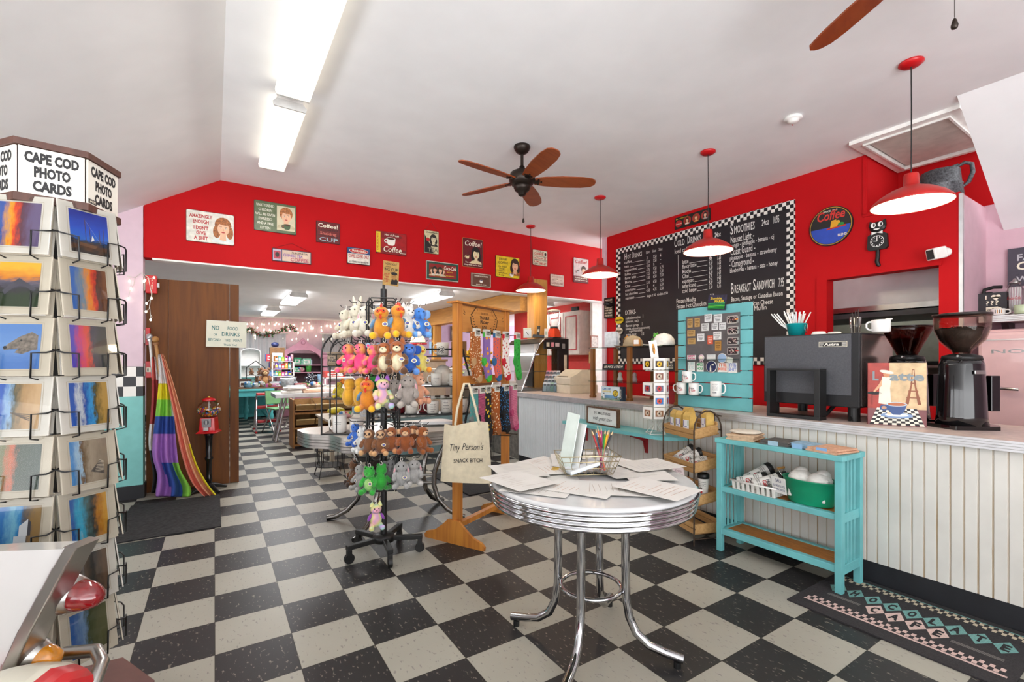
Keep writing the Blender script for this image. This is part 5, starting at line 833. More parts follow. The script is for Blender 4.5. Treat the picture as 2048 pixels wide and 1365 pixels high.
# rusty wire rack with crates
RUST = M('4a3a2e', .7, .4, .25, 40); CRATE = wood('a67c48', 'c49a64', 'X', 16, .65, 'crate_slat'); ax = Vector((2.933-2.809, 2.395-2.033, 0)); rz = math.atan2(ax.y, ax.x)+PI
RW_, RD = .385, .22; t = T('crate_rack', 'rusty wire rack of slatted wood crates between table and bookcase', 'rack', ((2.809+2.933)/2, (2.033+2.395)/2, 0), rz)      # local -y faces the room
t.rotation_euler[2] = rz = math.atan2(-ax.y, -ax.x); 
for x in (-RW_/2, RW_/2):
    for y in (0, RD): MB().tube([(x, y, 0), (x, y, .8)], .006, RUST, 6).obj('upright', t)
    m = MB(); m.tube([(x, 0, .8)]+[(x, RD/2-RD/2*math.cos(R(a)), .8+.14*math.sin(R(a))) for a in range(20, 180, 20)]+[(x, RD, .8)], .006, RUST, 6); m.obj('arched_end', t); MB().tube([(x, 0, .045), (x, RD, .045)], .005, RUST, 6).obj('end_stretcher', t)
m = MB(); m.tube([(-RW_/2, RD, .9), (RW_/2, RD, .9)], .005, RUST, 6); m.tube([(-RW_/2, RD, .8), (RW_/2, RD, .8)], .005, RUST, 6); [m.tube([(x, RD, .8), (x, RD, .9)], .004, RUST, 5) for x in (-.12, -.04, .04, .12)]; m.obj('back_rail', t)
CZS = (.735, .5, .265, .075)
for z in CZS:
    m = MB(); a, b = -RW_/2+.008, RW_/2-.008; m.box(a, .01, 0, b, RD-.01, .008, CRATE)
    for k in range(2): zz = .004+.036*k; m.box(a, .008, zz, b, .018, zz+.03, CRATE); m.box(a, RD-.018, zz+.02, b, RD-.008, zz+.05, CRATE)
    for x in (a, b-.01): m.box(x, .018, 0, x+.01, RD-.018, .07, CRATE)
    o = m.obj('crate', t, 0, (0, 0, z)); o.rotation_euler[0] = R(10 if z > .1 else 0)
def rk(x, y, z): c, s = math.cos(rz), math.sin(rz); return (t.location.x+c*x-s*y, t.location.y+s*x+c*y, z)
KR = M('c9a556', .6, 0, .08, 30)
for k, (x, y, lab) in enumerate(((-.13, .07, 'kraft coffee bag at the far end of the crate rack front row'), (-.055, .07, 'kraft coffee bag, second in the front row of the crate rack'), (.04, .07, 'kraft coffee bag with a large label, third in the front row of the crate rack'), (.12, .16, 'kraft coffee bag behind, at the near end of the crate rack'), (-.1, .16, 'kraft coffee bag in the back row of the crate rack'))):
    b = T('coffee_bag', lab, 'coffee bag', rk(x, y, .76+.02*(y > .1)), rz+.1*(k % 3-1), 'coffee bags in the crate rack')
    m = MB(); m.prism([(-.03, 0), (.03, 0), (.032, .12), (.012, .155), (-.006, .158), (-.03, .13)], -.036, .036, KR, 0); m.obj('bag', b, .006); m = MB(); m.rect(-.03, .02, .03, .1, -.0325, M('e6e6ea', .5)); m.rect(-.027, .05, -.02, .095, -.0332, M('3a3a8a', .5)); m.rect(-.015, .05, .01, .054, -.0332, M('3a3a8a', .5)); m.rect(.018, .06, .026, .098, -.0332, M('6a4aa0' if k % 2 else '6aa84a', .5)); m.obj('label', b)
for k, (x, y, z, r_, lab) in enumerate(((-.15, .06, .555, (0, 58, -33-math.degrees(rz)), 'black-lidded tumbler tilted at the far end of the crate rack'), (-.06, .05, .56, (0, 64, -38-math.degrees(rz)), 'black-lidded tumbler in the middle of the crate rack, largest in view'), (.02, .06, .55, (0, 74, -30-math.degrees(rz)), 'tumbler at the near end of the crate rack'), (.13, .12, .33, (0, 0, 0), 'upright tumbler half hidden on a lower crate'))):
    p = rk(x, y, z-.03); tumbler(lab, p, (r_[0], r_[1], math.degrees(rz)+r_[2]))
# the round chrome table
tb = T('round_table', 'round white table with a ribbed chrome rim covered in papers', 'table', (1.435, 1.575, 0)); TR = .455; TZ = .757
m = MB(); m.lathe([(0, TZ-.03), (TR-.02, TZ-.03), (TR-.004, TZ-.012), (TR-.012, TZ-.001), (TR-.02, TZ), (0, TZ)], M('c6c6c6', .22, 0, .03, 8), 72); m.obj('tabletop', tb)
pr = []
for k in range(4):
    z = TZ-.014-.02*k; r0 = TR+.001-.012*k*0.35; pr += [(r0-.008, z), (r0+.002, z-.003), (r0+.005, z-.01), (r0+.002, z-.016), (r0-.008, z-.019)]
MB().lathe(pr+[(TR-.06, TZ-.1), (TR-.06, TZ-.04)], CHROME, 72).obj('chrome_rim', tb)
MB().lathe([(0, TZ-.15), (.1, TZ-.15), (.2, TZ-.1), (0, TZ-.1)], STEEL, 32).obj('underframe', tb)
for a in (-57.5, 32.5, 122.5, 212.5):
    a = R(a); c, s = math.cos(a), math.sin(a); P = [(.155, TZ-.1), (.155, .4), (.158, .25), (.17, .17), (.2, .105), (.255, .065), (.32, .05), (.395, .04)]
    l = MB().tube([(r*c, r*s, z) for r, z in P], .0185, CHROME, 14).obj('leg', tb); m = MB(); m.cyl((.37*c, .37*s, 0), .015, .026, BLK, 12); m.cyl((.37*c, .37*s, .012), .009, .02, BLK, 10); m.obj('glide', l)
MB().tube([(.135*math.cos(2*PI*k/40), .135*math.sin(2*PI*k/40), .27) for k in range(40)], .0095, CHROME, 10, True).obj('foot_ring', tb)
random.seed(11); PZ = TZ+.0008
PSH = [(-.28, .16, 20, 'colouring sheet with faint orange lines at the far side of the table'), (-.12, .3, -5, 'plain sheet at the far edge of the table'), (.02, .33, 12, 'sheet lying beyond the wire basket'), (-.3, -.02, 35, 'sheet overhanging the rim toward the tote bag'), (-.2, .06, 60, 'sheet with a faint drawing near the sock stand side'), (-.16, -.12, 28, 'sheet sticking out beyond the rim below the basket'), (-.06, -.2, 50, 'sheet half under another at the camera side of the table'), (.26, .22, -20, 'sheet with a pale blue picture toward the counter'), (.3, .06, 5, 'sheet with orange squiggles toward the counter'), (.24, -.1, -32, 'big sheet overhanging the rim on the rack side'), (.18, .0, -12, 'sheet of fine lines beside the basket'), (-.05, .18, 70, 'sheet with yellow marks near the table centre'), (.14, .3, -35, 'sheet at the counter edge of the table'), (-.24, .24, -15, 'sheet at the edge nearest the mug table'), (.1, .15, 25, 'sheet under the pencil jar'), (-.34, .08, 5, 'sheet hanging over the rim toward the toy rack'), (.36, -.02, 80, 'sheet with a faint pencil grid nearest the crate rack'), (.05, -.33, 10, 'sheet lying at the very front edge of the table'), (.24, .31, 40, 'sheet at the table edge beneath the counter shelf')]
for k, (x, y, a, lab) in enumerate(PSH):
    m = MB(); m.box(-.107, -.14, 0, .107, .14, .0009, M(('d6d3ce', 'd0cdc7', 'dad7d2')[k % 3], .75, 0, .02)); m.T = Matrix.Rotation(-PI/2, 4, 'X')
    g = M(('a89888', '9c98a0', 'b98a6a')[k % 3], .8, 0, 0)
    for j in range(9): z = .1-.024*j; u = random.uniform(-.085, -.05); m.line([(u, z), (u+random.uniform(.04, .14), z+random.uniform(-.01, .01))], .0018, .0013*-1, g)
    if k in (0, 7, 8, 11): c = M(('d97a3a', '9fb9c4', 'd8582a', 'd9b04a')[(0, 7, 8, 11).index(k)], .7, 0, .2); [m.disc(-.02+.025*j, .02-.012*j, .016, .006 if k == 8 else .02, -.0014, c, 12) for j in range(3)]
    m.T = None; rr = math.hypot(x, y); o = m.obj('paper_sheet', None, 0, (1.435+x, 1.575+y, PZ+.0012*k), R(a)); tag(o, lab, 'paper')
PZ2 = PZ+.021
t = T('wire_basket', 'brass wire basket standing among the papers on the round table', 'basket', (1.435-.0, 1.575+.03, PZ2), FACE+.1); BR_ = M('b3a684', .3, .9, .1)
m = MB(); a, b, c, d, h = .135, .085, .105, .06, .085
for z, k in ((0, 0), (.03, .35), (.06, .7), (h, 1)): u, v = lerp(c, a, k), lerp(d, b, k); m.tube([(-u, -v, z), (u, -v, z), (u, v, z), (-u, v, z)], .0018 if z < h else .0026, BR_, 5, True)
for k in range(8): f = -1+2*k/7; [m.tube([(f*c, s*d, 0), (f*a, s*b, h)], .0014, BR_, 5) for s in (-1, 1)]; m.tube([(f*c, -d, 0), (f*c, d, 0)], .0014, BR_, 5)
for k in range(5): f = -1+2*k/4; [m.tube([(s*c, f*d, 0), (s*a, f*b, h)], .0014, BR_, 5) for s in (-1, 1)]
m.obj('wire_mesh', t)
jl = (1.435+.065, 1.575-.005, PZ2+.004); o = MB().lathe([(0, .002), (.034, .002), (.036, .02), (.036, .085), (.03, .1), (.03, .115), (.033, .115), (.034, .1), (.039, .085), (.039, .018), (.034, 0), (0, 0)], GLASS, 24).obj('glass_jar', None, 0, jl); tag(o, 'clear jar of coloured pencils in the wire basket', 'jar')
PCOL = (('d42a2a', 'red'), ('e8822a', 'orange'), ('e8c02a', 'yellow'), ('d84a8a', 'pink'), ('6a3a1c', 'brown'), ('1c1c1e', 'black'), ('2a6ab0', 'blue'), ('2f8a3a', 'green'), ('8a2a6a', 'purple'), ('b01c2a', 'dark red'), ('c9822a', 'ochre'), ('e06a4a', 'coral'), ('9a1c3a', 'crimson'))
for k, (c, n) in enumerate(PCOL):
    a = 2.4*k; r0, r1 = .006+.018*(k % 3)/2, .03+.012*(k % 2); x, y = math.cos(a), math.sin(a); p0 = Vector((r0*-x, r0*-y, .006)); p1 = Vector((r1*x, r1*y, .158+.006*(k % 4))); p2 = p0+(p1-p0)*1.12
    m = MB(); m.tube([p0, p1], .0037, M(c, .4), 6); m.tube([p1, p2], [.0037, .0006], M('d8b98a', .6), 6); m.tube([p0+(p1-p0)*1.09, p2], [.0012, .0005], M(c, .4), 5); tag(m.obj('pencil', None, 0, jl), n+' pencil standing in the glass jar', 'pencil')
m = MB(); m.cb((0, 0, .035), (.14, .09, .012), M('d9dde0', .5), (0, -16, 0)); m.cb((0, 0, .028), (.138, .088, .006), M('b9c4cc', .6), (0, -16, 0)); tag(m.obj('notepad', None, 0, (1.435-.045, 1.575+.01, PZ2), FACE+.2), 'tilted pale notepad in the front of the wire basket', 'notepad')
m = MB(); m.cb((0, 0, .11), (.006, .1, .2), M('e6e8e6', .5), (0, 12, 0)); m.cb((.012, 0, .1), (.003, .08, .14), M('2a2624', .5), (0, 12, 0)); tag(m.obj('booklet', None, 0, (1.435-.03, 1.575+.06, PZ2+.012), FACE+.35), 'pale booklet standing upright in the wire basket', 'booklet'); m = MB(); m.cb((0, 0, .13), (.004, .09, .25), M('d4dfd8', .5), (4, 9, 0)); tag(m.obj('folded_leaflet', None, 0, (1.435-.055, 1.575+.085, PZ2+.012), FACE+.5), 'taller pale leaflet behind the booklet in the wire basket', 'leaflet')
# mats
MATR = M('2b2a2b', .95, 0, .3, 40, bump=1); MATB = M('242325', .95, 0, .35, 120, bump=1)
m = MB(); m.box(2.59, .47, .001, 3.2, 1.3, .008, M('2f2c2e', .95, 0, .2, 160, bump=.8)); LX = lambda u: 1.3-u                # u runs along the mat, v up from the room edge
TE, PK, CRM = M('6f9f9a', .95, 0, .12, 120), M('cfb3ac', .95, 0, .1, 120), M('c6b79f', .95, 0, .1, 120)
def q_(u0, v0, u1, v1, c): m.poly([(2.57+v0, LX(u0), .0086), (2.57+v0, LX(u1), .0086), (2.57+v1, LX(u1), .0086), (2.57+v1, LX(u0), .0086)], c)
q_(.04, .112, .805, .127, PK); q_(.04, .578, .805, .586, TE)
for k in range(23):
    q_(.045+.0325*k, .131, .061+.0325*k, .159, PK); q_(.061+.0325*k, .159, .077+.0325*k, .187, PK); q_(.045+.0325*k, .546, .061+.0325*k, .574, CRM); q_(.061+.0325*k, .518, .077+.0325*k, .546, CRM)
def tile(u, v, s, ch, c):
    m.poly([(2.57+v-s, LX(u), .0086), (2.57+v, LX(u+.041), .0086), (2.57+v+s, LX(u), .0086), (2.57+v, LX(u-.041), .0086)], c)
    m.T = Matrix.Translation((2.57+v, LX(u), .0092)) @ Matrix.Rotation(-PI/2, 4, 'Z') @ Matrix.Rotation(-PI/2, 4, 'X'); m.text(ch, 0, -.033, .066, MATB, 0, b=.05, w=.03); m.T = None
for k, ch in enumerate('CHOCOLATE'): tile(.092+.0822*k, .393, .072, ch, TE)
for k, ch in enumerate('CAFE'): tile(.301+.082*k, .285, .075, ch, PK)
for j in range(3): q_(.09, .265+.009*j, .24, .268+.009*j, M('8f8a86', .95, 0, 0)); q_(.6, .25+.009*j, .77, .253+.009*j, M('8f8a86', .95, 0, 0))
mt_ = m.obj('door_mat', None); tag(mt_, 'dark doormat with teal and pink letter diamonds before the counter', 'mat')
m = MB(); m.box(-.62, 4.25, .001, .045, 5.28, .01, MATR); tag(m.obj('door_mat', None), 'black ribbed doormat in front of the flags', 'mat')
m = MB(); m.box(2.05, 3.95, .001, 2.9, 4.9, .012, MATB); tag(m.obj('door_mat', None), 'dark brown carpet mat behind the sock stand', 'mat')
# ================================================================ POSTCARD SPINNER AT THE LEFT
CX, CY = -.455, 2.176; BRN = wood('4a2a20', '5e382c', 'Z', 8, .5, 'brown_laminate'); t = T('postcard_rack', 'tall black wire spinner of matted photo cards with a lettered hexagon header', 'card rack', (CX, CY, 0))
m = MB(); m.prism([(.27*math.cos(R(57+60*k)), .27*math.sin(R(57+60*k))) for k in range(6)], 0, .1, M('6b4740', .5), 2); m.obj('base', t, .004)
MB().tube([(0, 0, .1), (0, 0, 1.86)], .018, BLK, 12).obj('pole', t)
HA0 = -81.7; hr = .158
def hexa(r, z0, z1, mt, n): MB().prism([(r*math.cos(R(HA0+30+60*k)), r*math.sin(R(HA0+30+60*k))) for k in range(6)], z0, z1, mt, 2).obj(n, t)
hexa(hr+.012, 1.782, 1.806, BRN, 'header_base'); hexa(hr+.012, 1.955, 1.975, BRN, 'header_top'); hexa(hr-.012, 1.806, 1.955, M('3a241c', .5), 'header_core')
for k in range(6):
    a = R(HA0+60*k); m = MB(); w = hr*.96; m.box(-w/2, 0, 1.808, w/2, .006, 1.953, M('e9e4d8', .25, 0, .02)); 
    for s, z, ww in (('CAPE COD', 1.908, .82), ('PHOTO', 1.864, .55), ('CARDS', 1.82, .58)): m.text(s, 0, z, .03, INK, -.0008, b=.055, w=w*ww)
    if k == 1: m.rect(-w/2, 1.812, -w*.24, 1.826, -.0012, INK); m.text('$4.95', -w*.37, 1.815, .008, CT, -.0018, b=.02, w=.03)
    d = hr*math.cos(PI/6)+.004; m.obj('header_sign', t, 0, (d*math.cos(a), d*math.sin(a), 0), a+PI/2)
B = '2a5ac0'
PH = {(0, 0): ('sailing boats on deep blue', [(.02, '2a2420'), (.14, '5a3a22'), (.26, '1c3044'), (.36, '2a6ad0'), (.6, '2450c8'), (.95, '1a2f9a')], 2), (0, 1): ('sunset bands of blue, orange and red', [(.1, '3a6ab8'), (.3, '7a8a94'), (.48, 'e88a1c'), (.6, 'd83a1a'), (.72, '4a2a22'), (.9, '7a4a2a')], 0), (0, 2): ('pink and purple sky over dark water', [(.1, '5a4ab8'), (.3, 'd8406a'), (.45, 'e0503a'), (.58, '4a4452'), (.8, '2f3436')], 0), (0, 3): ('white clouds over blue water and sand', [(.1, '2a5ab4'), (.25, 'c9d0d8'), (.38, '1f4aa0'), (.55, '3a9ad8'), (.65, '4a4a2a'), (.85, 'b8924a')], 0), (0, 4): ('wooden stairs down grey dunes', [(.05, '4a8ac8'), (.25, '9fc0d8'), (.32, '6a5438'), (.55, 'a89884'), (.9, '8a7a68')], 0), (0, 5): ('turquoise sea and golden shore', [(.05, '1c5aa8'), (.25, '2aa8d0'), (.45, '3a5a5a'), (.6, '2a2a24'), (.75, 'b0721c'), (.95, 'd09a3a')], 0), (0, 6): ('dark brown rocks', [(.1, '3a3632'), (.4, '5a4a3c'), (.6, '2c2a28'), (.9, '6a5240')], 0), (0, 7): ('pale stream between green rocks', [(.1, '2a5aa0'), (.35, '6a8ab0'), (.5, '3a4428'), (.8, '5a5a3a')], 0),
      (1, 0): ('orange sunset over purple surf', [(.1, '3a5aa8'), (.3, 'e8a01c'), (.42, 'e0441c'), (.55, '5a3040'), (.8, '6a5a80')], 0), (1, 1): ('golden sky over dark rooftops', [(.2, '2a3a22'), (.4, '2f2c34'), (.55, '5a5668'), (.68, 'd8801c'), (.9, 'f0b42a')], 2), (1, 2): ('grey seal raising its head from blue sea', [(.1, '4a78c0'), (.5, '6a94d0'), (.9, '5a86c8')], 2), (1, 3): ('wooden steps through reeds', [(.08, '2a5ab8'), (.25, '8ab0d8'), (.38, '4a4a34'), (.6, 'b08a5a'), (.9, 'c8a478')], 0), (1, 4): ('dim orange glow on dark green water', [(.1, '6a6a3a'), (.3, 'c0541c'), (.45, '2a3a24'), (.9, '34443a')], 0), (1, 5): ('white shingled houses by bright surf', [(.1, '2a7ac8'), (.35, '7ac0e0'), (.5, '2a8ad0'), (.6, '5a5a60'), (.8, '9a7a4a')], 0), (1, 6): ('pale beach grass', [(.1, '5a8ac0'), (.5, 'b0a070'), (.9, '7a7a4a')], 0), (1, 7): ('evening marsh', [(.1, 'c06a3a'), (.5, '4a4a3a'), (.9, '2a3a4a')], 0)}
MATC = M('cdc3b1', .7, 0, .03, 20); MATW = M('d8d3ca', .65, 0, .03, 20); SLV = glass('f4f4f2', .88, 'clear_sleeve')
ROWN = ('top', 'second', 'third', 'fourth', 'fifth', 'sixth', 'seventh', 'lowest')
for ci, th in enumerate((-48.7, -108.7, 11.3)):
    a = R(th); n = Vector((math.cos(a), math.sin(a), 0)); u = Vector((-math.sin(a), math.cos(a), 0)); rz = a+PI/2
    for r in range(8):
        z = 1.615-.1885*r; jit = random.uniform(-.05, .05); tilt = -R(7); m = MB(); w2, h2 = .083, .09                     # the wire pocket that carries the cards
        for s in (-1, 1): m.tube([(s*.02, .12, .0), (s*(w2+.012), .1, .0), (s*(w2+.01), .01, .0), (s*(w2-.005), -.03, -.012), (s*(w2-.04), -.036, -.014), (s*(w2-.042), -.036, -.09), (s*(w2-.042), .0, -.098), (s*.03, .12, -.1)], .0026, WIRE, 6)
        m.obj('wire_pocket', t, 0, (n.x*.145, n.y*.145, z+.085), rz)
        nm = PH.get((ci, r)); col = ('right-hand', 'left-hand', '')[ci]
        for k in range(4):
            d = .12+.0135*k; m = MB(); front = k == 3; w, h = (.081 if front else .067)+random.uniform(-.002, .002), .092; dz = random.uniform(0, .006)
            m.box(-w, 0, -h, w, .0035, h, MATC if (r+k) % 3 else MATW)
            if front:
                m.line([(-w*.72, -h*.81), (w*.72, -h*.81), (w*.72, h*.81), (-w*.72, h*.81), (-w*.72, -h*.81)], .0014, -.0005, M('b9ac96', .7, 0, 0))
            c = (CX+n.x*d, CY+n.y*d, z+.09+dz); g = 'cards in the %s pocket, column %s' % (ROWN[r], 'facing the camera' if ci == 0 else 'by the frame edge' if ci else '')
            g = 'cards of pocket %s %s' % (ROWN[r], ('toward the aisle', 'at the photo edge', 'around the far side')[ci])
            if front and nm:
                desc, st, axis = nm; o = T('photo_card', 'matted photo card of %s, %s row' % (desc, ROWN[r]), 'photo card', c, rz+jit*.4); o.rotation_euler[0] = tilt; m.obj('mat', o)
                p = MB(); p.rect(-w*.66, -h*.76, w*.66, h*.76, -.0011, photo('photo_'+desc.replace(' ', '_'), st, axis, .11 if axis == 0 else .135))
                if 'boats' in desc:
                    for x, y0, y1 in ((-.012, -.03, .045), (0, -.028, .035), (.028, -.03, .02), (.04, -.03, .026)): p.line([(x, y0), (x, y1)], .0016, -.0016, M('5a3a22', .4, 0, 0))
                    p.flat([(-.04, -.034), (.02, -.04), (.012, -.05), (-.03, -.046)], -.0016, M('6a4426', .4)); p.flat([(.002, -.028), (.012, -.02), (.006, -.006)], -.002, M('efece6', .4, 0, 0)); p.line([(-.01, .04), (.03, -.03)], .0006, -.0015, M('9fb0d8', .4, 0, 0))
                if 'seal' in desc: G = M('7d7268', .6, 0, .3, 90); p.flat([(.047, .035), (.03, .045), (.0, .03), (-.03, .005), (-.038, -.012), (-.02, -.01), (.0, -.006), (-.01, -.02), (.01, -.024), (.035, -.012), (.047, -.01)], -.0016, G); p.disc(-.034, -.004, .005, .005, -.002, INK, 10); p.disc(.005, .018, .003, .003, -.002, INK, 8); p.line([(-.02, -.009), (.01, -.008)], .002, -.002, INK)
                if 'stairs' in desc: p.flat([(.0, -.035), (.03, .0), (.04, -.03), (.04, -.05)], -.0016, M('6a6058', .6, 0, .3, 60)); [p.line([(.012+.002*k2, -.036+.005*k2), (.04, -.036+.004*k2)], .0016, -.002, M('c9bca9', .6, 0, 0)) for k2 in range(8)]
                if 'steps' in desc: [p.line([(-.02+.008*k2, -.02-.004*k2), (.03, -.026-.006*k2)], .003, -.0016, M('5a4a3a', .6, 0, 0)) for k2 in range(4)]
                if 'houses' in desc: p.flat([(.0, .01), (.022, .03), (.022, -.02), (.0, -.02)], -.0016, M('dfe4ea', .5)); p.flat([(-.012, -.02), (.02, -.02), (.02, -.05), (-.012, -.05)], -.0016, M('cfd6de', .5)); p.flat([(.022, .03), (.03, .02), (.03, -.02), (.022, -.02)], -.0017, M('3a3a42', .5))
                if 'rooftops' in desc: p.flat([(-.04, -.02), (.0, .02), (.045, -.012), (.04, -.022), (.0, .004), (-.034, -.034)], -.0016, M('3f3d4a', .6))
                p.obj('photograph', o); MB().rect(-w, -h, w, h, -.004, SLV).obj('clear_sleeve', o)
            elif front:
                o = T('photo_card', 'matted photo card on the far side of the spinner, %s row' % ROWN[r], 'photo card', c, rz); o.rotation_euler[0] = tilt; m.obj('mat', o); p = MB(); p.rect(-w*.58, -h*.68, w*.58, h*.68, -.0011, photo('photo_side_%d' % r, [(.1, ('3a6ab0', '8a3a2a', '2a4a6a')[r % 3]), (.4, 'b06a3a'), (.6, '6a6a5a'), (.9, ('4a5a3a', 'c0a060')[r % 2])], 0, .11)); p.obj('photograph', o)
            else:
                o = m.obj('photo_card', None, 0, c, rz+random.uniform(-.03, .03)); o.rotation_euler[0] = tilt+R(random.uniform(-1, 1.5)); tag(o, 'matted card filed behind the front one, %s pocket %s' % (ROWN[r], ('toward the aisle', 'at the photo edge', 'around the far side')[ci]), 'photo card', g)
# ================================================================ CAR-TAIL SOFA CORNER
t = T('car_tail_sofa', 'white and red retro car-tail sofa with a chrome-edged fin', 'sofa', (-.242, 1.403, 0), FACE); WHC = M('bdbbb8', .12, 0, .01, coat=.5); RDV = M('c22a2e', .4, 0, .04); CRV = M('ddd8c6', .42, 0, .03)
ed = [(-.022, .862), (-.05, .815), (-.076, .766), (-.125, .676), (-.172, .574), (-.21, .45), (-.235, .3)]
MB().prism([(-1.0, .8), (-.19, .853)]+[(x-.012, z-.004) for x, z in ed]+[(-.24, .12), (-1.0, .12)], 0, .05, WHC).obj('fin_panel', t, .01)
m = MB(); st_ = M('b9b6b2', .28, 1, .1, 4)
for (x0, z0), (x1, z1) in zip(ed, ed[1:]): k = .021; m.add([(x0-k, -.012, z0+.004), (x0+.004, -.006, z0), (x0+.004, .054, z0), (x0-k, .054, z0+.004), (x1-k, -.012, z1+.002), (x1+.004, -.006, z1), (x1+.004, .054, z1), (x1-k, .054, z1)], [(0, 1, 5, 4), (1, 2, 6, 5), (2, 3, 7, 6), (3, 0, 4, 7)], st_)
m.add([(-.045, -.012, .866), (-.018, -.006, .862), (-.018, .054, .862), (-.045, .054, .866)], [(0, 1, 2, 3)], st_); m.obj('chrome_edge', t, .003)
m = MB(); m.T = Matrix.Translation((-.145, .075, .722)) @ Matrix.Rotation(R(96), 4, 'Y'); m.lathe([(0, 0), (.05, 0), (.046, .03), (.038, .055), (.035, .057)], st_, 28); m.obj('lamp_housing', t)
m = MB(); m.T = Matrix.Translation((-.092, .075, .7165)) @ Matrix.Rotation(R(96), 4, 'Y'); LR = M('7a0a10', .06, 0, .15, 60, coat=1); m.lathe([(.036, 0), (.035, .015), (.03, .035), (.02, .052), (.009, .06), (0, .062)], LR, 28); m.obj('tail_lamp', t)
m = MB(); m.T = Matrix.Translation((-.195, .045, .59)) @ Matrix.Rotation(R(100), 4, 'Y'); m.lathe([(0, 0), (.046, 0), (.04, .03), (.032, .05), (.03, .052)], st_, 24); m.obj('lamp_housing', t)
m = MB(); m.T = Matrix.Translation((-.146, .045, .581)) @ Matrix.Rotation(R(100), 4, 'Y'); m.lathe([(.031, 0), (.03, .012), (.022, .03), (.008, .038), (0, .039)], M('d98a12', .08, 0, .15, 60, coat=1), 24); m.obj('indicator_lamp', t)
MB().tube([(-.14, .09, .565), (-.06, .09, .572), (-.02, .06, .562), (-.005, .02, .535), (.0, -.04, .46)], .015, st_, 12).obj('bumper_rail', t)
sv = []; N = 22
for k in range(N+1):
    x = -.32+.32*k/N; e = min(1, (.0-x)/.06) if x > -.06 else 1; e = max(0, e)**.5; zt = .618-.03*(1-e)-.3*max(0, -.12-x); sv.append([(x, .035-.02*(1-e), .35), (x, .04-.02*(1-e), zt-.09), (x, .015, zt-.025), (x, -.04, zt), (x, -.12, zt-.01), (x, -.2, zt-.05), (x, -.24, zt-.16), (x, -.24, .35)])
m = MB()
for k in range(N): c = CRV if 9 <= k <= 18 else RDV; m.add(sv[k]+sv[k+1], [(j, j+1, j+9, j+8) for j in range(7)], c, True)
m.add(sv[-1], [tuple(range(8))], RDV); m.obj('seat_back', t)
MB().box(-.3, -.26, .1, .0, .02, .36, RDV).obj('seat_base', t, .03); MB().box(-1.0, -.02, 0, .0, .1, .125, BLK).obj('plinth', t)
# ================================================================ DOOR SIDE: door, flags, gumball machine, alarms, string of lights
DW = wood('5a2f06', '74420c', 'Z', 5, .65, 'stained_door'); t = T('wood_panel_door', 'tall brown wooden door panel behind the flags', 'door', (-.14, 5.735, 0)); t['kind'] = 'thing'
MB().box(-.245, 0, .004, .275, .05, 2.105, DW).obj('panel', t, .003); MB().box(.279, 0, .004, .36, .05, 2.105, DW).obj('edge_board', t, .003); MB().box(-.42, 0, .004, -.249, .05, 2.105, DW).obj('edge_board', t, .003)
p, q = pY(412.5, 641, 5.7), pY(492.7, 695.5, 5.7); w, h = q.x-p.x, p.z-q.z; m = MB(); m.box(-w/2, 0, -h/2, w/2, .002, h/2, M('dcdccb', .7, 0, .02)); TI = M('1f6a6a', .6, 0, 0)
for s, x, z, k, ww in (('NO', -.28, .14, .17, .19), ('FOOD', .15, .16, .13, .27), ('OR', -.28, -.07, .08, .09), ('DRINKS', .1, -.07, .14, .46), ('BEYOND', -.3, -.28, .1, .3), ('THIS', .02, -.28, .1, .15), ('POINT', .28, -.28, .1, .22), ('Thank You!', .1, -.44, .07, .34)): m.text(s, x*w, z*h, k*h, TI, -.0006, b=.012, w=ww*w)
o = m.obj('paper_notice', None, 0, ((p.x+q.x)/2, 5.7, (p.z+q.z)/2)); o.rotation_euler[1] = R(1.2); tag(o, 'handwritten NO FOOD OR DRINKS notice taped to the door', 'notice'); MB().box(-.006, .001, h/2-.01, .014, .033, h/2+.006, M('e9e6dc', .6)).obj('tape', o)
for k, (x0, y0, x1, y1, lab) in enumerate(((289, 551, 312, 588, 'red fire alarm sounder high on the pier, with string lights over it'), (288, 656, 297, 691, 'small red alarm pull box in the middle of the three on the pier'), (288, 723, 306, 756, 'larger red alarm pull box lowest on the pier'))):
    p, q = pY(x0, y0, 5.63), pY(x1, y1, 5.63); t = T('alarm_box', lab, 'fire alarm', (-.565, 5.63, q.z)); MB().box(.012, -.03, 0, .012+(q.x-p.x), .05, p.z-q.z, M('c4141a', .35)).obj('box', t, .004); m = MB(); m.box(0, -.02, .02, .013, .04, p.z-q.z-.02, M('b9b6b0', .5)); m.obj('back_plate', t); w = q.x-p.x; h = p.z-q.z
    if k: m = MB(); m.rect(.02, h*.35, .012+w*.6, h*.62, -.0306, CT); [m.rect(.024+.01*j, h*.38, .028+.01*j, h*.58, -.0312, INK) for j in range(2)]; m.obj('label', t)
    else: m = MB(); [m.text(ch, w*.72, h*(.66-.14*j), h*.1, CT, -.0306, b=.02) for j, ch in enumerate('FIRE')]; m.box(w, -.02, h*.35, w+.03, .02, h*.6, M('cfd3d6', .1)); m.obj('lettering_and_strobe', t)
GLOW = M('fff2d2', .3, 0, 0, emit=7); LW = M('d8d6cc', .5)
def lights(label, pts, drops, r=.0025, br=.008):
    t = T('string_lights', label, 'string lights', pts[0]); p0 = Vector(pts[0]); m = MB(); m.tube([Vector(p)-p0 for p in pts], r, LW, 5); bs = []
    for a, b in drops: m.tube([Vector(a)-p0, (Vector(a)+Vector(b))/2-p0+Vector((.01, 0, 0)), Vector(b)-p0], r*.8, LW, 5); bs.append(Vector(b)-p0)
    m.obj('wire', t); b0 = MB().ell((0, 0, 0), (br, br, br*1.6), GLOW, 8, 6).obj('bulb', t, 0, bs[0])
    for q in bs[1:]: c = b0.copy(); COL.objects.link(c); c.parent = t; c.location = q
    return t
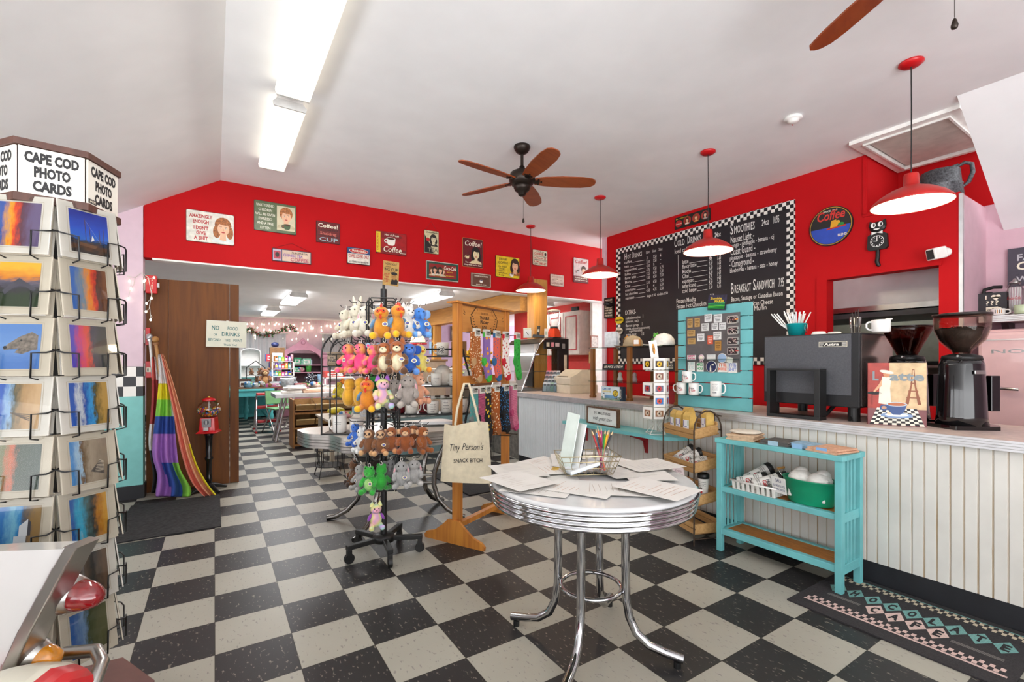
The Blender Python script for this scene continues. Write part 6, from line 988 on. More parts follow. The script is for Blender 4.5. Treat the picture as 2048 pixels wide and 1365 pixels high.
YL = 5.54; xy = [(255, 552), (270, 556), (283, 545), (297, 556), (303, 590), (299, 612), (302, 640)]; PTS = [pY(x, y, YL) for x, y in xy]
lights('string of warm bulbs looping over the alarm sounder on the pier', PTS, [(pY(a, b, YL), pY(c, d, YL)) for a, b, c, d in ((255, 552, 259, 563), (262, 553, 256, 598), (270, 556, 262, 578), (283, 545, 288, 563), (295, 553, 290, 561), (300, 575, 303, 597), (303, 590, 293, 607), (299, 612, 292, 624), (302, 630, 301, 640), (297, 558, 308, 556))])
# gumball machine
gx = pY(418, 900, 5.5).x; t = T('gumball_machine', 'red gumball machine on a black iron pedestal before the door', 'gumball machine', (gx, 5.5, 0), FACE*.5); RDM = M('c4101c', .2, 0, .04, coat=.5)
m = MB(); 
for k in range(4): a = PI/4+k*PI/2; m.tube([(0, 0, .06), (.06*math.cos(a), .06*math.sin(a), .05), (.12*math.cos(a), .12*math.sin(a), .03), (.17*math.cos(a), .17*math.sin(a), .012)], [.03, .024, .018, .012], BLK, 8)
m.obj('pedestal_foot', t); MB().lathe([(0, .04), (.03, .04), (.024, .1), (.03, .12), (.024, .14), (.024, .3), (.036, .32), (.036, .335), (.026, .35), (.03, .5), (.036, .55), (.05, .58), (0, .58)], M('121214', .2, .2, coat=.4), 20).obj('pedestal', t)
m = MB(); m.lathe([(0, .58), (.125, .58), (.125, .592), (.098, .605), (.088, .72), (.085, .735), (0, .735)], RDM, 4, smooth=False); m.T = None; o = m.obj('body', t, .006); o.rotation_euler[2] = PI/4
m = MB(); m.box(-.038, -.074, .645, .038, -.066, .725, M('8a8a8c', .35, .9)); m.disc(0, .69, .024, .024, -.0745, M('5a5a5c', .3, .9), 20); m.box(-.006, -.082, .672, .006, -.074, .708, STEEL); m.box(-.02, -.092, .612, .02, -.074, .642, STEEL); m.obj('coin_mechanism', t)
MB().lathe([(.045, .735), (.075, .75), (.1, .8), (.1, .825), (.085, .87), (.05, .9), (.045, .9)], GLASS, 28).obj('globe', t); m = MB(); m.lathe([(0, .895), (.055, .895), (.06, .905), (.052, .92), (.02, .93), (0, .935)], RDM, 28); m.cyl((0, 0, .93), .01, .012, M('d8b04a', .3, .8), 12); m.obj('lid', t); MB().cyl((0, 0, .74), .006, .16, STEEL, 10).obj('rod', t)
random.seed(5); m = MB(); GC = [M(c, .25, 0, 0) for c in ('d8282a', 'e8b81c', '2a8a3a', '2a5ab8', 'e87a1c', 'e8e4dc', '8a4a2a')]
for k in range(230):
    a, z = random.random()*2*PI, random.uniform(.752, .825); rr = (.062+.034*min(1, (z-.75)/.045))*(.97 if k % 2 else random.random()**.5); m.ell((rr*math.cos(a), rr*math.sin(a), z), .0078, GC[k % 7], 7, 5)
tag(m.obj('gumballs', None, 0, (gx, 5.5, 0)), 'coloured gumballs heaped in the glass globe', 'gumballs', None, 'stuff')
# flags: the cloth is a folded sheet hung from each pole
def sheet(rows, yb, amp, ph, mats_, m):
    """rows: (pixel row, left, right) down the cloth; the sheet folds in and out about depth yb."""
    n = 16; V = []
    for k, (y, a, b) in enumerate(rows):
        V.append([pY(lerp(a, b, j/n), y, yb+amp(k/(len(rows)-1))*math.sin(j*.95+ph+k*.35)) for j in range(n+1)])
    for k in range(len(rows)-1):
        for j in range(n): m.add([V[k][j], V[k][j+1], V[k+1][j+1], V[k+1][j]], [(0, 3, 2, 1)], mats_(k, j), True)
    return m
def flagcloth(o): q = o.modifiers.new('weld', 'WELD'); q.merge_threshold = .0005; q = o.modifiers.new('thickness', 'SOLIDIFY'); q.thickness = .004; q = o.modifiers.new('smooth', 'SUBSURF'); q.levels = q.render_levels = 1; return o
FC = {k: M(c, .85, 0, .05, 20) for k, c in dict(w='e2dcda', y='dccf1e', g='86cc46', b='2d4c9c', p='a56fc0', r='c85a50', s='e0806c', e='e0a07c', k='1c1a20', n='6a2a4a', d='a83c3c').items()}
fy = 5.34
t = T('rainbow_flag', 'rainbow flag on a wooden pole leaning by the door', 'flag', (pY(345, 990, fy).x, fy, 0))
def loc(m): 
    o = t.location; m.v = [(v[0]-o.x, v[1]-o.y, v[2]-o.z) for v in m.v]; return m
p0, p1 = pY(312, 690, fy+.1), pY(352, 985, fy+.1); m = MB(); m.tube([p0, p1], .014, M('a9783f', .5, 0, .1), 10); d = (p0-p1).normalized(); m.ell(p0+d*.05, (.028, .028, .03), M('a9783f', .5, 0, .1), 12, 8); m.tube([p0+d*.0, p0+d*.02], .024, M('8a5a2c', .5), 10); loc(m).obj('pole', t)
rows = [(708, 316, 322), (740, 318, 331), (766, 318, 338), (800, 314, 345), (833, 310, 348), (868, 306, 350), (905, 302, 354), (925, 306, 356), (950, 316, 364), (975, 312, 386), (995, 309, 382)]
cm = ['w', 'w', 'y', 'g', 'b', 'p', 'p', 'b', 'b', 'p']
def c1(k, j): return FC['p'] if k > 6 and j < 5+k-7 else FC['b'] if k > 6 and j < 12 else FC['g'] if k > 6 else FC['w'] if (k in (2, 3) and j > 13) else FC[cm[k]]
m = sheet(rows, fy+.0, lambda s: .02+.05*s, 0, c1, MB()); flagcloth(loc(m).obj('rainbow_cloth', t))
rows = [(706, 320, 325), (740, 329, 338), (790, 339, 353), (840, 349, 367), (890, 357, 381), (930, 368, 393), (960, 378, 410), (980, 392, 424), (994, 408, 437)]
def c2(k, j): return FC['s'] if j < 7 else FC['e'] if j < 13 or k < 4 else FC['y']
m = sheet(rows, fy-.05, lambda s: .015+.03*s, 1.2, c2, MB()); flagcloth(loc(m).obj('salmon_cloth', t))
t = T('striped_flag', 'dull red, white and black flag on a silver pole behind the rainbow flag', 'flag', (pY(318, 985, fy+.15).x, fy+.15, 0))
p0, p1 = pY(300, 683, fy+.2), pY(326, 985, fy+.2); m = MB(); m.tube([p0, p1], .013, M('b9b6b2', .4, .5), 10); d = (p0-p1).normalized(); m.ell(p0+d*.04, (.026, .026, .034), M('b4b4b8', .3, .7), 12, 8); m.tube([p0, p0+d*.02], .022, STEEL, 10); loc(m).obj('pole', t)
rows = [(712, 303, 312), (760, 304, 320), (810, 303, 322), (850, 298, 322), (880, 296, 320), (900, 297, 318), (930, 303, 330), (960, 307, 336), (988, 300, 330)]
m = sheet(rows, fy+.14, lambda s: .02+.03*s, .5, lambda k, j: FC[('r' if j < 9 else 'w', 'd', 'd', 'w' if j < 8 else 'd', 'w', 'k', 'k' if j < 6 else 'w', 'w' if j > 4 else 'k')[min(k, 7)]], MB()); flagcloth(loc(m).obj('cloth', t))
# ================================================================ PLUSH TOY RACK
TXY = Vector((.955, 3.08, 0)); t = T('toy_rack', 'black wheeled wire rack hung with plush toys in the middle of the floor', 'display rack', TXY); RK_ = t
MB().tube([(0, 0, .1), (0, 0, 1.77)], .021, BLK, 14).tube([(0, 0, 1.77), (0, 0, 1.8)], .009, BLK, 8).obj('pole', t); m = MB().lathe([(0, .085), (.07, .085), (.07, .125), (.03, .135), (0, .135)], BLK, 24); m.obj('hub', t)
for k in range(5):
    a = R(190+72*k); c, s = math.cos(a), math.sin(a); m = MB(); m.T = Matrix.Rotation(a, 4, 'Z'); m.box(.05, -.018, .088, .255, .018, .118, BLK); o = m.obj('base_arm', t, .004); o2 = MB(); o2.tube([(.238*c-.012*s, .238*s+.012*c, .032), (.238*c+.012*s, .238*s-.012*c, .032)], .032, BLK, 16); o2.cb((.238*c, .238*s, .065), (.03, .03, .045), BLK, (0, 0, 190+72*k)); o2.obj('caster', o, .003)
for tier, (z0, z1) in enumerate(((1.02, 1.7), (.44, 1.0))):
    for k in range(4):
        a = FACE-PI/2+.18+k*PI/2; n = Vector((math.cos(a), math.sin(a), 0)); u = Vector((-n.y, n.x, 0)); d = .085; w = .1; m = MB()
        P = lambda x, z: n*d+u*x+Vector((0, 0, z))
        m.tube([P(-w, z0), P(-w, z1-.03), P(-w+.03, z1), P(w-.03, z1), P(w, z1-.03), P(w, z0+.03), P(w-.03, z0), P(-w+.03, z0), P(-w, z0)], .005, WIRE, 6)
        for z in (z0+.05, z0+.1, (z0+z1)/2-.025, (z0+z1)/2+.025, z1-.1, z1-.05): m.tube([P(-w, z), P(w, z)], .0025, WIRE, 5)
        for x in (-.05, 0, .05): m.tube([P(x, z1-.1), P(x, z1-.05)], .0025, WIRE, 5)
        m.tube([P(0, z1-.05), (0, 0, z1-.05)], .005, WIRE, 6); m.tube([P(0, z0+.1), (0, 0, z0+.1)], .005, WIRE, 6); m.obj('wire_panel', t)
TAGW = M('f2efe6', .5, 0, 0)
def plush(name, label, loc, rz, s, body, belly=None, head=None, muzzle=None, ear=None, earc=None, foot=None, arm=None, beak=None, comb=None, wing=None, mask=None, trunk=None, tagged=True, loop=True, cat='plush toy', group=None, eye=True, back=False):
    """A seated plush animal 0.2 m tall at s = 1, facing local -y, hung by a loop on its head."""
    t = T(name, label, cat, loc, rz, group, s); Bd = body if not isinstance(body, str) else fur(body); f_ = lambda c, d: d if c is None else (fur(c) if isinstance(c, str) else c)
    Hd, Ft, Am = f_(head, Bd), f_(foot, Bd), f_(arm, Bd)
    m = MB(); m.ell((0, .005, .07), (.047, .042, .064), Bd, 14, 10); 
    if belly: m.ell((0, -.012, .068), (.034, .032, .05), fur(belly), 12, 8)
    m.ell((0, .006, .12), (.03, .028, .03), Bd, 12, 8); m.obj('body', t)
    h = MB().ell((0, -.004, .155), (.043, .038, .038), Hd, 14, 10).obj('head', t)
    for q in (-1, 1):
        m = MB(); m.tube([(q*.03, .0, .03), (q*.036, -.03, .018), (q*.042, -.052, .016)], [.02, .02, .018], Bd, 10); m.ell((q*.042, -.056, .018), (.021, .016, .021), Ft, 12, 8); m.obj('leg', t)
        if not wing: m = MB(); m.tube([(q*.036, 0, .11), (q*.052, -.014, .088), (q*.05, -.034, .072)], [.015, .016, .015], Am, 10); m.ell((q*.05, -.036, .07), .017, Am, 10, 7); m.obj('arm', t)
        else: m = MB(); m.ell((q*.05, .0, .09), (.012, .024, .032), f_(wing, Bd), 10, 8, (0, q*-25, 0)); m.obj('wing', t)
        E_ = f_(earc, Hd)
        if ear == 'round': m = MB(); m.ell((q*.034, 0, .188), (.017, .009, .017), E_, 10, 8); m.ell((q*.034, -.005, .188), (.01, .006, .01), Hd, 8, 6); m.obj('ear', t)
        if ear == 'side': m = MB(); m.ell((q*.047, 0, .158), (.016, .009, .02), E_, 10, 8); m.obj('ear', t)
        if ear == 'point': m = MB(); m.lathe([(.02, 0), (.014, .025), (0, .045)], E_, 8, (q*.03, 0, .175), sy=.5); m.obj('ear', t)
        if ear == 'lop': m = MB(); m.ell((q*.046, .004, .13), (.013, .012, .045), E_, 10, 8, (0, q*-12, 0)); m.ell((q*.05, -.004, .122), (.007, .007, .026), fur('d9a0a8'), 8, 6, (0, q*-12, 0)); m.obj('ear', t)
        if ear == 'long': m = MB(); m.ell((q*.02, .006, .21), (.012, .008, .042), E_, 10, 8, (0, q*12, 0)); m.obj('ear', t)
        if ear == 'flap': m = MB(); m.ell((q*.052, .006, .152), (.026, .007, .03), E_, 10, 8, (0, q*20, 0)); m.obj('ear', t)
        if ear == 'bulge': m = MB(); m.ell((q*.022, -.01, .188), .016, Hd, 10, 8); m.obj('eye_bump', t)
    m = MB()
    if muzzle: m.ell((0, -.034, .147), (.024, .016, .018), f_(muzzle, Hd), 12, 8); m.ell((0, -.049, .153), (.006, .004, .004), INK, 8, 5)
    if mask: m.ell((0, -.02, .158), (.034, .025, .028), fur(mask), 12, 8); [m.ell((q*.017, -.043, .16), (.009, .004, .013), fur('3a241a'), 8, 6, (0, q*30, 0)) for q in (-1, 1)]
    if beak: m.tube([(0, -.036, .15), (0, -.062, .146)], [.013, .003], M(beak, .7), 8); m.ell((0, -.03, .162), (.03, .014, .016), fur('cf4a24'), 10, 6) if comb else None
    if trunk: m.tube([(0, -.034, .15), (0, -.058, .138), (0, -.064, .115)], [.014, .011, .009], Hd, 8)
    if comb: [m.ell((0, -.02+.016*j, .192+.004*(1-abs(j-1))), (.007, .012, .014), fur(comb), 8, 6) for j in range(3)]; m.ell((0, -.042, .128), (.008, .006, .014), fur(comb), 8, 6)
    if eye: [m.ell((q*(.022 if ear == 'bulge' else .017), -.024 if ear == 'bulge' else -.038, .19 if ear == 'bulge' else .165), .0048, M('0c0b0c', .1, 0, 0), 8, 6) for q in (-1, 1)]
    if m.v: m.obj('face', t)
    if loop: MB().tube([(0, 0, .19)]+[(.009*math.sin(R(a)), 0, .207-.013*math.cos(R(a))) for a in range(30, 360, 40)]+[(0, 0, .19)], .0018, TAGW, 5).obj('hanging_loop', t)
    if tagged: m = MB(); m.disc(.028, .085, .016, .013, -.062, TAGW, 14); m.disc(.028, .085, .013, .0105, -.0624, M('d8c83a', .5, 0, 0), 14); m.disc(.028, .085, .01, .008, -.0628, M('5a5aa8', .5, 0, .4, 200), 12); m.prism([(.012, .085), (.044, .085), (.028, .072)], -.0615, -.0605, TAGW, 1); m.obj('maker_tag', t)
    return t
PKP = patchy(['e0457a', 'e8558a', 'e0a050', 'd94a80'], 14, 'pink_patch_fur'); PAS = patchy(['b5a0d0', 'e0a8b8', 'd9d68a', '9fd0c8', 'c0a8d8'], 10, 'pastel_fur')
CRM_ = 'd5cdb8'
SPEC = [  # pixel x, pixel y of the middle, pixel height, distance, turn, kwargs
 (692, 648, 60, 3.22, -40, dict(body=CRM_, ear='lop'), 'cream long-eared plush at the outer end of the top toy row'), (713, 642, 66, 3.12, -20, dict(body=CRM_, ear='long'), 'cream plush rabbit with upright ears, top toy row'), (732, 642, 64, 3.05, -10, dict(body='d9d2c2', ear='lop'), 'pale cream plush against the wire frame, top toy row'),
 (763, 645, 68, 2.93, 8, dict(body='d08a24', head='d08a24', foot='e8b01c', beak='e88a1c', comb='cc3a1e', wing='5f86a8'), 'orange rooster plush facing the camera, top toy row'), (795, 642, 68, 2.96, 45, dict(body='d08a24', foot='e8b01c', beak='e88a1c', comb='cc3a1e', wing='5f86a8'), 'orange rooster plush turned to the side, top toy row'), (815, 643, 64, 3.06, 50, dict(body='e2dfda', ear='point', muzzle='e2dfda'), 'white unicorn plush between rooster and blue elephant'), (839, 645, 62, 3.12, 30, dict(body='3f7fd0', ear='flap', earc='7ba6dc', trunk=1, foot='6aa0e0'), 'bright blue elephant plush, top toy row'),
 (697, 716, 60, 3.12, -30, dict(body=PKP, muzzle=PKP), 'pink patchy dragon plush at the outer end of the second toy row'), (721, 716, 62, 3.04, -15, dict(body=PKP, muzzle=PKP, tagged=False), 'pink patchy dragon plush, second of three in its row'), (747, 718, 60, 2.98, 5, dict(body=PKP, ear='round', earc='8fb4d0'), 'pink patchy bear plush behind the wire frame'), (769, 716, 66, 2.93, 0, dict(body='c58a5a', belly='e6d8b4', head='a3582a', ear='side', muzzle='e6d8b4', foot='5a3820', arm='6a4426', tagged=False), 'brown and cream deer plush facing forward'), (794, 714, 68, 2.92, 12, dict(body='c58a5a', belly='e6d8b4', head='a3582a', ear='point', muzzle='e6d8b4', foot='5a3820', arm='6a4426'), 'brown and cream fox plush with pointed ears'), (818, 717, 64, 2.98, 15, dict(body='2a5cb0', head='3a6cc0', ear='flap', earc='1f4a9a', foot='5a8ad0', muzzle='4a7acc'), 'dark blue horned dinosaur plush, second toy row'), (840, 717, 56, 3.1, 40, dict(body='e0cf6a', foot='dc8a22', beak='e08a2a', wing='d8c45a'), 'pale yellow chick plush with orange feet'),
 (699, 785, 60, 3.12, 150, dict(body='d9a02a', ear=None, eye=False, tagged=False), 'mustard duck plush seen from behind at the end of the third row'), (721, 784, 62, 3.04, 160, dict(body='d9a02a', eye=False, tagged=False), 'mustard duck plush seen from behind next to the rooster'), (735, 790, 66, 2.96, 0, dict(body='d5821f', foot='eab01c', beak='e88a1c', comb='cc2a1a', wing='5a80a4', tagged=False), 'orange rooster plush in the third toy row'), (752, 778, 60, 3.08, 20, dict(body='2c9a3c', ear='bulge', tagged=False), 'green frog plush half hidden behind the pastel dragon'), (765, 786, 62, 2.94, 30, dict(body=PAS, ear='point', earc='b06ad0', muzzle='e0a8c0', tagged=False), 'pastel rainbow dragon plush, third toy row'), (790, 786, 58, 2.97, 5, dict(body='857c74', ear='flap', trunk=1), 'grey elephant plush in the third toy row'), (816, 782, 64, 2.95, 10, dict(body='9a9088', ear='lop', foot='b0a69c', tagged=False), 'grey lop-eared bunny plush, largest in the third toy row'), (836, 778, 60, 3.1, 60, dict(body='d99a78', ear='round', muzzle='e8b898', tagged=False), 'peach plush turned sideways at the end of the third row'),
 (712, 869, 46, 3.12, -35, dict(body='3a6fc8', ear='flap', foot='2a5ab0'), 'blue plush with a wing at the outer end of the fourth toy row'), (724, 880, 50, 3.04, -50, dict(body='dfe0de', ear='round'), 'white fluffy plush lying on its side, fourth toy row'), (739, 883, 52, 2.96, -8, dict(body='7a4c2a', head='7a4c2a', mask='c8a078', muzzle='c8a078', foot='c89a6a', tagged=False), 'brown sloth plush nearest the pole end of its row'), (762, 884, 52, 2.93, 8, dict(body='7a4c2a', mask='c8a078', muzzle='c8a078', foot='c89a6a'), 'brown sloth plush with a round tag'), (783, 879, 52, 2.95, 0, dict(body='8a4a20', ear='side', earc='c99a70', muzzle='d0a47a', foot='b97a4a', tagged=False), 'brown monkey plush just past the pole'), (811, 879, 54, 2.95, 8, dict(body='8f4a1e', ear='side', earc='c99a70', muzzle='d8b088', foot='8a4620', tagged=False), 'ginger monkey plush in the middle of the fourth row'), (827, 874, 50, 3.05, 15, dict(body='8a4a20', ear='side', muzzle='d0a47a'), 'monkey plush tucked behind the end monkey'), (844, 879, 54, 3.02, 55, dict(body='94501f', ear='side', earc='c99a70', muzzle='d8b088', tagged=False), 'ginger monkey plush in profile at the end of the fourth row'),
 (708, 945, 52, 3.1, -60, dict(body='5c3a20', ear='round', foot='33221a'), 'dark brown beaver plush at the outer end of the lowest row'), (721, 954, 52, 3.02, -40, dict(body='9a9996', ear='lop'), 'grey bunny plush beside the green frog'), (739, 960, 54, 2.93, -5, dict(body='2f9f34', belly='9fd07a', ear='bulge', muzzle='3fae3e'), 'bright green frog plush facing the camera'), (762, 956, 54, 2.95, 175, dict(body='2a9a30', ear='bulge', eye=False, tagged=False), 'green frog plush seen from behind'), (783, 943, 50, 3.04, 0, dict(body='7f7e7e', ear='flap', trunk=1, tagged=False), 'grey elephant plush in the lowest row'), (803, 948, 54, 2.94, 8, dict(body='9d9c9a', ear='lop'), 'grey lop-eared bunny plush with a round tag, lowest row'), (828, 944, 52, 2.98, 20, dict(body='a3a19e', ear='lop', foot='b9b6b2', tagged=False), 'grey bunny plush at the aisle end of the lowest row'), (752, 925, 40, 3.08, 10, dict(body='33241c', ear='round', tagged=False), 'very dark plush behind the green frogs'),
 (752, 1032, 50, 2.9, 25, dict(body=PAS, ear='point', wing='8a3aa8', muzzle='e2a0b4', tagged=False), 'pastel dragon plush with a purple wing hanging alone below the rest')]
for k, (x, y, hp, D, turn, kw, lab) in enumerate(SPEC):
    s = hp*D/F/.2; c = dep(x, y, D); base = c-Vector((0, 0, .1*s)); rz = FACE+R(turn)
    plush('plush_toy', lab, base, rz, s, group=None, **kw)
    top = c+Vector((0, 0, .112*s))-TXY; d = Vector((top.x, top.y, 0)); n = d.normalized() if d.length > .02 else Vector((0, -1, 0)); z = top.z
    MB().tube([n*.07+Vector((0, 0, z)), d+Vector((0, 0, z)), d+n*.035+Vector((0, 0, z)), d+n*.05+Vector((0, 0, z+.016))], .0028, WIRE, 5).obj('wire_hook', RK_)
# ================================================================ LONG CHROME TABLE WITH MUG RACKS
t = T('chrome_table', 'white-topped table with a wavy ribbed metal rim and curved chrome legs', 'table', (1.27, 3.67, 0)); TZ2 = .74
out = [(-.68, .42), (-.7, .3), (-.66, .1), (-.55, -.02), (-.52, -.12), (-.5, -.22), (-.42, -.29), (-.25, -.31), (.0, -.3), (.35, -.3), (.5, -.27), (.56, -.18), (.58, 0), (.6, .2), (.58, .38), (.48, .46), (0, .48), (-.5, .48)]
def smooth_loop(p, n=5):
    o = []; N = len(p)
    for k in range(N):
        a, b, c, d = p[k-1], p[k], p[(k+1) % N], p[(k+2) % N]
        for j in range(n): s = j/n; o.append(tuple(.5*(2*b[i]+(c[i]-a[i])*s+(2*a[i]-5*b[i]+4*c[i]-d[i])*s*s+(3*b[i]-a[i]-3*c[i]+d[i])*s**3) for i in (0, 1)))
    return o
ol = smooth_loop(out); MB().prism(ol, TZ2-.03, TZ2, M('d9d3c9', .3, 0, .03), 2, True).obj('tabletop', t)
m = MB(); RIM = M('bdbab4', .32, .9, .1)
for k in range(5): m.prism([(x*1.012, y*1.012) for x, y in ol], TZ2-.001-.022*(k+1)+.003, TZ2-.001-.022*k, RIM, 2, True)
m.obj('ribbed_rim', t)
for fx, fy_ in ((-.5, .31), (-.44, -.3), (.46, -.26), (.5, .27)): P = [(.72, .64), (.6, .5), (.53, .38), (.52, .28), (.58, .17), (.72, .08), (.88, .03), (1, .016)]; l = MB().tube([(fx*a, fy_*a, z) for a, z in P], .02, M('8f8c88', .22, 1, .08), 12).obj('leg', t)
m = MB(); a = .52; Q = [(-.5*a, .31*a), (-.44*a, -.3*a), (.46*a, -.26*a), (.5*a, .27*a)]; [m.tube([(*Q[i], z), (*Q[j], z)], .011, RIM, 8) for i, j in ((0, 2), (1, 3)) for z in (.3, .36)]; m.obj('cross_braces', t)
# arched black rack
AR = Vector((.81, 3.56, TZ2+.001)); arz = FACE+.06; ra = T('arched_rack', 'black arched wire shelf of tan and white mugs on the chrome table', 'rack', AR, arz); w, d = .165, .19; m0 = None
for y, nm in ((0, 'front_arch'), (d, 'rear_arch')):
    m = MB(); A = lambda r: [(r*w*math.cos(R(a)), y, .595+r*w*1.0*math.sin(R(a))) for a in range(0, 181, 15)]
    m.tube([(w, y, 0)]+A(1)+[(-w, y, 0)], .0065, WIRE, 6); m.tube(A(.62), .004, WIRE, 6)
    for a in (45, 90, 135): m.tube([(.62*w*math.cos(R(a)), y, .595+.62*w*math.sin(R(a))), (w*math.cos(R(a)), y, .595+w*math.sin(R(a)))], .004, WIRE, 5)
    m.tube([(-w*.35, y, 0), (-w*.35, y, .595)], .0045, WIRE, 5) if y == 0 else None; m.tube([(-w, y, .6), (w, y, .6)], .004, WIRE, 5); m.obj(nm, ra)
for z in (.0, .26, .5): m = MB(); m.tube([(-w, 0, z+.006), (w, 0, z+.006), (w, d, z+.006), (-w, d, z+.006)], .006, WIRE, 6, True); m.box(-w, 0, z+.004, w, d, z+.01, M('5a4a3a', .6)); m.obj('shelf', ra)
def arl(x, y, z): c, s = math.cos(arz), math.sin(arz); return (AR.x+c*x-s*y, AR.y+s*x+c*y, AR.z+z)
TANM = 'a8957e'
mug('tan_mug', 'tan mug lettered YOU WILL at the top of the arched rack', arl(-.098, .08, .5105), arz, TANM, .05, .105, draw=words([('YOU WILL', .72, .14, .07), ('BE', .54, .1, .03), ('FIND', .3, .2, .07), ('this kind', .14, .07, .05)]), side=1)
mug('tan_mug', 'tan mug with looping script at the top of the arched rack', arl(.03, .08, .5105), arz, TANM, .05, .105, draw=words([('Live &', .72, .13, .06), ('laugh', .5, .17, .07), ('OFTEN', .28, .14, .07)]), side=1)
mug('tan_mug', 'grey-tan mug with a round black emblem on the middle shelf', arl(.035, .08, .2705), arz, 'a39a90', .05, .115, draw=words([('WARNING', .76, .1, .06), ('COFFEE', .58, .14, .075), ('STRONG', .38, .14, .075), ('INSIDE', .2, .1, .05)]), side=1)
mug('white_mug', 'tall white mug with small lettering at the foot of the arched rack', arl(-.055, .07, .0105), arz, r=.05, h=.13, draw=words([('Adventure', .6, .05, .05), ('awaits you', .5, .05, .045)], M('6a6a6c', .5, 0, 0)), side=-1)
mug('white_mug', 'shorter white mug at the foot of the arched rack', arl(.07, .07, .0105), arz, r=.05, h=.105, draw=words([('hello', .7, .07, .03), ('hello there', .5, .06, .05), ('friend', .3, .06, .04)], M('6a6a6c', .5, 0, 0)), side=1)
plush('plush_toy', 'yellow plush duck on the middle shelf of the arched rack', Vector(arl(-.06, .07, .2705)), arz, .62, 'd9c23a', beak='d9a02a', tagged=False, loop=False)
# raked black mug rack
MR = Vector((1.53, 3.66, TZ2+.001)); mrz = FACE+.1; rm = T('raked_rack', 'black steel rack with zigzag sides and three shelves of white mugs', 'rack', MR, mrz); w = .27
BAR = M('131313', .4, .3, .05)
for x in (-w, w): 
    m = MB()
    P = [(0, .62), (-.05, .4), (.02, .1), (.0, 0)]
    for y0 in (0., .2): m.tube([(x+(.0 if y0 else .0), y0+.04, .65), (x+(.08 if x > 0 else -.08), y0-.02, .345), (x+(.02 if x > 0 else -.02), y0+.02, 0)], .009, BAR, 6)
    m.tube([(x, .04, .65), (x, .24, .65)], .009, BAR, 6); m.obj('zigzag_side', rm)
MB().tube([(-w, .04, .65), (w, .04, .65)], .008, BAR, 6).obj('top_rail', rm)
for z, e in ((.59, .05), (.335, .09), (.1, .05), (.006, .03)): MB().box(-w-e, -.02, z-.006, w+e, .22, z+.004, BAR).obj('shelf', rm)
def mrl(x, y, z): c, s = math.cos(mrz), math.sin(mrz); return (MR.x+c*x-s*y, MR.y+s*x+c*y, MR.z+z)
def swirl(m, r, h): m.text('@', -.01, h*.3, h*.4, INK, 0, b=.0, bend=r)
mug('white_mug', 'cream mug with a dark swirl on the top shelf of the raked rack', mrl(.1, .08, .5945), mrz, 'd9d6cc', r=.052, h=.115, draw=swirl, side=-1)
m = MB(); BXW = wood('7a5632', '96703f', 'Z', 10, .6, 'box_wood'); m.box(-.05, -.05, 0, .05, .06, .125, BXW); tag(m.obj('wooden_box', None, .002, mrl(.24, .08, .5945), mrz+.4), 'plain wooden box at the end of the raked rack top shelf', 'box')
o = MB().lathe([(0, 0), (.07, 0), (.085, .05), (.075, .12), (.045, .165), (0, .18)], M('d9d3c8', .8, 0, .05, 30, bump=.4), 20).obj('white_gourd', None, 0, mrl(.1, .12, .3395), 0); tag(o, 'smooth white domed ornament behind the mugs of the raked rack', 'ornament')
LT = M('55565a', .5, 0, 0)
for x, y, z, h, r, sd, rows, lab in ((.05, .04, .3395, .105, .047, -1, [('dune shack', .6, .06, .05), ('summer', .45, .06, .05), ('days', .3, .06, .03)], 'white mug with faint lettering on the middle shelf of the raked rack'), (.2, .06, .3395, .105, .047, -1, [('SALT WATER', .7, .09, .06), ('SANDY TOES', .54, .09, .06), ('AND BEACH', .38, .09, .06), ('HAIR', .22, .09, .03)], 'white mug with four bold lines on the middle shelf of the raked rack'), (.33, .08, .3395, .12, .05, -1, [('&', .35, .4, .03)], 'white mug with a black figure at the end of the middle shelf'),
    (-.16, .05, .1045, .105, .05, 1, [], 'plain grey-white mug near the pole on the low shelf'), (.02, .04, .1045, .105, .05, -1, [('WAKE ME', .7, .08, .05), ('WHEN THE', .52, .08, .055), ('TIDE IS', .34, .08, .05), ('HIGH', .17, .08, .03)], 'white mug lettered in short lines on the low shelf of the raked rack'), (.13, .08, .1045, .115, .05, 1, [('think', .74, .1, .04), ('outside', .54, .1, .05), ('no box', .32, .1, .05)], 'white mug with bold script on the low shelf of the raked rack'), (.26, .06, .1045, .12, .05, 1, [('Bonjour', .5, .1, .05)], 'white mug with thin script at the end of the low shelf'), (.3, .16, .1045, .1, .05, -1, [], 'plain white mug behind at the end of the low shelf')):
    mug('white_mug', lab, mrl(x, y, z), mrz, 'dcdad3', r, h, draw=words(rows, LT) if rows else None, side=sd)
mug('red_mug', 'dark red mug standing behind the toy rack pole', mrl(-.27, .1, .1045), mrz, '6a1820', .05, .13, side=-1); 
o = MB().box(-.05, -.02, 0, .05, .02, .13, M('a81c24', .4)).obj('red_box', None, 0, mrl(-.06, .18, .1045), mrz); tag(o, 'bright red box behind the mugs of the low shelf', 'box')
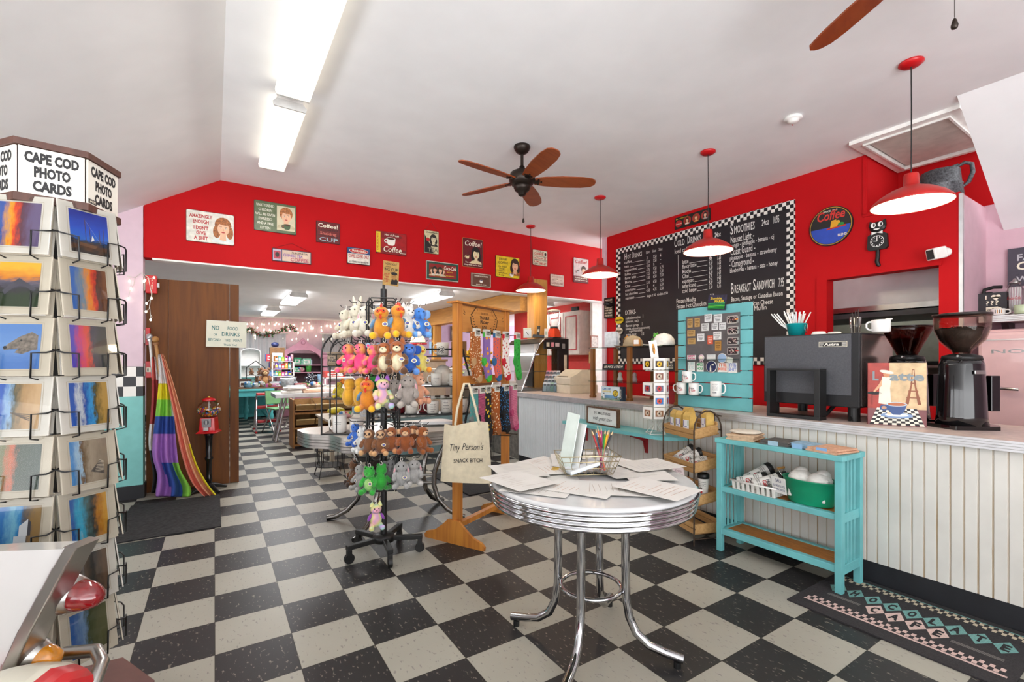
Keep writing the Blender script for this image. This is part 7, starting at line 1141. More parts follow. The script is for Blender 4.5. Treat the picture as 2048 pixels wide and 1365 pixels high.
# ================================================================ SOCK STAND AND TOTE BAG
SW = wood('a8642a', 'c98536', 'Z', 6, .45, 'sock_stand_wood'); SWB = wood('a5682c', 'c28440', 'X', 6, .5, 'sign_wood'); SX, SY = 1.75, 3.14; srz = math.atan2(.29, .58); t = T('sock_stand', 'wooden two-post sock stand on curved feet beside the toy rack', 'display stand', (SX, SY, 0), srz); hw = .325
for x in (-hw, hw):
    m = MB(); m.box(x-.03, -.025, .05, x+.03, .025, 1.7, SW); m.obj('post', t, .003)
    pr = [(-.26, 0), (.26, 0), (.265, .025), (.24, .05), (.17, .07), (.1, .12), (.05, .165), (-.05, .165), (-.1, .12), (-.17, .07), (-.24, .05), (-.265, .025)]; m = MB(); m.prism(pr, x-.05, x-.031, SW, 0) if x < 0 else m.prism(pr, x+.031, x+.05, SW, 0); m.obj('foot', t, .006)
MB().box(-hw+.03, -.02, .1, hw-.03, .02, .135, SW).obj('stretcher', t); 
for z in (1.12, .7): MB().box(-hw+.03, -.02, z, hw-.03, .02, z+.06, SW).obj('rail', t, .002)
m = MB(); m.box(-hw+.03, -.012, 1.5, hw-.03, .012, 1.69, SWB); y = -.0126
for (x, s) in ((-.2, 1), (.2, -1)): m.line([(x+s*.1, .185+1.5), (x+s*.03, 1.62), (x+s*.04, 1.56), (x+s*.11, 1.515)], .035, y, M('3a2412', .6)); m.line([(x+s*.1, .18+1.5), (x+s*.035, 1.62), (x+s*.045, 1.565), (x+s*.105, 1.525)], .026, y-.0004, SWB); [m.rect(x+s*(.035+.008*j)-.008, 1.64-.02*j, x+s*(.035+.008*j)+.008, 1.646-.02*j, y-.0008, INK) for j in range(6)]
L_(m, y-.0008, [('SOCKS OF', 0, 1.645, .016, M('6a4426', .6, 0, 0), .09), ('TROUBLE', 0, 1.61, .022, INK, .13), ('Roar', 0, 1.575, .03, INK, .12), ('LOL', 0, 1.53, .03, INK, .07)]); [m.line([(a, b), (c, d)], .004, y-.0008, INK) for a, b, c, d in ((-.27, 1.66, -.25, 1.64), (-.275, 1.635, -.25, 1.625), (.25, 1.63, .275, 1.645), (.25, 1.61, .275, 1.615), (-.12, 1.55, -.09, 1.545), (.08, 1.545, .11, 1.555))]; m.obj('sign_board', t)
m = MB(); m.box(-hw-.06, -.05, 1.7, hw+.06, .05, 1.712, SW); m.obj('top_cap', t)
def stl(x, y, z): c, s = math.cos(srz), math.sin(srz); return Vector((SX+c*x-s*y, SY+s*x+c*y, z))
PEG = M('3a2a20', .4, .5)
for z, xs in ((1.5, (-.23, -.1, .04, .175, .32)), (1.085, (-.26, -.17, -.09, .03, .17, .3)), (.69, (.2, .3))):
    for x in xs: MB().tube([(x, -.012, z), (x, -.13, z+.004)], .004, PEG, 6).obj('peg', t)
def spots(h1, h2, sc_=60, th=.52, name='sock_knit', stripes=False):
    key = ('sk', h1, h2, sc_, stripes)
    if key in MATS: return MATS[key]
    mt, nt, b, N, L = nodes(name); MATS[key] = mt; tc = N('TexCoord')
    if stripes: n = N('TexWave'); n.bands_direction = 'Z'; n.inputs['Scale'].default_value = sc_; n.inputs['Distortion'].default_value = 3
    else: n = N('TexVoronoi'); n.inputs['Scale'].default_value = sc_
    L(tc.outputs['Object'], n.inputs['Vector']); rp = ramp(N, [(0, h2), (.32 if not stripes else .5, h1)], True); L(n.outputs['Distance' if not stripes else 'Fac'], rp.inputs[0]); L(rp.outputs[0], b.inputs['Base Color']); b.inputs['Roughness'].default_value = .95; return mt
def sock(label, x, z, leg, heel, y=-.1, L0=.2, n=1, yaw=0, cuff=None):
    """A sock on its card: leg, heel and toe hang down from the peg, the foot swinging out to one side."""
    t = T('sock', label, 'socks', stl(x, y, z), srz+yaw); m = MB()
    for k in range(n):
        y0 = .022*k; m.prism([(-.032, 0), (.032, 0), (.033, -.15), (.03, -.2), (.05, -.29), (.045, -.33), (.02, -.345), (-.005, -.32), (-.03, -.235), (-.04, -.2), (-.034, -.15)], y0-.008, y0+.008, leg, 1)
    m.obj('knit_leg', t, .005); H = heel; m = MB(); m.prism([(-.034, -.17), (-.012, -.185), (-.012, -.215), (-.032, -.235), (-.045, -.2)], -.0095, .0095, H, 1); m.obj('heel', t, .003); m = MB(); m.prism([(.0515, -.292), (.0465, -.335), (.02, -.349), (-.006, -.322), (.006, -.305), (.03, -.3)], -.0095, .0095, H, 1); m.obj('toe', t, .003)
    if cuff: MB().prism([(-.034, .001), (.034, .001), (.034, -.03), (-.034, -.03)], -.0092, .0092, cuff, 1).obj('cuff', t)
    m = MB(); m.box(-.028, -.0115, -.03, .028, .0115, .022, M('c9c6bc', .6)); m.rect(-.02, -.02, .02, .01, -.012, M('8f8a80', .6, 0, .4, 200)); m.obj('label_card', t); t.scale = (1.22, 1, 1.06); return t
BR1 = spots('9a5420', 'dcc8a4', 70); 
sock('brown speckled sock pair on the first upper peg of the sock stand', -.23, 1.5, BR1, M('b08a60', .95), n=2); sock('purple sock with orange tacos and green trim on the second upper peg', -.1, 1.5, spots('80609a', 'd98a22', 26), M('3faa3a', .95), cuff=M('4aaa44', .95)); sock('coral sock with blue heel and toe on the third upper peg', .04, 1.5, spots('d05a48', '3a5a8a', 60), M('2a5f8a', .95), cuff=M('2a5f8a', .95)); sock('white holiday sock with red and green lettering on the fourth upper peg', .175, 1.5, spots('e0d8d0', 'b8323a', 44), M('b81c2a', .95), cuff=M('b81c2a', .95)); sock('green elf sock on the last upper peg of the sock stand', .32, 1.5, spots('2f9a3a', '1c7a2a', 40), M('2a8f34', .95), y=-.12, cuff=M('b82a34', .95)); sock('red and green sock hung behind the end post', .35, 1.6, spots('a82a34', '2a7a3a', 50), M('2a7a3a', .95), y=.08)
for x, lab, lm, hm, n in ((-.26, 'teal and grey socks on the first lower peg', spots('4a8a86', '77807f', 40), M('77807f', .95), 1), (-.17, 'dark pink and black socks on the second lower peg', spots('6a2a44', 'c0587a', 40, stripes=True), M('1c1a1e', .95), 2), (-.09, 'black socks with yellow marks on the third lower peg', spots('18181a', 'd8b022', 36), M('18181a', .95), 2), (.03, 'stack of brown flowered socks on the fourth lower peg', spots('a0521c', 'dfc8a4', 50), M('9a5a2c', .95), 4), (.17, 'black socks with coloured specks on the fifth lower peg', spots('17171a', '3a8ac8', 80), M('17171a', .95), 3), (.3, 'magenta patterned socks on the last lower peg', spots('a02a54', 'd98aa4', 44, stripes=True), M('b0406a', .95), 3)): sock(lab+' of the sock stand', x, 1.085, lm, hm, n=n)
LIN = M('cfc3a8', .9, 0, .05, 30, bump=.3); tc = dep(933, 906, 3.07); trz = FACE+.12; t = T('tote_bag', 'cream canvas tote bag with black lettering hung on the sock stand post', 'bag', tc, trz); NX, NZ = 18, 20; w0, w1, h = .145, .17, .39
def tp(u, v, s):
    x = lerp(w1, w0, v)*u; z = -h/2+h*v-.012*(1-v)*u+.012*math.sin(3*u)*v; d = .035*(1-u*u)**.6*(1-abs(2*v-.8)**2*.45)*(1-.75*v); f = .012*math.sin(6*u+2)*v+.006*math.sin(9*u*v+4*v); return (x, s*d+f, z)
m = MB()
for s in (-1, 1):
    vs = [tp(-1+2*i/NX, j/NZ, s) for j in range(NZ+1) for i in range(NX+1)]; fs = [(j*(NX+1)+i, j*(NX+1)+i+1, (j+1)*(NX+1)+i+1, (j+1)*(NX+1)+i) for j in range(NZ) for i in range(NX)]; m.add(vs, fs if s < 0 else [f[::-1] for f in fs], LIN, True)
q = MB(); q.text('Tiny Person\'s', -.005, .02, .045, INK, 0, b=-.002, sh=.35, w=.225); q.text('SNACK BITCH', .01, -.06, .026, INK, 0, b=.012, w=.19)
m.add([(x, tp(max(-1, min(1, x/lerp(w1, w0, (z+h/2)/h))), (z+h/2)/h, -1)[1]-.004, z) for x, y, z in q.v], q.f, INK); m.obj('canvas_body', t)
for s in (-1, 1): MB().tube([(-.075, .006*s, h/2-.01), (-.06, .01*s, h/2+.1), (-.015, .02*s, h/2+.262), (.015, .02*s, h/2+.262), (.06, .01*s, h/2+.1), (.085, .006*s, h/2-.01)], .009, LIN, 6).obj('strap', t)
# ================================================================ THE BACK SHOP
TQ = M('4fb6b8', .45, 0, .06, 5); WWHT = M('e6e4e0', .5, 0, .03)
TURN = [(.0, 0), (.03, 0), (.04, .05), (.03, .1), (.05, .14), (.055, .2), (.04, .26), (.05, .3), (.036, .34), (.045, .46), (.05, .52), (.036, .55), (.05, .6), (.05, .7), (0, .7)]
t = T('turquoise_table', 'turquoise table with turned legs heaped with toys in the back shop', 'table', (.3, 11.3, 0)); MB().box(-.9, -.85, .71, .72, .8, .745, TQ).obj('tabletop', t, .004)
for x, y in ((.66, -.78), (.3, .72), (-.8, -.78), (-.8, .72)): MB().lathe(TURN, TQ, 18, (x, y, 0)).obj('turned_leg', t)
m = MB(); m.box(-.8, -.8, .6, .66, -.76, .71, TQ); m.box(.63, -.78, .6, .67, .74, .71, TQ); m.obj('apron', t); MB().box(.6, -.75, .15, .64, .7, .2, TQ).obj('stretcher', t)
tag(MB().box(0, 0, .02, 1.7, .42, .76, TQ).box(.05, -.012, .1, 1.65, 0, .7, M('45a6a8', .5)).obj('low_cabinet', None, .004, (-.6, 12.22, 0)), 'long turquoise cabinet against the far pink wall', 'cabinet')
tag(MB().box(-.4, -.3, 0, .5, .3, .03, wood('5e3a20', '7a4e2c', 'X', 8)).obj('wooden_board', None, .003, (.75, 10.85, .746)), 'brown wooden board lying across the turquoise table corner', 'board')
t = T('step_stool', 'chrome and red retro step stool before the turquoise table', 'stool', (.83, 9.75, 0)); RS = M('b01c22', .4)
for z, y, d in ((.68, .1, .3), (.45, -.02, .22), (.2, -.12, .22)): MB().box(-.17, y-d/2, z-.02, .17, y+d/2, z+.02, RS).obj('step' if z < .6 else 'seat', t, .008)
for x in (-.17, .17):
    for y0, y1 in ((-.24, .08), (.32, .12)): l = MB().tube([(x*1.15, y0, .02), (x, y1, .66)], .014, CHROME, 8).obj('leg', t); MB().cyl((x*1.15, y0, 0), .018, .03, RS, 10).obj('foot_cap', l)
t = T('metal_table', 'grey metal folding-leg table of folded shirts in the back shop', 'table', (1.25, 8.42, 0), .0); MB().box(-.45, -.35, .715, .9, .35, .775, ALU).box(-.44, -.34, .775, .89, .34, .78, WWHT).obj('tabletop', t, .004)
for x, y, x2, y2 in ((-.44, .1, -.3, .05), (-.42, -.12, -.25, .0), (.8, -.2, .7, 0), (.8, .2, .7, 0)): MB().tube([(x, y, 0), (x2, y2, .715)], .02, STEEL, 8).obj('leg', t)
for k, (x, y, c, lab) in enumerate(((1.05, 8.25, 'dcd6cf', 'pale folded shirt at the front of the metal table'), (1.35, 8.25, 'c9a58a', 'tan folded shirt beside the pale one on the metal table'), (1.1, 8.25, 'e4e0da', 'white shirt lying on top of the pale one on the metal table'), (1.65, 8.3, 'dcc2bc', 'pink-white folded shirt behind the arched rack'), (1.5, 8.5, 'e0d4c4', 'cream printed shirt toward the back of the metal table'))):
    m = MB(); C = M(c, .9, 0, .06, 20, bump=.4); m.cb((0, 0, .02), (.3, .24, .035), C); m.cb((.02, .01, .045), (.24, .2, .02), C, (2, 0, 6)); tag(m.obj('folded_shirt', None, .012, (x, y, .781+(.06 if k == 2 else 0)), .1*k), lab, 'shirt')
t = T('folding_chair', 'pale green folding chair behind the metal table', 'chair', (1.0, 9.35, 0), .3); GC_ = M('6a9a66', .6)
MB().cb((0, .12, .64), (.4, .02, .24), GC_, (-8, 0, 0)).obj('backrest', t, .01); MB().box(-.2, -.25, .44, .2, .12, .47, GC_).obj('seat', t, .01)
for x in (-.19, .19): MB().tube([(x, .3, 0), (x, -.1, .45)], .012, STEEL, 6).obj('leg', t); MB().tube([(x, -.25, 0), (x, .1, .46), (x, .15, .76)], .012, STEEL, 6).obj('leg', t)
# wicker bins
BW_ = wood('8a5a2a', 'a8743c', 'Z', 9, .55, 'bin_shelf_wood'); WK = wood('8f6a3c', 'b99560', 'X', 50, .7, 'wicker'); t = T('bin_shelf', 'wooden shelf holding rows of tilted wicker bins in the back shop', 'shelf', (1.56, 7.55, 0)); 
for x in (-.58, .56): MB().box(x, -.02, 0, x+.025, .4, .72, BW_).obj('side_panel', t)
for z in (.03, .28, .5): MB().box(-.56, -.03, z, .56, .38, z+.025, BW_).obj('shelf_board', t)
bb = None
for r, z in enumerate((.07, .32, .54)):
    for c in range(4):
        m = MB(); w = .125; m.add([(-w, -.04, .02), (w, -.04, .02), (w, .3, 0), (-w, .3, 0), (-w-.005, -.08, .1), (w+.005, -.08, .1), (w+.005, .32, .17), (-w-.005, .32, .17)], [(0, 3, 2, 1), (0, 1, 5, 4), (1, 2, 6, 5), (2, 3, 7, 6), (3, 0, 4, 7)], WK); m.tube([(-w, -.085, .1), (w, -.085, .1)], .012, M('c9ab78', .6), 6)
        o = m.obj('wicker_bin', None, 0, (1.56-.41+.273*c, 7.58, z)); tag(o, 'wicker bin, %s of the %s row of the bin shelf' % (('first', 'second', 'third', 'fourth')[c], ('bottom', 'middle', 'top')[r]), 'bin')
        if r == 2: 
            for k in range(5): q = MB().ell((0, 0, 0), (.03, .03, .025), M(('c8302a', '2a6ab0', 'e2e0da', '2f8a4a', 'd98a2a', '6a4a8a')[(k+c*2) % 6], .5), 8, 6).obj('trinket', None, 0, (1.56-.41+.273*c+.05*(k-2), 7.62+.04*(k % 2), z+.075)); tag(q, 'small bright trinket heaped in bin number '.replace('number ', '')+('one', 'two', 'three', 'four')[c]+' of the top wicker row', 'trinket', 'trinkets in top bin '+('one', 'two', 'three', 'four')[c])
# pink hutch, curtains, garland, lights
HX = pY(606, 700, 12.1).x; t = T('pink_hutch', 'pink arched hutch with a pointed crest against the far wall', 'hutch', (HX, 12.1, 0)); PKH = M('cf93a6', .5, 0, .04); W2 = .56
m = MB(); m.box(-W2, 0, 0, -W2+.1, .4, 1.45, PKH); m.box(W2-.1, 0, 0, W2, .4, 1.45, PKH); m.box(-W2+.1, .36, 0, W2-.1, .4, 1.5, M('4a3038', .6)); m.obj('carcass', t)
arc = [(-W2-.04, 1.42), (-W2-.04, 1.5), (-W2+.1, 1.52), (-.25, 1.66), (-.12, 1.74), (0, 1.86), (.12, 1.74), (.25, 1.66), (W2-.1, 1.52), (W2+.04, 1.5), (W2+.04, 1.42), (W2-.12, 1.38)]+[((W2-.14)*math.cos(R(a)), 1.3+.28*math.sin(R(a))) for a in range(15, 170, 15)]+[(-W2+.12, 1.38)]
m = MB(); m.prism(arc, -.03, .1, PKH); m.obj('arched_crest', t); MB().ell((0, -.04, 1.75), (.05, .02, .05), PKH, 10, 8).obj('rosette', t)
for z in (.75, 1.02, 1.2): MB().box(-W2+.1, .02, z, W2-.1, .36, z+.02, PKH).obj('shelf', t)
MB().box(-W2, -.05, 0, W2, 0, .74, PKH).obj('lower_doors', t)
def curtain(name, label, x0, x1, z0, z1, col, y=12.6, n=60):
    m = MB(); vs = [(lerp(x0, x1, k/n), y+.025*math.sin(k*1.15)+.01*math.sin(k*.4), z) for z in (z0, z1) for k in range(n+1)]; m.add(vs, [(k, k+1, n+2+k, n+1+k) for k in range(n)], M(col, .9, 0, .03), True); m.tube([(x0-.05, y-.02, z1), (x1+.05, y-.02, z1)], .014, WHITE, 8); return tag(m.obj(name, None), label, 'curtain')
a, b = pY(478, 665, 12.6), pY(572, 760, 12.6); curtain('curtain', 'white sheer curtain on the far wall under the leafy garland', a.x-.3, b.x, .8, a.z, 'dcdada')
a, b = pY(644, 668, 12.6), pY(705, 760, 12.6); curtain('curtain', 'grey-white blind on the far wall behind the arched rack', a.x, b.x, .8, a.z, 'c9c9c8')
m = MB(); gp = [pY(x, y, 12.5) for x, y in ((494, 659), (503, 661), (512, 666), (525, 671), (540, 668), (555, 667), (566, 661), (573, 656), (582, 655), (590, 659))]; p0 = gp[0]; m.tube([p-p0 for p in gp], .012, M('4a3a22', .7), 6); random.seed(3)
for (p, q) in zip(gp, gp[1:]):
    for k in range(12): c = lerp(p, q, random.random())-p0+Vector((random.uniform(-.05, .05), random.uniform(-.05, .02), random.uniform(-.06, .06))); m.ell(c, (.035, .008, .016), M(random.choice(('3f6a3a', '5a8a4a', '6f9a5a', 'a83a3a', '2f5a34')), .6), 6, 4, (random.random()*90, random.random()*90, random.random()*180))
tag(m.obj('leaf_garland', None, 0, p0), 'leafy garland with red berries draped over the white curtain', 'garland')
random.seed(9); xs = [480+6.2*k for k in range(43)]; PT_ = [pY(x, 641+3*math.sin(k*.7), 12.62) for k, x in enumerate(xs)]; DR = []
for k, x in enumerate(xs):
    for j in range(1+(k*7 % 3)): DR.append((pY(x, 641+3*math.sin(k*.7), 12.62), pY(x+random.uniform(-3, 3), 641+5+random.random()*34*(1 if k % 4 else .5), 12.61)))
lights('long icicle string of warm bulbs along the top of the far pink wall', PT_, DR[:78], .004, .013)
t = T('arched_cabinet', 'white arch-topped open cabinet by the far curtain', 'cabinet', (pY(502, 730, 11.7).x, 11.75, .746)); m = MB(); w = .2; m.box(-w, 0, 0, -w+.02, .2, .75, WWHT); m.box(w-.02, 0, 0, w, .2, .75, WWHT); m.box(-w, .19, 0, w, .2, .8, WWHT); m.prism([(w*math.cos(R(a)), .75+.1*math.sin(R(a))) for a in range(0, 181, 15)]+[(-w+.02, .75)]+[((w-.02)*math.cos(R(a)), .75+.08*math.sin(R(a))) for a in range(165, 0, -15)]+[(w-.02, .75)], 0, .2, WWHT); m.obj('carcass', t)
for z in (.2, .45): MB().box(-w+.02, 0, z, w-.02, .19, z+.015, WWHT).obj('shelf', t)
t = T('tiered_stand', 'black wire tiered stand of brown bears on the turquoise table', 'stand', (pY(512, 760, 11.0).x, 11.0, .746)); m = MB(); w = .17
for x in (-w, w): m.tube([(x, 0, 0), (x, 0, .42), (0, 0, .56)], .006, WIRE, 6)
for x in (-w, w): m.tube([(x, .15, 0), (x, .15, .42), (0, .15, .56)], .006, WIRE, 6)
m.obj('frame', t)
for z in (.1, .26): MB().box(-w, 0, z, w, .15, z+.008, WIRE).obj('tier', t)
for k, (x, z, lab) in enumerate(((-.08, .268, 'small brown bear on the upper tier of the black stand, window side'), (.07, .268, 'small brown bear on the upper tier of the black stand, hutch side'), (.02, .108, 'small brown bear on the lower tier of the black stand'))): plush('teddy_bear', lab, Vector((t.location.x+x, 11.06, .746+z)), 0, .7, '6a4426', ear='round', muzzle='a8805a', tagged=False, loop=False)
plush('giraffe_toy', 'tall brown giraffe toy standing beside the black tiered stand', Vector((pY(530, 760, 10.7).x, 10.7, .78)), 0, 1.9, '7a4c28', belly='b98a58', ear='round', muzzle='c9a070', tagged=False, loop=False)
# goods on the tables: name, label, category, shape, colour, pixel centre x, bottom y, width, height, distance y
GOODS = [('chick_cushion', 'round green chick cushion on a crate at the door edge', 'plush toy', 'ball', 'a9b83c', 487, 749, 20, 17, 10.9), ('fruit_crate', 'dark wooden crate under the green chick cushion', 'crate', 'box', '4a2f22', 489, 768, 24, 19, 10.9), ('gift_bag', 'blue-grey bag of trinkets at the near corner of the turquoise table', 'bag', 'bag', '5f7f92', 497, 776, 18, 18, 10.6), ('small_bear', 'tiny ginger bear beside the green chick cushion', 'plush toy', 'bear', 'a8501c', 503, 748, 8, 14, 10.7), ('net_bag', 'grey net bag of red-tagged trinkets on the turquoise table', 'bag', 'bag', '8a8486', 512, 773, 16, 14, 10.6), ('net_bag', 'second grey net bag beside the wooden board', 'bag', 'bag', '9a8e8e', 523, 773, 14, 14, 10.6), ('magazine_pile', 'stack of flat pale boards on the brown wooden board', 'boards', 'box', 'cfd2cc', 540, 774, 40, 7, 10.75),
 ('blue_hat', 'navy cap on top of the slatted crate in the back shop', 'cap', 'ball', '1f2a5a', 534, 700, 14, 10, 11.6), ('slatted_crate', 'brown slatted crate standing on end behind the toys', 'crate', 'box', '7a5630', 554, 735, 26, 42, 11.7), ('toy_box', 'red and purple toy box under the navy cap', 'toy box', 'box', 'b8303c', 542, 714, 18, 14, 11.4), ('toy_box', 'white and blue toy box beside the red one', 'toy box', 'box', '4a5aa8', 535, 716, 8, 15, 11.35), ('toy_box', 'dark violet toy box on the middle stack', 'toy box', 'box', '3a2f6a', 548, 738, 18, 12, 11.2), ('toy_box', 'magenta toy box at mid height by the pink pencils', 'toy box', 'box', 'c02a7a', 556, 722, 10, 16, 11.25), ('toy_box', 'blue and white puzzle box low in the stack', 'toy box', 'box', '6a8ac0', 540, 752, 22, 9, 11.1), ('sign_card', 'grey lettered card standing among the toys', 'card', 'box', '8f9296', 545, 763, 26, 12, 10.9), ('trinket_tray', 'pink and purple trinket tray on the turquoise table', 'tray', 'box', 'b04a8a', 548, 769, 30, 6, 10.7),
 ('candy_cane_tube', 'red and white striped candy tube leaning by the hutch', 'candy tube', 'cyl', 'd8a0a4', 584, 742, 5, 28, 11.2), ('candy_cane_tube', 'yellow candy tube standing by the crate', 'candy tube', 'cyl', 'd8b83c', 565, 735, 4, 24, 11.3), ('candy_cane_tube', 'cream candy tube beside the yellow one', 'candy tube', 'cyl', 'dcc8a8', 573, 738, 5, 26, 11.25), ('clear_bag', 'clear bag of pink and purple sweets before the hutch', 'bag', 'bag', 'b86ab0', 573, 760, 18, 22, 10.9), ('seal_plush', 'grey-blue seal plush lying in a white basket', 'plush toy', 'ball', '7a95a6', 568, 773, 18, 14, 10.5), ('oval_basket', 'white oval basket holding the seal plush', 'basket', 'cyl', 'c9cfd2', 574, 774, 26, 20, 10.6), ('grey_doll', 'pale grey doll standing before the pink hutch', 'doll', 'bear', '9fa6aa', 588, 756, 12, 20, 10.95),
 ('green_carton', 'green carton, upper of two on the hutch shelf edge', 'carton', 'box', '2f9a6a', 595, 727, 13, 14, 11.95), ('green_carton', 'green carton, lower of two on the hutch shelf edge', 'carton', 'box', '3aa878', 594, 738, 12, 10, 11.9), ('mint_carton', 'mint and white carton on top of the hutch pile', 'carton', 'box', '8ac8a8', 613, 724, 15, 12, 11.95), ('mint_carton', 'pale blue carton in the middle of the hutch pile', 'carton', 'box', '9fc4d0', 605, 736, 10, 10, 11.9), ('mint_carton', 'lilac carton at the end of the hutch pile', 'carton', 'box', 'a8b4d8', 617, 736, 12, 10, 11.9), ('yellow_pack', 'yellow and black pack beside the hutch', 'pack', 'box', 'd8c02a', 631, 733, 10, 5, 11.6), ('green_tub', 'bright green tub on the lower hutch shelf', 'tub', 'cyl', '4aa84a', 617, 751, 11, 15, 11.9), ('pink_pouch', 'dusty pink pouch on the lower hutch shelf', 'pouch', 'bag', 'b8808a', 602, 749, 14, 12, 11.9), ('frog_toys', 'green toy with pale eyes beside the flowers', 'toy', 'ball', '6aa83c', 607, 758, 14, 8, 11.0), ('toy_plants', 'row of leafy green toys before the hutch', 'toy', 'ball', '4f8a3c', 612, 766, 24, 8, 10.6), ('plaid_tin', 'red and white plaid tin at the table end', 'tin', 'box', 'b06a6a', 601, 775, 22, 8, 10.3), ('ribbon_bow', 'big navy patterned ribbon bow over the shirts', 'bow', 'bow', '1f2433', 622, 764, 24, 28, 9.2), ('scarf_heap', 'heap of pale pink knits under the navy bow', 'knits', 'bag', 'd9b8ac', 632, 777, 30, 14, 8.6), ('blue_basket', 'pale blue basket edge behind the navy bow', 'basket', 'cyl', '8fb4d4', 640, 752, 10, 24, 9.5),
 ('orange_giraffe', 'orange toy giraffe behind the arched rack', 'plush toy', 'bear', 'd8801c', 685, 766, 9, 16, 8.5), ('red_book_row', 'row of red packets behind the arched rack', 'packets', 'box', 'b8403a', 668, 762, 40, 12, 9.0), ('floral_tin', 'white floral tin behind the arched rack', 'tin', 'cyl', 'e0d8d8', 670, 750, 20, 14, 9.2), ('yellow_cushion', 'big yellow plush behind the lower arched rack', 'plush toy', 'ball', 'c9b82a', 672, 820, 34, 14, 6.9), ('pink_cloth', 'pink cloth heap behind the white mugs', 'cloth', 'bag', 'd8a0a8', 690, 852, 34, 14, 6.4), ('white_carton', 'white carton standing behind the arched rack', 'carton', 'box', 'c9d0d8', 728, 840, 14, 24, 6.2), ('blue_carton', 'pale blue carton behind the toy rack pole', 'carton', 'box', '8fb0c8', 716, 815, 20, 14, 6.6), ('red_tin', 'dark red tin behind the toy rack', 'tin', 'cyl', '8a2030', 738, 833, 12, 20, 6.3)]
def etagere(label, x0, x1, y, zs, d=.45, mat_=None):
    e = T('etagere', label, 'shelf unit', ((x0+x1)/2, y, 0)); w = (x1-x0)/2; C = mat_ or WWHT
    for q in (-w, w-.025):
        for r in (0, d-.025): MB().box(q, r, 0, q+.025, r+.025, zs[-1], C).obj('post', e)
    for z in zs: MB().box(-w, 0, z-.016, w, d, z, C).obj('shelf', e)
ZA, ZH, ZB, ZC, ZD = (.83, .98, 1.14, 1.3), (.771, 1.041, 1.221), (.752,), (.86, 1.0), (.552,)
etagere('white open shelf unit of toys between turquoise table and pink hutch', 1.04, pY(588, 760, 11.25).x, 11.2, ZA[1:])
etagere('white shelf unit of tins behind the arched rack', pY(648, 760, 9.0).x, pY(708, 760, 9.0).x, 8.95, ZC, .3)
for nm, lab, q in (('display_table', 'long pale display table under the navy bow', (1.75, 9.35, 3.0, 11.0, .751)), ('low_table', 'low pale table of cloths and cartons behind the toy rack', (1.2, 6.12, 1.82, 7.0, .551))):
    e = T(nm, lab, 'table', (q[0], q[1], 0)); MB().box(0, 0, q[4]-.03, q[2]-q[0], q[3]-q[1], q[4], M('cbbfae', .5)).obj('tabletop', e, .003); [MB().box(a, b, 0, a+.05, b+.05, q[4]-.03, M('b5a894', .5)).obj('leg', e) for a in (.03, q[2]-q[0]-.08) for b in (.03, q[3]-q[1]-.08)]
def settle(x, y, Y):
    p = pY(x, y, Y); near = lambda zs: min(zs, key=lambda z: abs(z-p.z))
    if Y < 7: z = ZD[0]; Y = min(6.8, max(6.3, fl(x, y, z).y))
    elif 8.4 < Y < 9.3 and x > 655 and x < 700: z = near(ZC); Y = 9.08
    elif x > 593 and x < 620 and Y > 11.5: z = near(ZH); Y = 12.2
    elif x >= 597: z = ZB[0]; Y = min(10.8, max(9.5, fl(x, y, z).y if y > 763 else 10.8))
    elif x < 528 or y > 755: z = .7775 if 'boards' in lab or (520 < x < 570 and Y < 10.8) else .7465; Y = min(11.0, max(10.62, Y))
    else: z = near(ZA); Y = 11.33
    return Vector((pY(x, y, Y).x, Y, z))
for n, lab, cat, sh, c, x, y, w, h, Y in GOODS:
    p = settle(x, y, Y)
    if n == 'blue_hat': p = Vector((pY(550, 700, 11.33).x, 11.33, 1.14+.47))
    k = (p.x*_s+p.y*_c)/F; w, h = w*k, h*k; C = M(c, .55, 0, .18, 22); m = MB(); d = min(w, .3)*.35; d = .1 if n == 'slatted_crate' else d
    if sh == 'box': m.box(-w/2, -d, 0, w/2, d, h, C); m.rect(-w*.36, h*.2, w*.36, h*.75, -d-.001, M('e2dfd8', .5, 0, .3, 30)); m.rect(-w*.28, h*.32, w*.1, h*.6, -d-.002, C)
    elif sh == 'ball': m.ell((0, 0, h/2), (w/2, w*.4, h/2), C, 14, 10); m.tube([(0, -w*.38, h*.5), (0, -w*.48, h*.48)], [w*.06, .004], M('e08a3a', .6), 6) if 'chick' in n else None
    elif sh == 'cyl': m.lathe([(0, 0), (w*.42, 0), (w/2, h*.9), (w/2, h), (w*.44, h), (w*.4, h*.2), (0, h*.2)], C, 18)
    elif sh == 'bag': m.ell((0, 0, h*.42), (w/2, w*.4, h*.45), C, 12, 8); [m.ell((w*.3*math.cos(q*1.7), -w*.25+.02*math.sin(q*2.3), h*(.5+.1*(q % 3))), w*.14, M(('d8d4cc', 'b83a4a', '4a7ab0', 'd8b04a', '5a9a5a')[q % 5], .5), 7, 5) for q in range(7)]
    elif sh == 'bow':
        for q in range(9): a = q*2*PI/9; m.tube([(0, 0, h/2), (w*.3*math.cos(a)-.02, -.04, h/2+h*.3*math.sin(a)), (w*.48*math.cos(a), -.02, h/2+h*.48*math.sin(a)), (w*.3*math.cos(a)+.03, .02, h/2+h*.3*math.sin(a)), (0, 0, h/2)], .022, spots('1f2433', 'd8d8dc', 40), 6)
    else: plush(n, lab, p, 0, h/.2, c, ear='round', tagged=False, loop=False); continue
    if p.z > .02 and sh in ('box', 'cyl') and n in ('white_carton', 'blue_carton', 'red_tin', 'floral_tin', 'red_book_row', 'blue_basket'): pass
    tag(m.obj(n, None, 0, p), lab, cat)
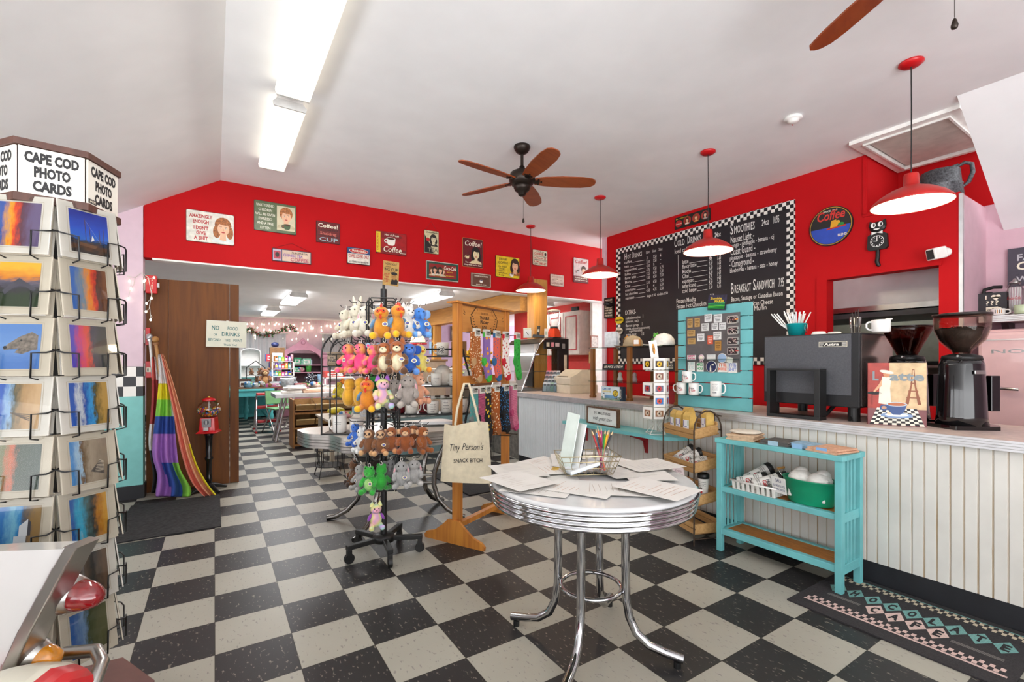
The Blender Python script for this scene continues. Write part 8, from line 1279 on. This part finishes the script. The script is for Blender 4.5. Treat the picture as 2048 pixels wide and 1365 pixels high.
PACK = (('teal', '2a9a9a'), ('scarlet', 'c8282a'), ('violet', '6a3a9a'), ('lime', '7ab83a'), ('orange', 'e07a2a'), ('royal blue', '2a4ab0'), ('hot pink', 'd83a8a'))
xa, xb = 1.04+.06, pY(588, 760, 11.25).x-.06
for r, z in enumerate(ZA[1:]):
    for c in range(5):
        nme, cl = PACK[(c*3+r*2) % 7]; x = lerp(xa, xb, (c+.5)/5); w, h = (xb-xa)/5.6, (.11, .13, .12, .17)[r]-.012*(c % 3); C = M(cl, .5, 0, .12, 24); m = MB(); m.box(-w/2, 0, 0, w/2, .09, h, C); m.rect(-w*.38, h*.15, w*.38, h*.6, -.001, M(('e8e4dc', 'f0d860', 'dfe8f0')[(c+r) % 3], .5, 0, .25, 50)); m.disc(0, h*.74, w*.22, h*.12, -.0015, M(('e0b830', 'e8e4dc', '2a2a30')[(c*2+r) % 3], .5), 12)
        tag(m.obj('toy_pack', None, 0, (x, 11.215, z+.001)), '%s toy pack on the %s shelf of the white open unit' % (nme, ('lowest', 'second', 'third', 'top')[r]), 'toy pack')
# glass counter of sweets, low tables behind the racks
t = T('sweets_case', 'low glass counter of chocolates behind the mug racks', 'display case', (2.72, 6.2, 0)); MB().box(-.9, 0, 0, .55, .7, .5, M('6f8a8e', .5, 0, .05)).obj('base', t); m = MB(); [m.box(-.9+1.42*i, 0+.67*j, .5, -.87+1.42*i, .03+.67*j, 1.15, STEEL) for i in (0, 1) for j in (0, 1)]; m.obj('corner_posts', t); MB().box(-.9, 0, 1.15, .55, .7, 1.18, M('c9c4ba', .4)).obj('top', t); MB().box(-.86, .01, .5, .51, .016, 1.15, GLASS).obj('front_glass', t)
for z in (.74, .95): MB().box(-.86, .05, z, .51, .66, z+.008, SG).obj('glass_shelf', t)
for r in range(3):
    for c in range(9):
        z = (.5, .748, .958)[r]+.002; x = 1.92+.15*c; m = MB(); m.box(-.06, -.09, 0, .06, .09, .012, M('d8d4cc', .5)); [m.ell((.03*(i-1), -.05+.05*j, .022), (.016, .018, .012), M(('3a2014', '6a3a1c', 'c98a9a', '4a2a1c')[(r+c+i) % 4], .4), 7, 5) for i in range(3) for j in range(3)]; m.box(-.03, -.11, .0, .03, -.105, .04, M('f0eeea', .5)); tag(m.obj('chocolate_tray', None, 0, (x, 6.4, z)), 'tray of chocolates in the %s tier of the sweets case' % ('lowest', 'middle', 'upper')[r], 'tray', 'chocolate trays, %s tier' % ('lowest', 'middle', 'upper')[r])
t = T('low_counter', 'pale wooden counter of books and trinkets beyond the timber beam', 'counter', (4.75, 9.6, 0)); MB().box(-.7, -.35, .9, .9, .35, .95, wood('c9a468', 'dbbd88', 'X', 6)).obj('top', t); MB().box(-.65, -.3, 0, .85, .3, .9, M('b9b4aa', .6)).obj('base', t)
for k in range(9): o = MB().box(-.02, -.08, 0, .02, .08, .2+.02*(k % 3), M(('2a3a6a', 'd8a02a', '3a6a8a', 'b83a2a', 'e0dcd0', '4a4a4a', '6a8ab0', 'c9c2b0', '8a3a3a')[k], .5)).obj('book', None, 0, (4.25+.055*k, 9.5, .951)); tag(o, ('navy', 'gold', 'slate blue', 'brick red', 'ivory', 'charcoal', 'sky blue', 'putty', 'maroon')[k]+' book standing on the pale wooden counter', 'book')
t = T('sunflower_vase', 'vase of yellow sunflowers on the pale wooden counter', 'vase', (4.95, 9.42, .951)); MB().lathe([(0, 0), (.06, 0), (.09, .12), (.06, .22), (.055, .22), (.08, .12), (0, .01)], M('a9c0cc', .4), 16).obj('vase', t)
for k in range(9): a = k*2.4; x, y, z = .13*math.cos(a)*(.4+.6*(k % 3)/2), .1*math.sin(a), .36+.09*(k % 4); m = MB(); m.tube([(0, 0, .15), (x, y, z)], .006, M('4a7a34', .6), 5); m.ell((x, y-.02, z), (.07, .025, .07), M('e0b41c', .6, 0, .2, 40), 10, 7); m.ell((x, y-.045, z), (.025, .012, .025), M('5a3a1c', .7), 8, 6); m.obj('sunflower', t)
p = pY(909, 668, 11.58); t = T('framed_picture', 'small dark framed picture on the lilac wall', 'picture', (p.x, 11.59, p.z)); MB().box(-.12, -.02, -.2, .12, 0, .2, M('6a5a44', .5)).obj('frame', t); MB().box(-.09, -.023, -.16, .09, -.02, .16, photo('old_print', [(.2, '8a8a7a'), (.6, 'c9c4b0'), (.9, '5a5a54')], 2, .3)).obj('print', t)
p = pY(836, 688, 8.6); t = T('table_lamp', 'lamp with a pink and red trimmed shade seen between toys and mugs', 'lamp', (p.x, 8.6, p.z-.3)); SHD = M('f0c9a0', .6, 0, .05, emit=1.2); MB().lathe([(.16, .3), (.1, .48), (.095, .48), (.155, .3)], SHD, 20).obj('lamp_shade', t); MB().lathe([(0, 0), (.08, 0), (.03, .05), (.05, .15), (.02, .3), (0, .3)], M('b8a890', .4), 16).obj('base', t); MB().tube([(.163*math.cos(a*PI/8), .163*math.sin(a*PI/8), .3) for a in range(16)], .014, M('c8303a', .7), 6, True).obj('berry_trim', t)
tag(MB().box(-.5, -.25, 0, .5, .25, p.z-.302, M('a8927a', .6)).box(-.53, -.28, p.z-.34, .53, .28, p.z-.302, M('8a6a48', .5)).obj('side_table', None, .003, (p.x, 8.65, 0)), 'brown table carrying the pink-shaded lamp', 'table')
p = pX(861, 640, 3.835); t = T('hanging_card', 'two pale blue cards hung one above the other from the timber beam', 'card', (3.838, p.y, 2.06), -PI/2)
MB().tube([(0, -.003, .02), (0, -.003, -.62)], .003, LW, 5).obj('cord', t)
for k in range(2): MB().box(-.06, -.009, -.3-.31*k, .06, -.004, -.04-.31*k, M(('8fb4d0', '7fa4c4')[k], .4, 0, .15, 12)).obj('card', t)
plush('plush_toy', 'green frog plush sitting on the glass display between the caps', Vector((3.55, 2.985, GT)), -PI/2+.3, .62, '56b03a', belly='8fcf5a', ear='bulge', tagged=False, loop=False)
plush('plush_toy', 'brown and cream cow plush at the end of the glass display', Vector((3.47, 2.5+.0, GT)), -PI/2+.3, .85, patchy(['d8cfc0', 'e4dccb', '4a3a30'], 8, 'cow_fur'), ear='side', muzzle='c9a9a0', loop=False)
plush('plush_toy', 'yellow hen plush at the register end of the glass display', Vector((3.62, 3.42, GT)), -PI/2+.5, .6, 'e0c23a', beak='e0902a', comb='d8762a', tagged=False, loop=False)
# kitchen corner beyond the counter
t = T('wall_cabinet', 'white wall cabinet with red-trimmed doors in the red kitchen', 'cabinet', (5.23, 6.03, 1.41)); CW = M('dfd6cc', .45); MB().box(.02, 0, 0, .348, 1.3, .76, CW).obj('cabinet_body', t)
RT2 = M('b8202a', .5)
for k in range(3): y = .01+.43*k; d = MB().box(0, y, .01, .02, y+.42, .75, CW).obj('door', t, .003); m = MB(); a, b, z0, z1, w = y+.06, y+.36, .08, .68, .016; m.box(-.006, a, z0, -.0005, a+w, z1, RT2); m.box(-.006, b-w, z0, -.0005, b, z1, RT2); m.box(-.006, a+w, z0, -.0005, b-w, z0+w, RT2); m.box(-.006, a+w, z1-w, -.0005, b-w, z1, RT2); m.obj('door_trim', d)
m = MB(); m.box(-.02, 0, 0, .02, .16, .07, M('1b1a1c', .5)); m.rect(0, 0, 0, 0, 0, INK) if 0 else None; tag(m.obj('block_sign', None, 0, (5.27, 6.1, 2.171)), 'small black block sign on top of the kitchen wall cabinet', 'sign')
t = T('back_counter', 'kitchen back counter under the red-trimmed wall cabinet', 'counter', (5.0, 6.4, 0)); MB().box(0, -.3, .86, .57, 1.6, .9, M('c9b8a8', .4)).obj('top', t); MB().box(.03, -.28, 0, .56, 1.58, .86, CW).obj('base', t)
for k, (y, z, w, h, c, lab) in enumerate(((5.68, 1.62, .16, .2, '8a4a2c', 'brown framed certificate on the white wall end'), (5.68, 1.36, .13, .19, 'b08a4a', 'light wood framed card below the certificate'))): x = pY(1193 if k == 0 else 1189, 650, y).x; t = T('framed_notice', lab, 'picture', (x, FY+.168, z)); MB().box(-w/2, -.02, -h/2, w/2, 0, h/2, M(c, .5)).obj('frame', t); MB().box(-w/2+.015, -.022, -h/2+.015, w/2-.015, -.019, h/2-.015, M('dcd8d0', .5, 0, .2, 40)).obj('print', t)
t = T('flower_arrangement', 'autumn flowers in a wooden box seen through the pastry case', 'flowers', (3.72, 6.85, .881)); MB().box(-.3, -.12, 0, .3, .12, .14, wood('5a3a22', '7a5232', 'X', 8)).obj('planter', t)
random.seed(21)
for c, h, n in (('d8a01c', .5, 26), ('c8481c', .3, 26), ('7a8a2a', .45, 20)):
    m = MB()
    for k in range(n): x, y, z = random.uniform(-.28, .28), random.uniform(-.1, .1), random.uniform(.15, h+.12); m.tube([(x*.5, y*.5, .1), (x, y, z)], .004, M('6a6a2a', .6), 4); m.ell((x, y, z), (.03, .03, .022), M(c, .7, 0, .2, 30), 7, 5)
    m.obj('blossoms', t)
tag(MB().box(-.4, -.25, 0, .4, .25, .88, M('6a5a4a', .6)).obj('plant_stand', None, 0, (3.72, 6.85, 0)), 'brown stand carrying the autumn flowers', 'stand')
p = fl(1012, 900); t = T('mesh_bin', 'black wire mesh bin on the floor behind the sock stand', 'bin', (2.95, 5.45, 0)); m = MB(); w, h = .16, .42
for k in range(9): u = -w+2*w*k/8; [m.tube([(u, s*w, .01), (u, s*w, h)], .003, WIRE, 4) for s in (-1, 1)]; [m.tube([(s*w, u, .01), (s*w, u, h)], .003, WIRE, 4) for s in (-1, 1)]
for k in range(11): z = .01+(h-.01)*k/10; m.tube([(-w, -w, z), (w, -w, z), (w, w, z), (-w, w, z)], .003, WIRE, 4, True)
m.obj('wire_mesh', t)
t = T('plant_basket', 'small black wire basket stand on the floor behind the chrome table', 'stand', (1.1, 5.52, 0)); m = MB()
for a in range(4): q = PI/4+a*PI/2; c, s = math.cos(q), math.sin(q); m.tube([(.2*c, .2*s, 0), (.15*c, .15*s, .15), (.16*c, .16*s, .3)], .006, WIRE, 6)
for z, r in ((.12, .15), (.3, .16)): m.tube([(r*math.cos(k*PI/10), r*math.sin(k*PI/10), z) for k in range(20)], .005, WIRE, 5, True)
for k in range(20): a = k*PI/10; m.tube([(.15*math.cos(a), .15*math.sin(a), .12), (.16*math.cos(a), .16*math.sin(a), .3)], .0025, WIRE, 4)
m.cyl((0, 0, .115), .15, .006, WIRE, 20); m.obj('wire_frame', t)
for o in [o for o in bpy.data.objects if o.type == 'EMPTY' and not o.children]: bpy.data.objects.remove(o)
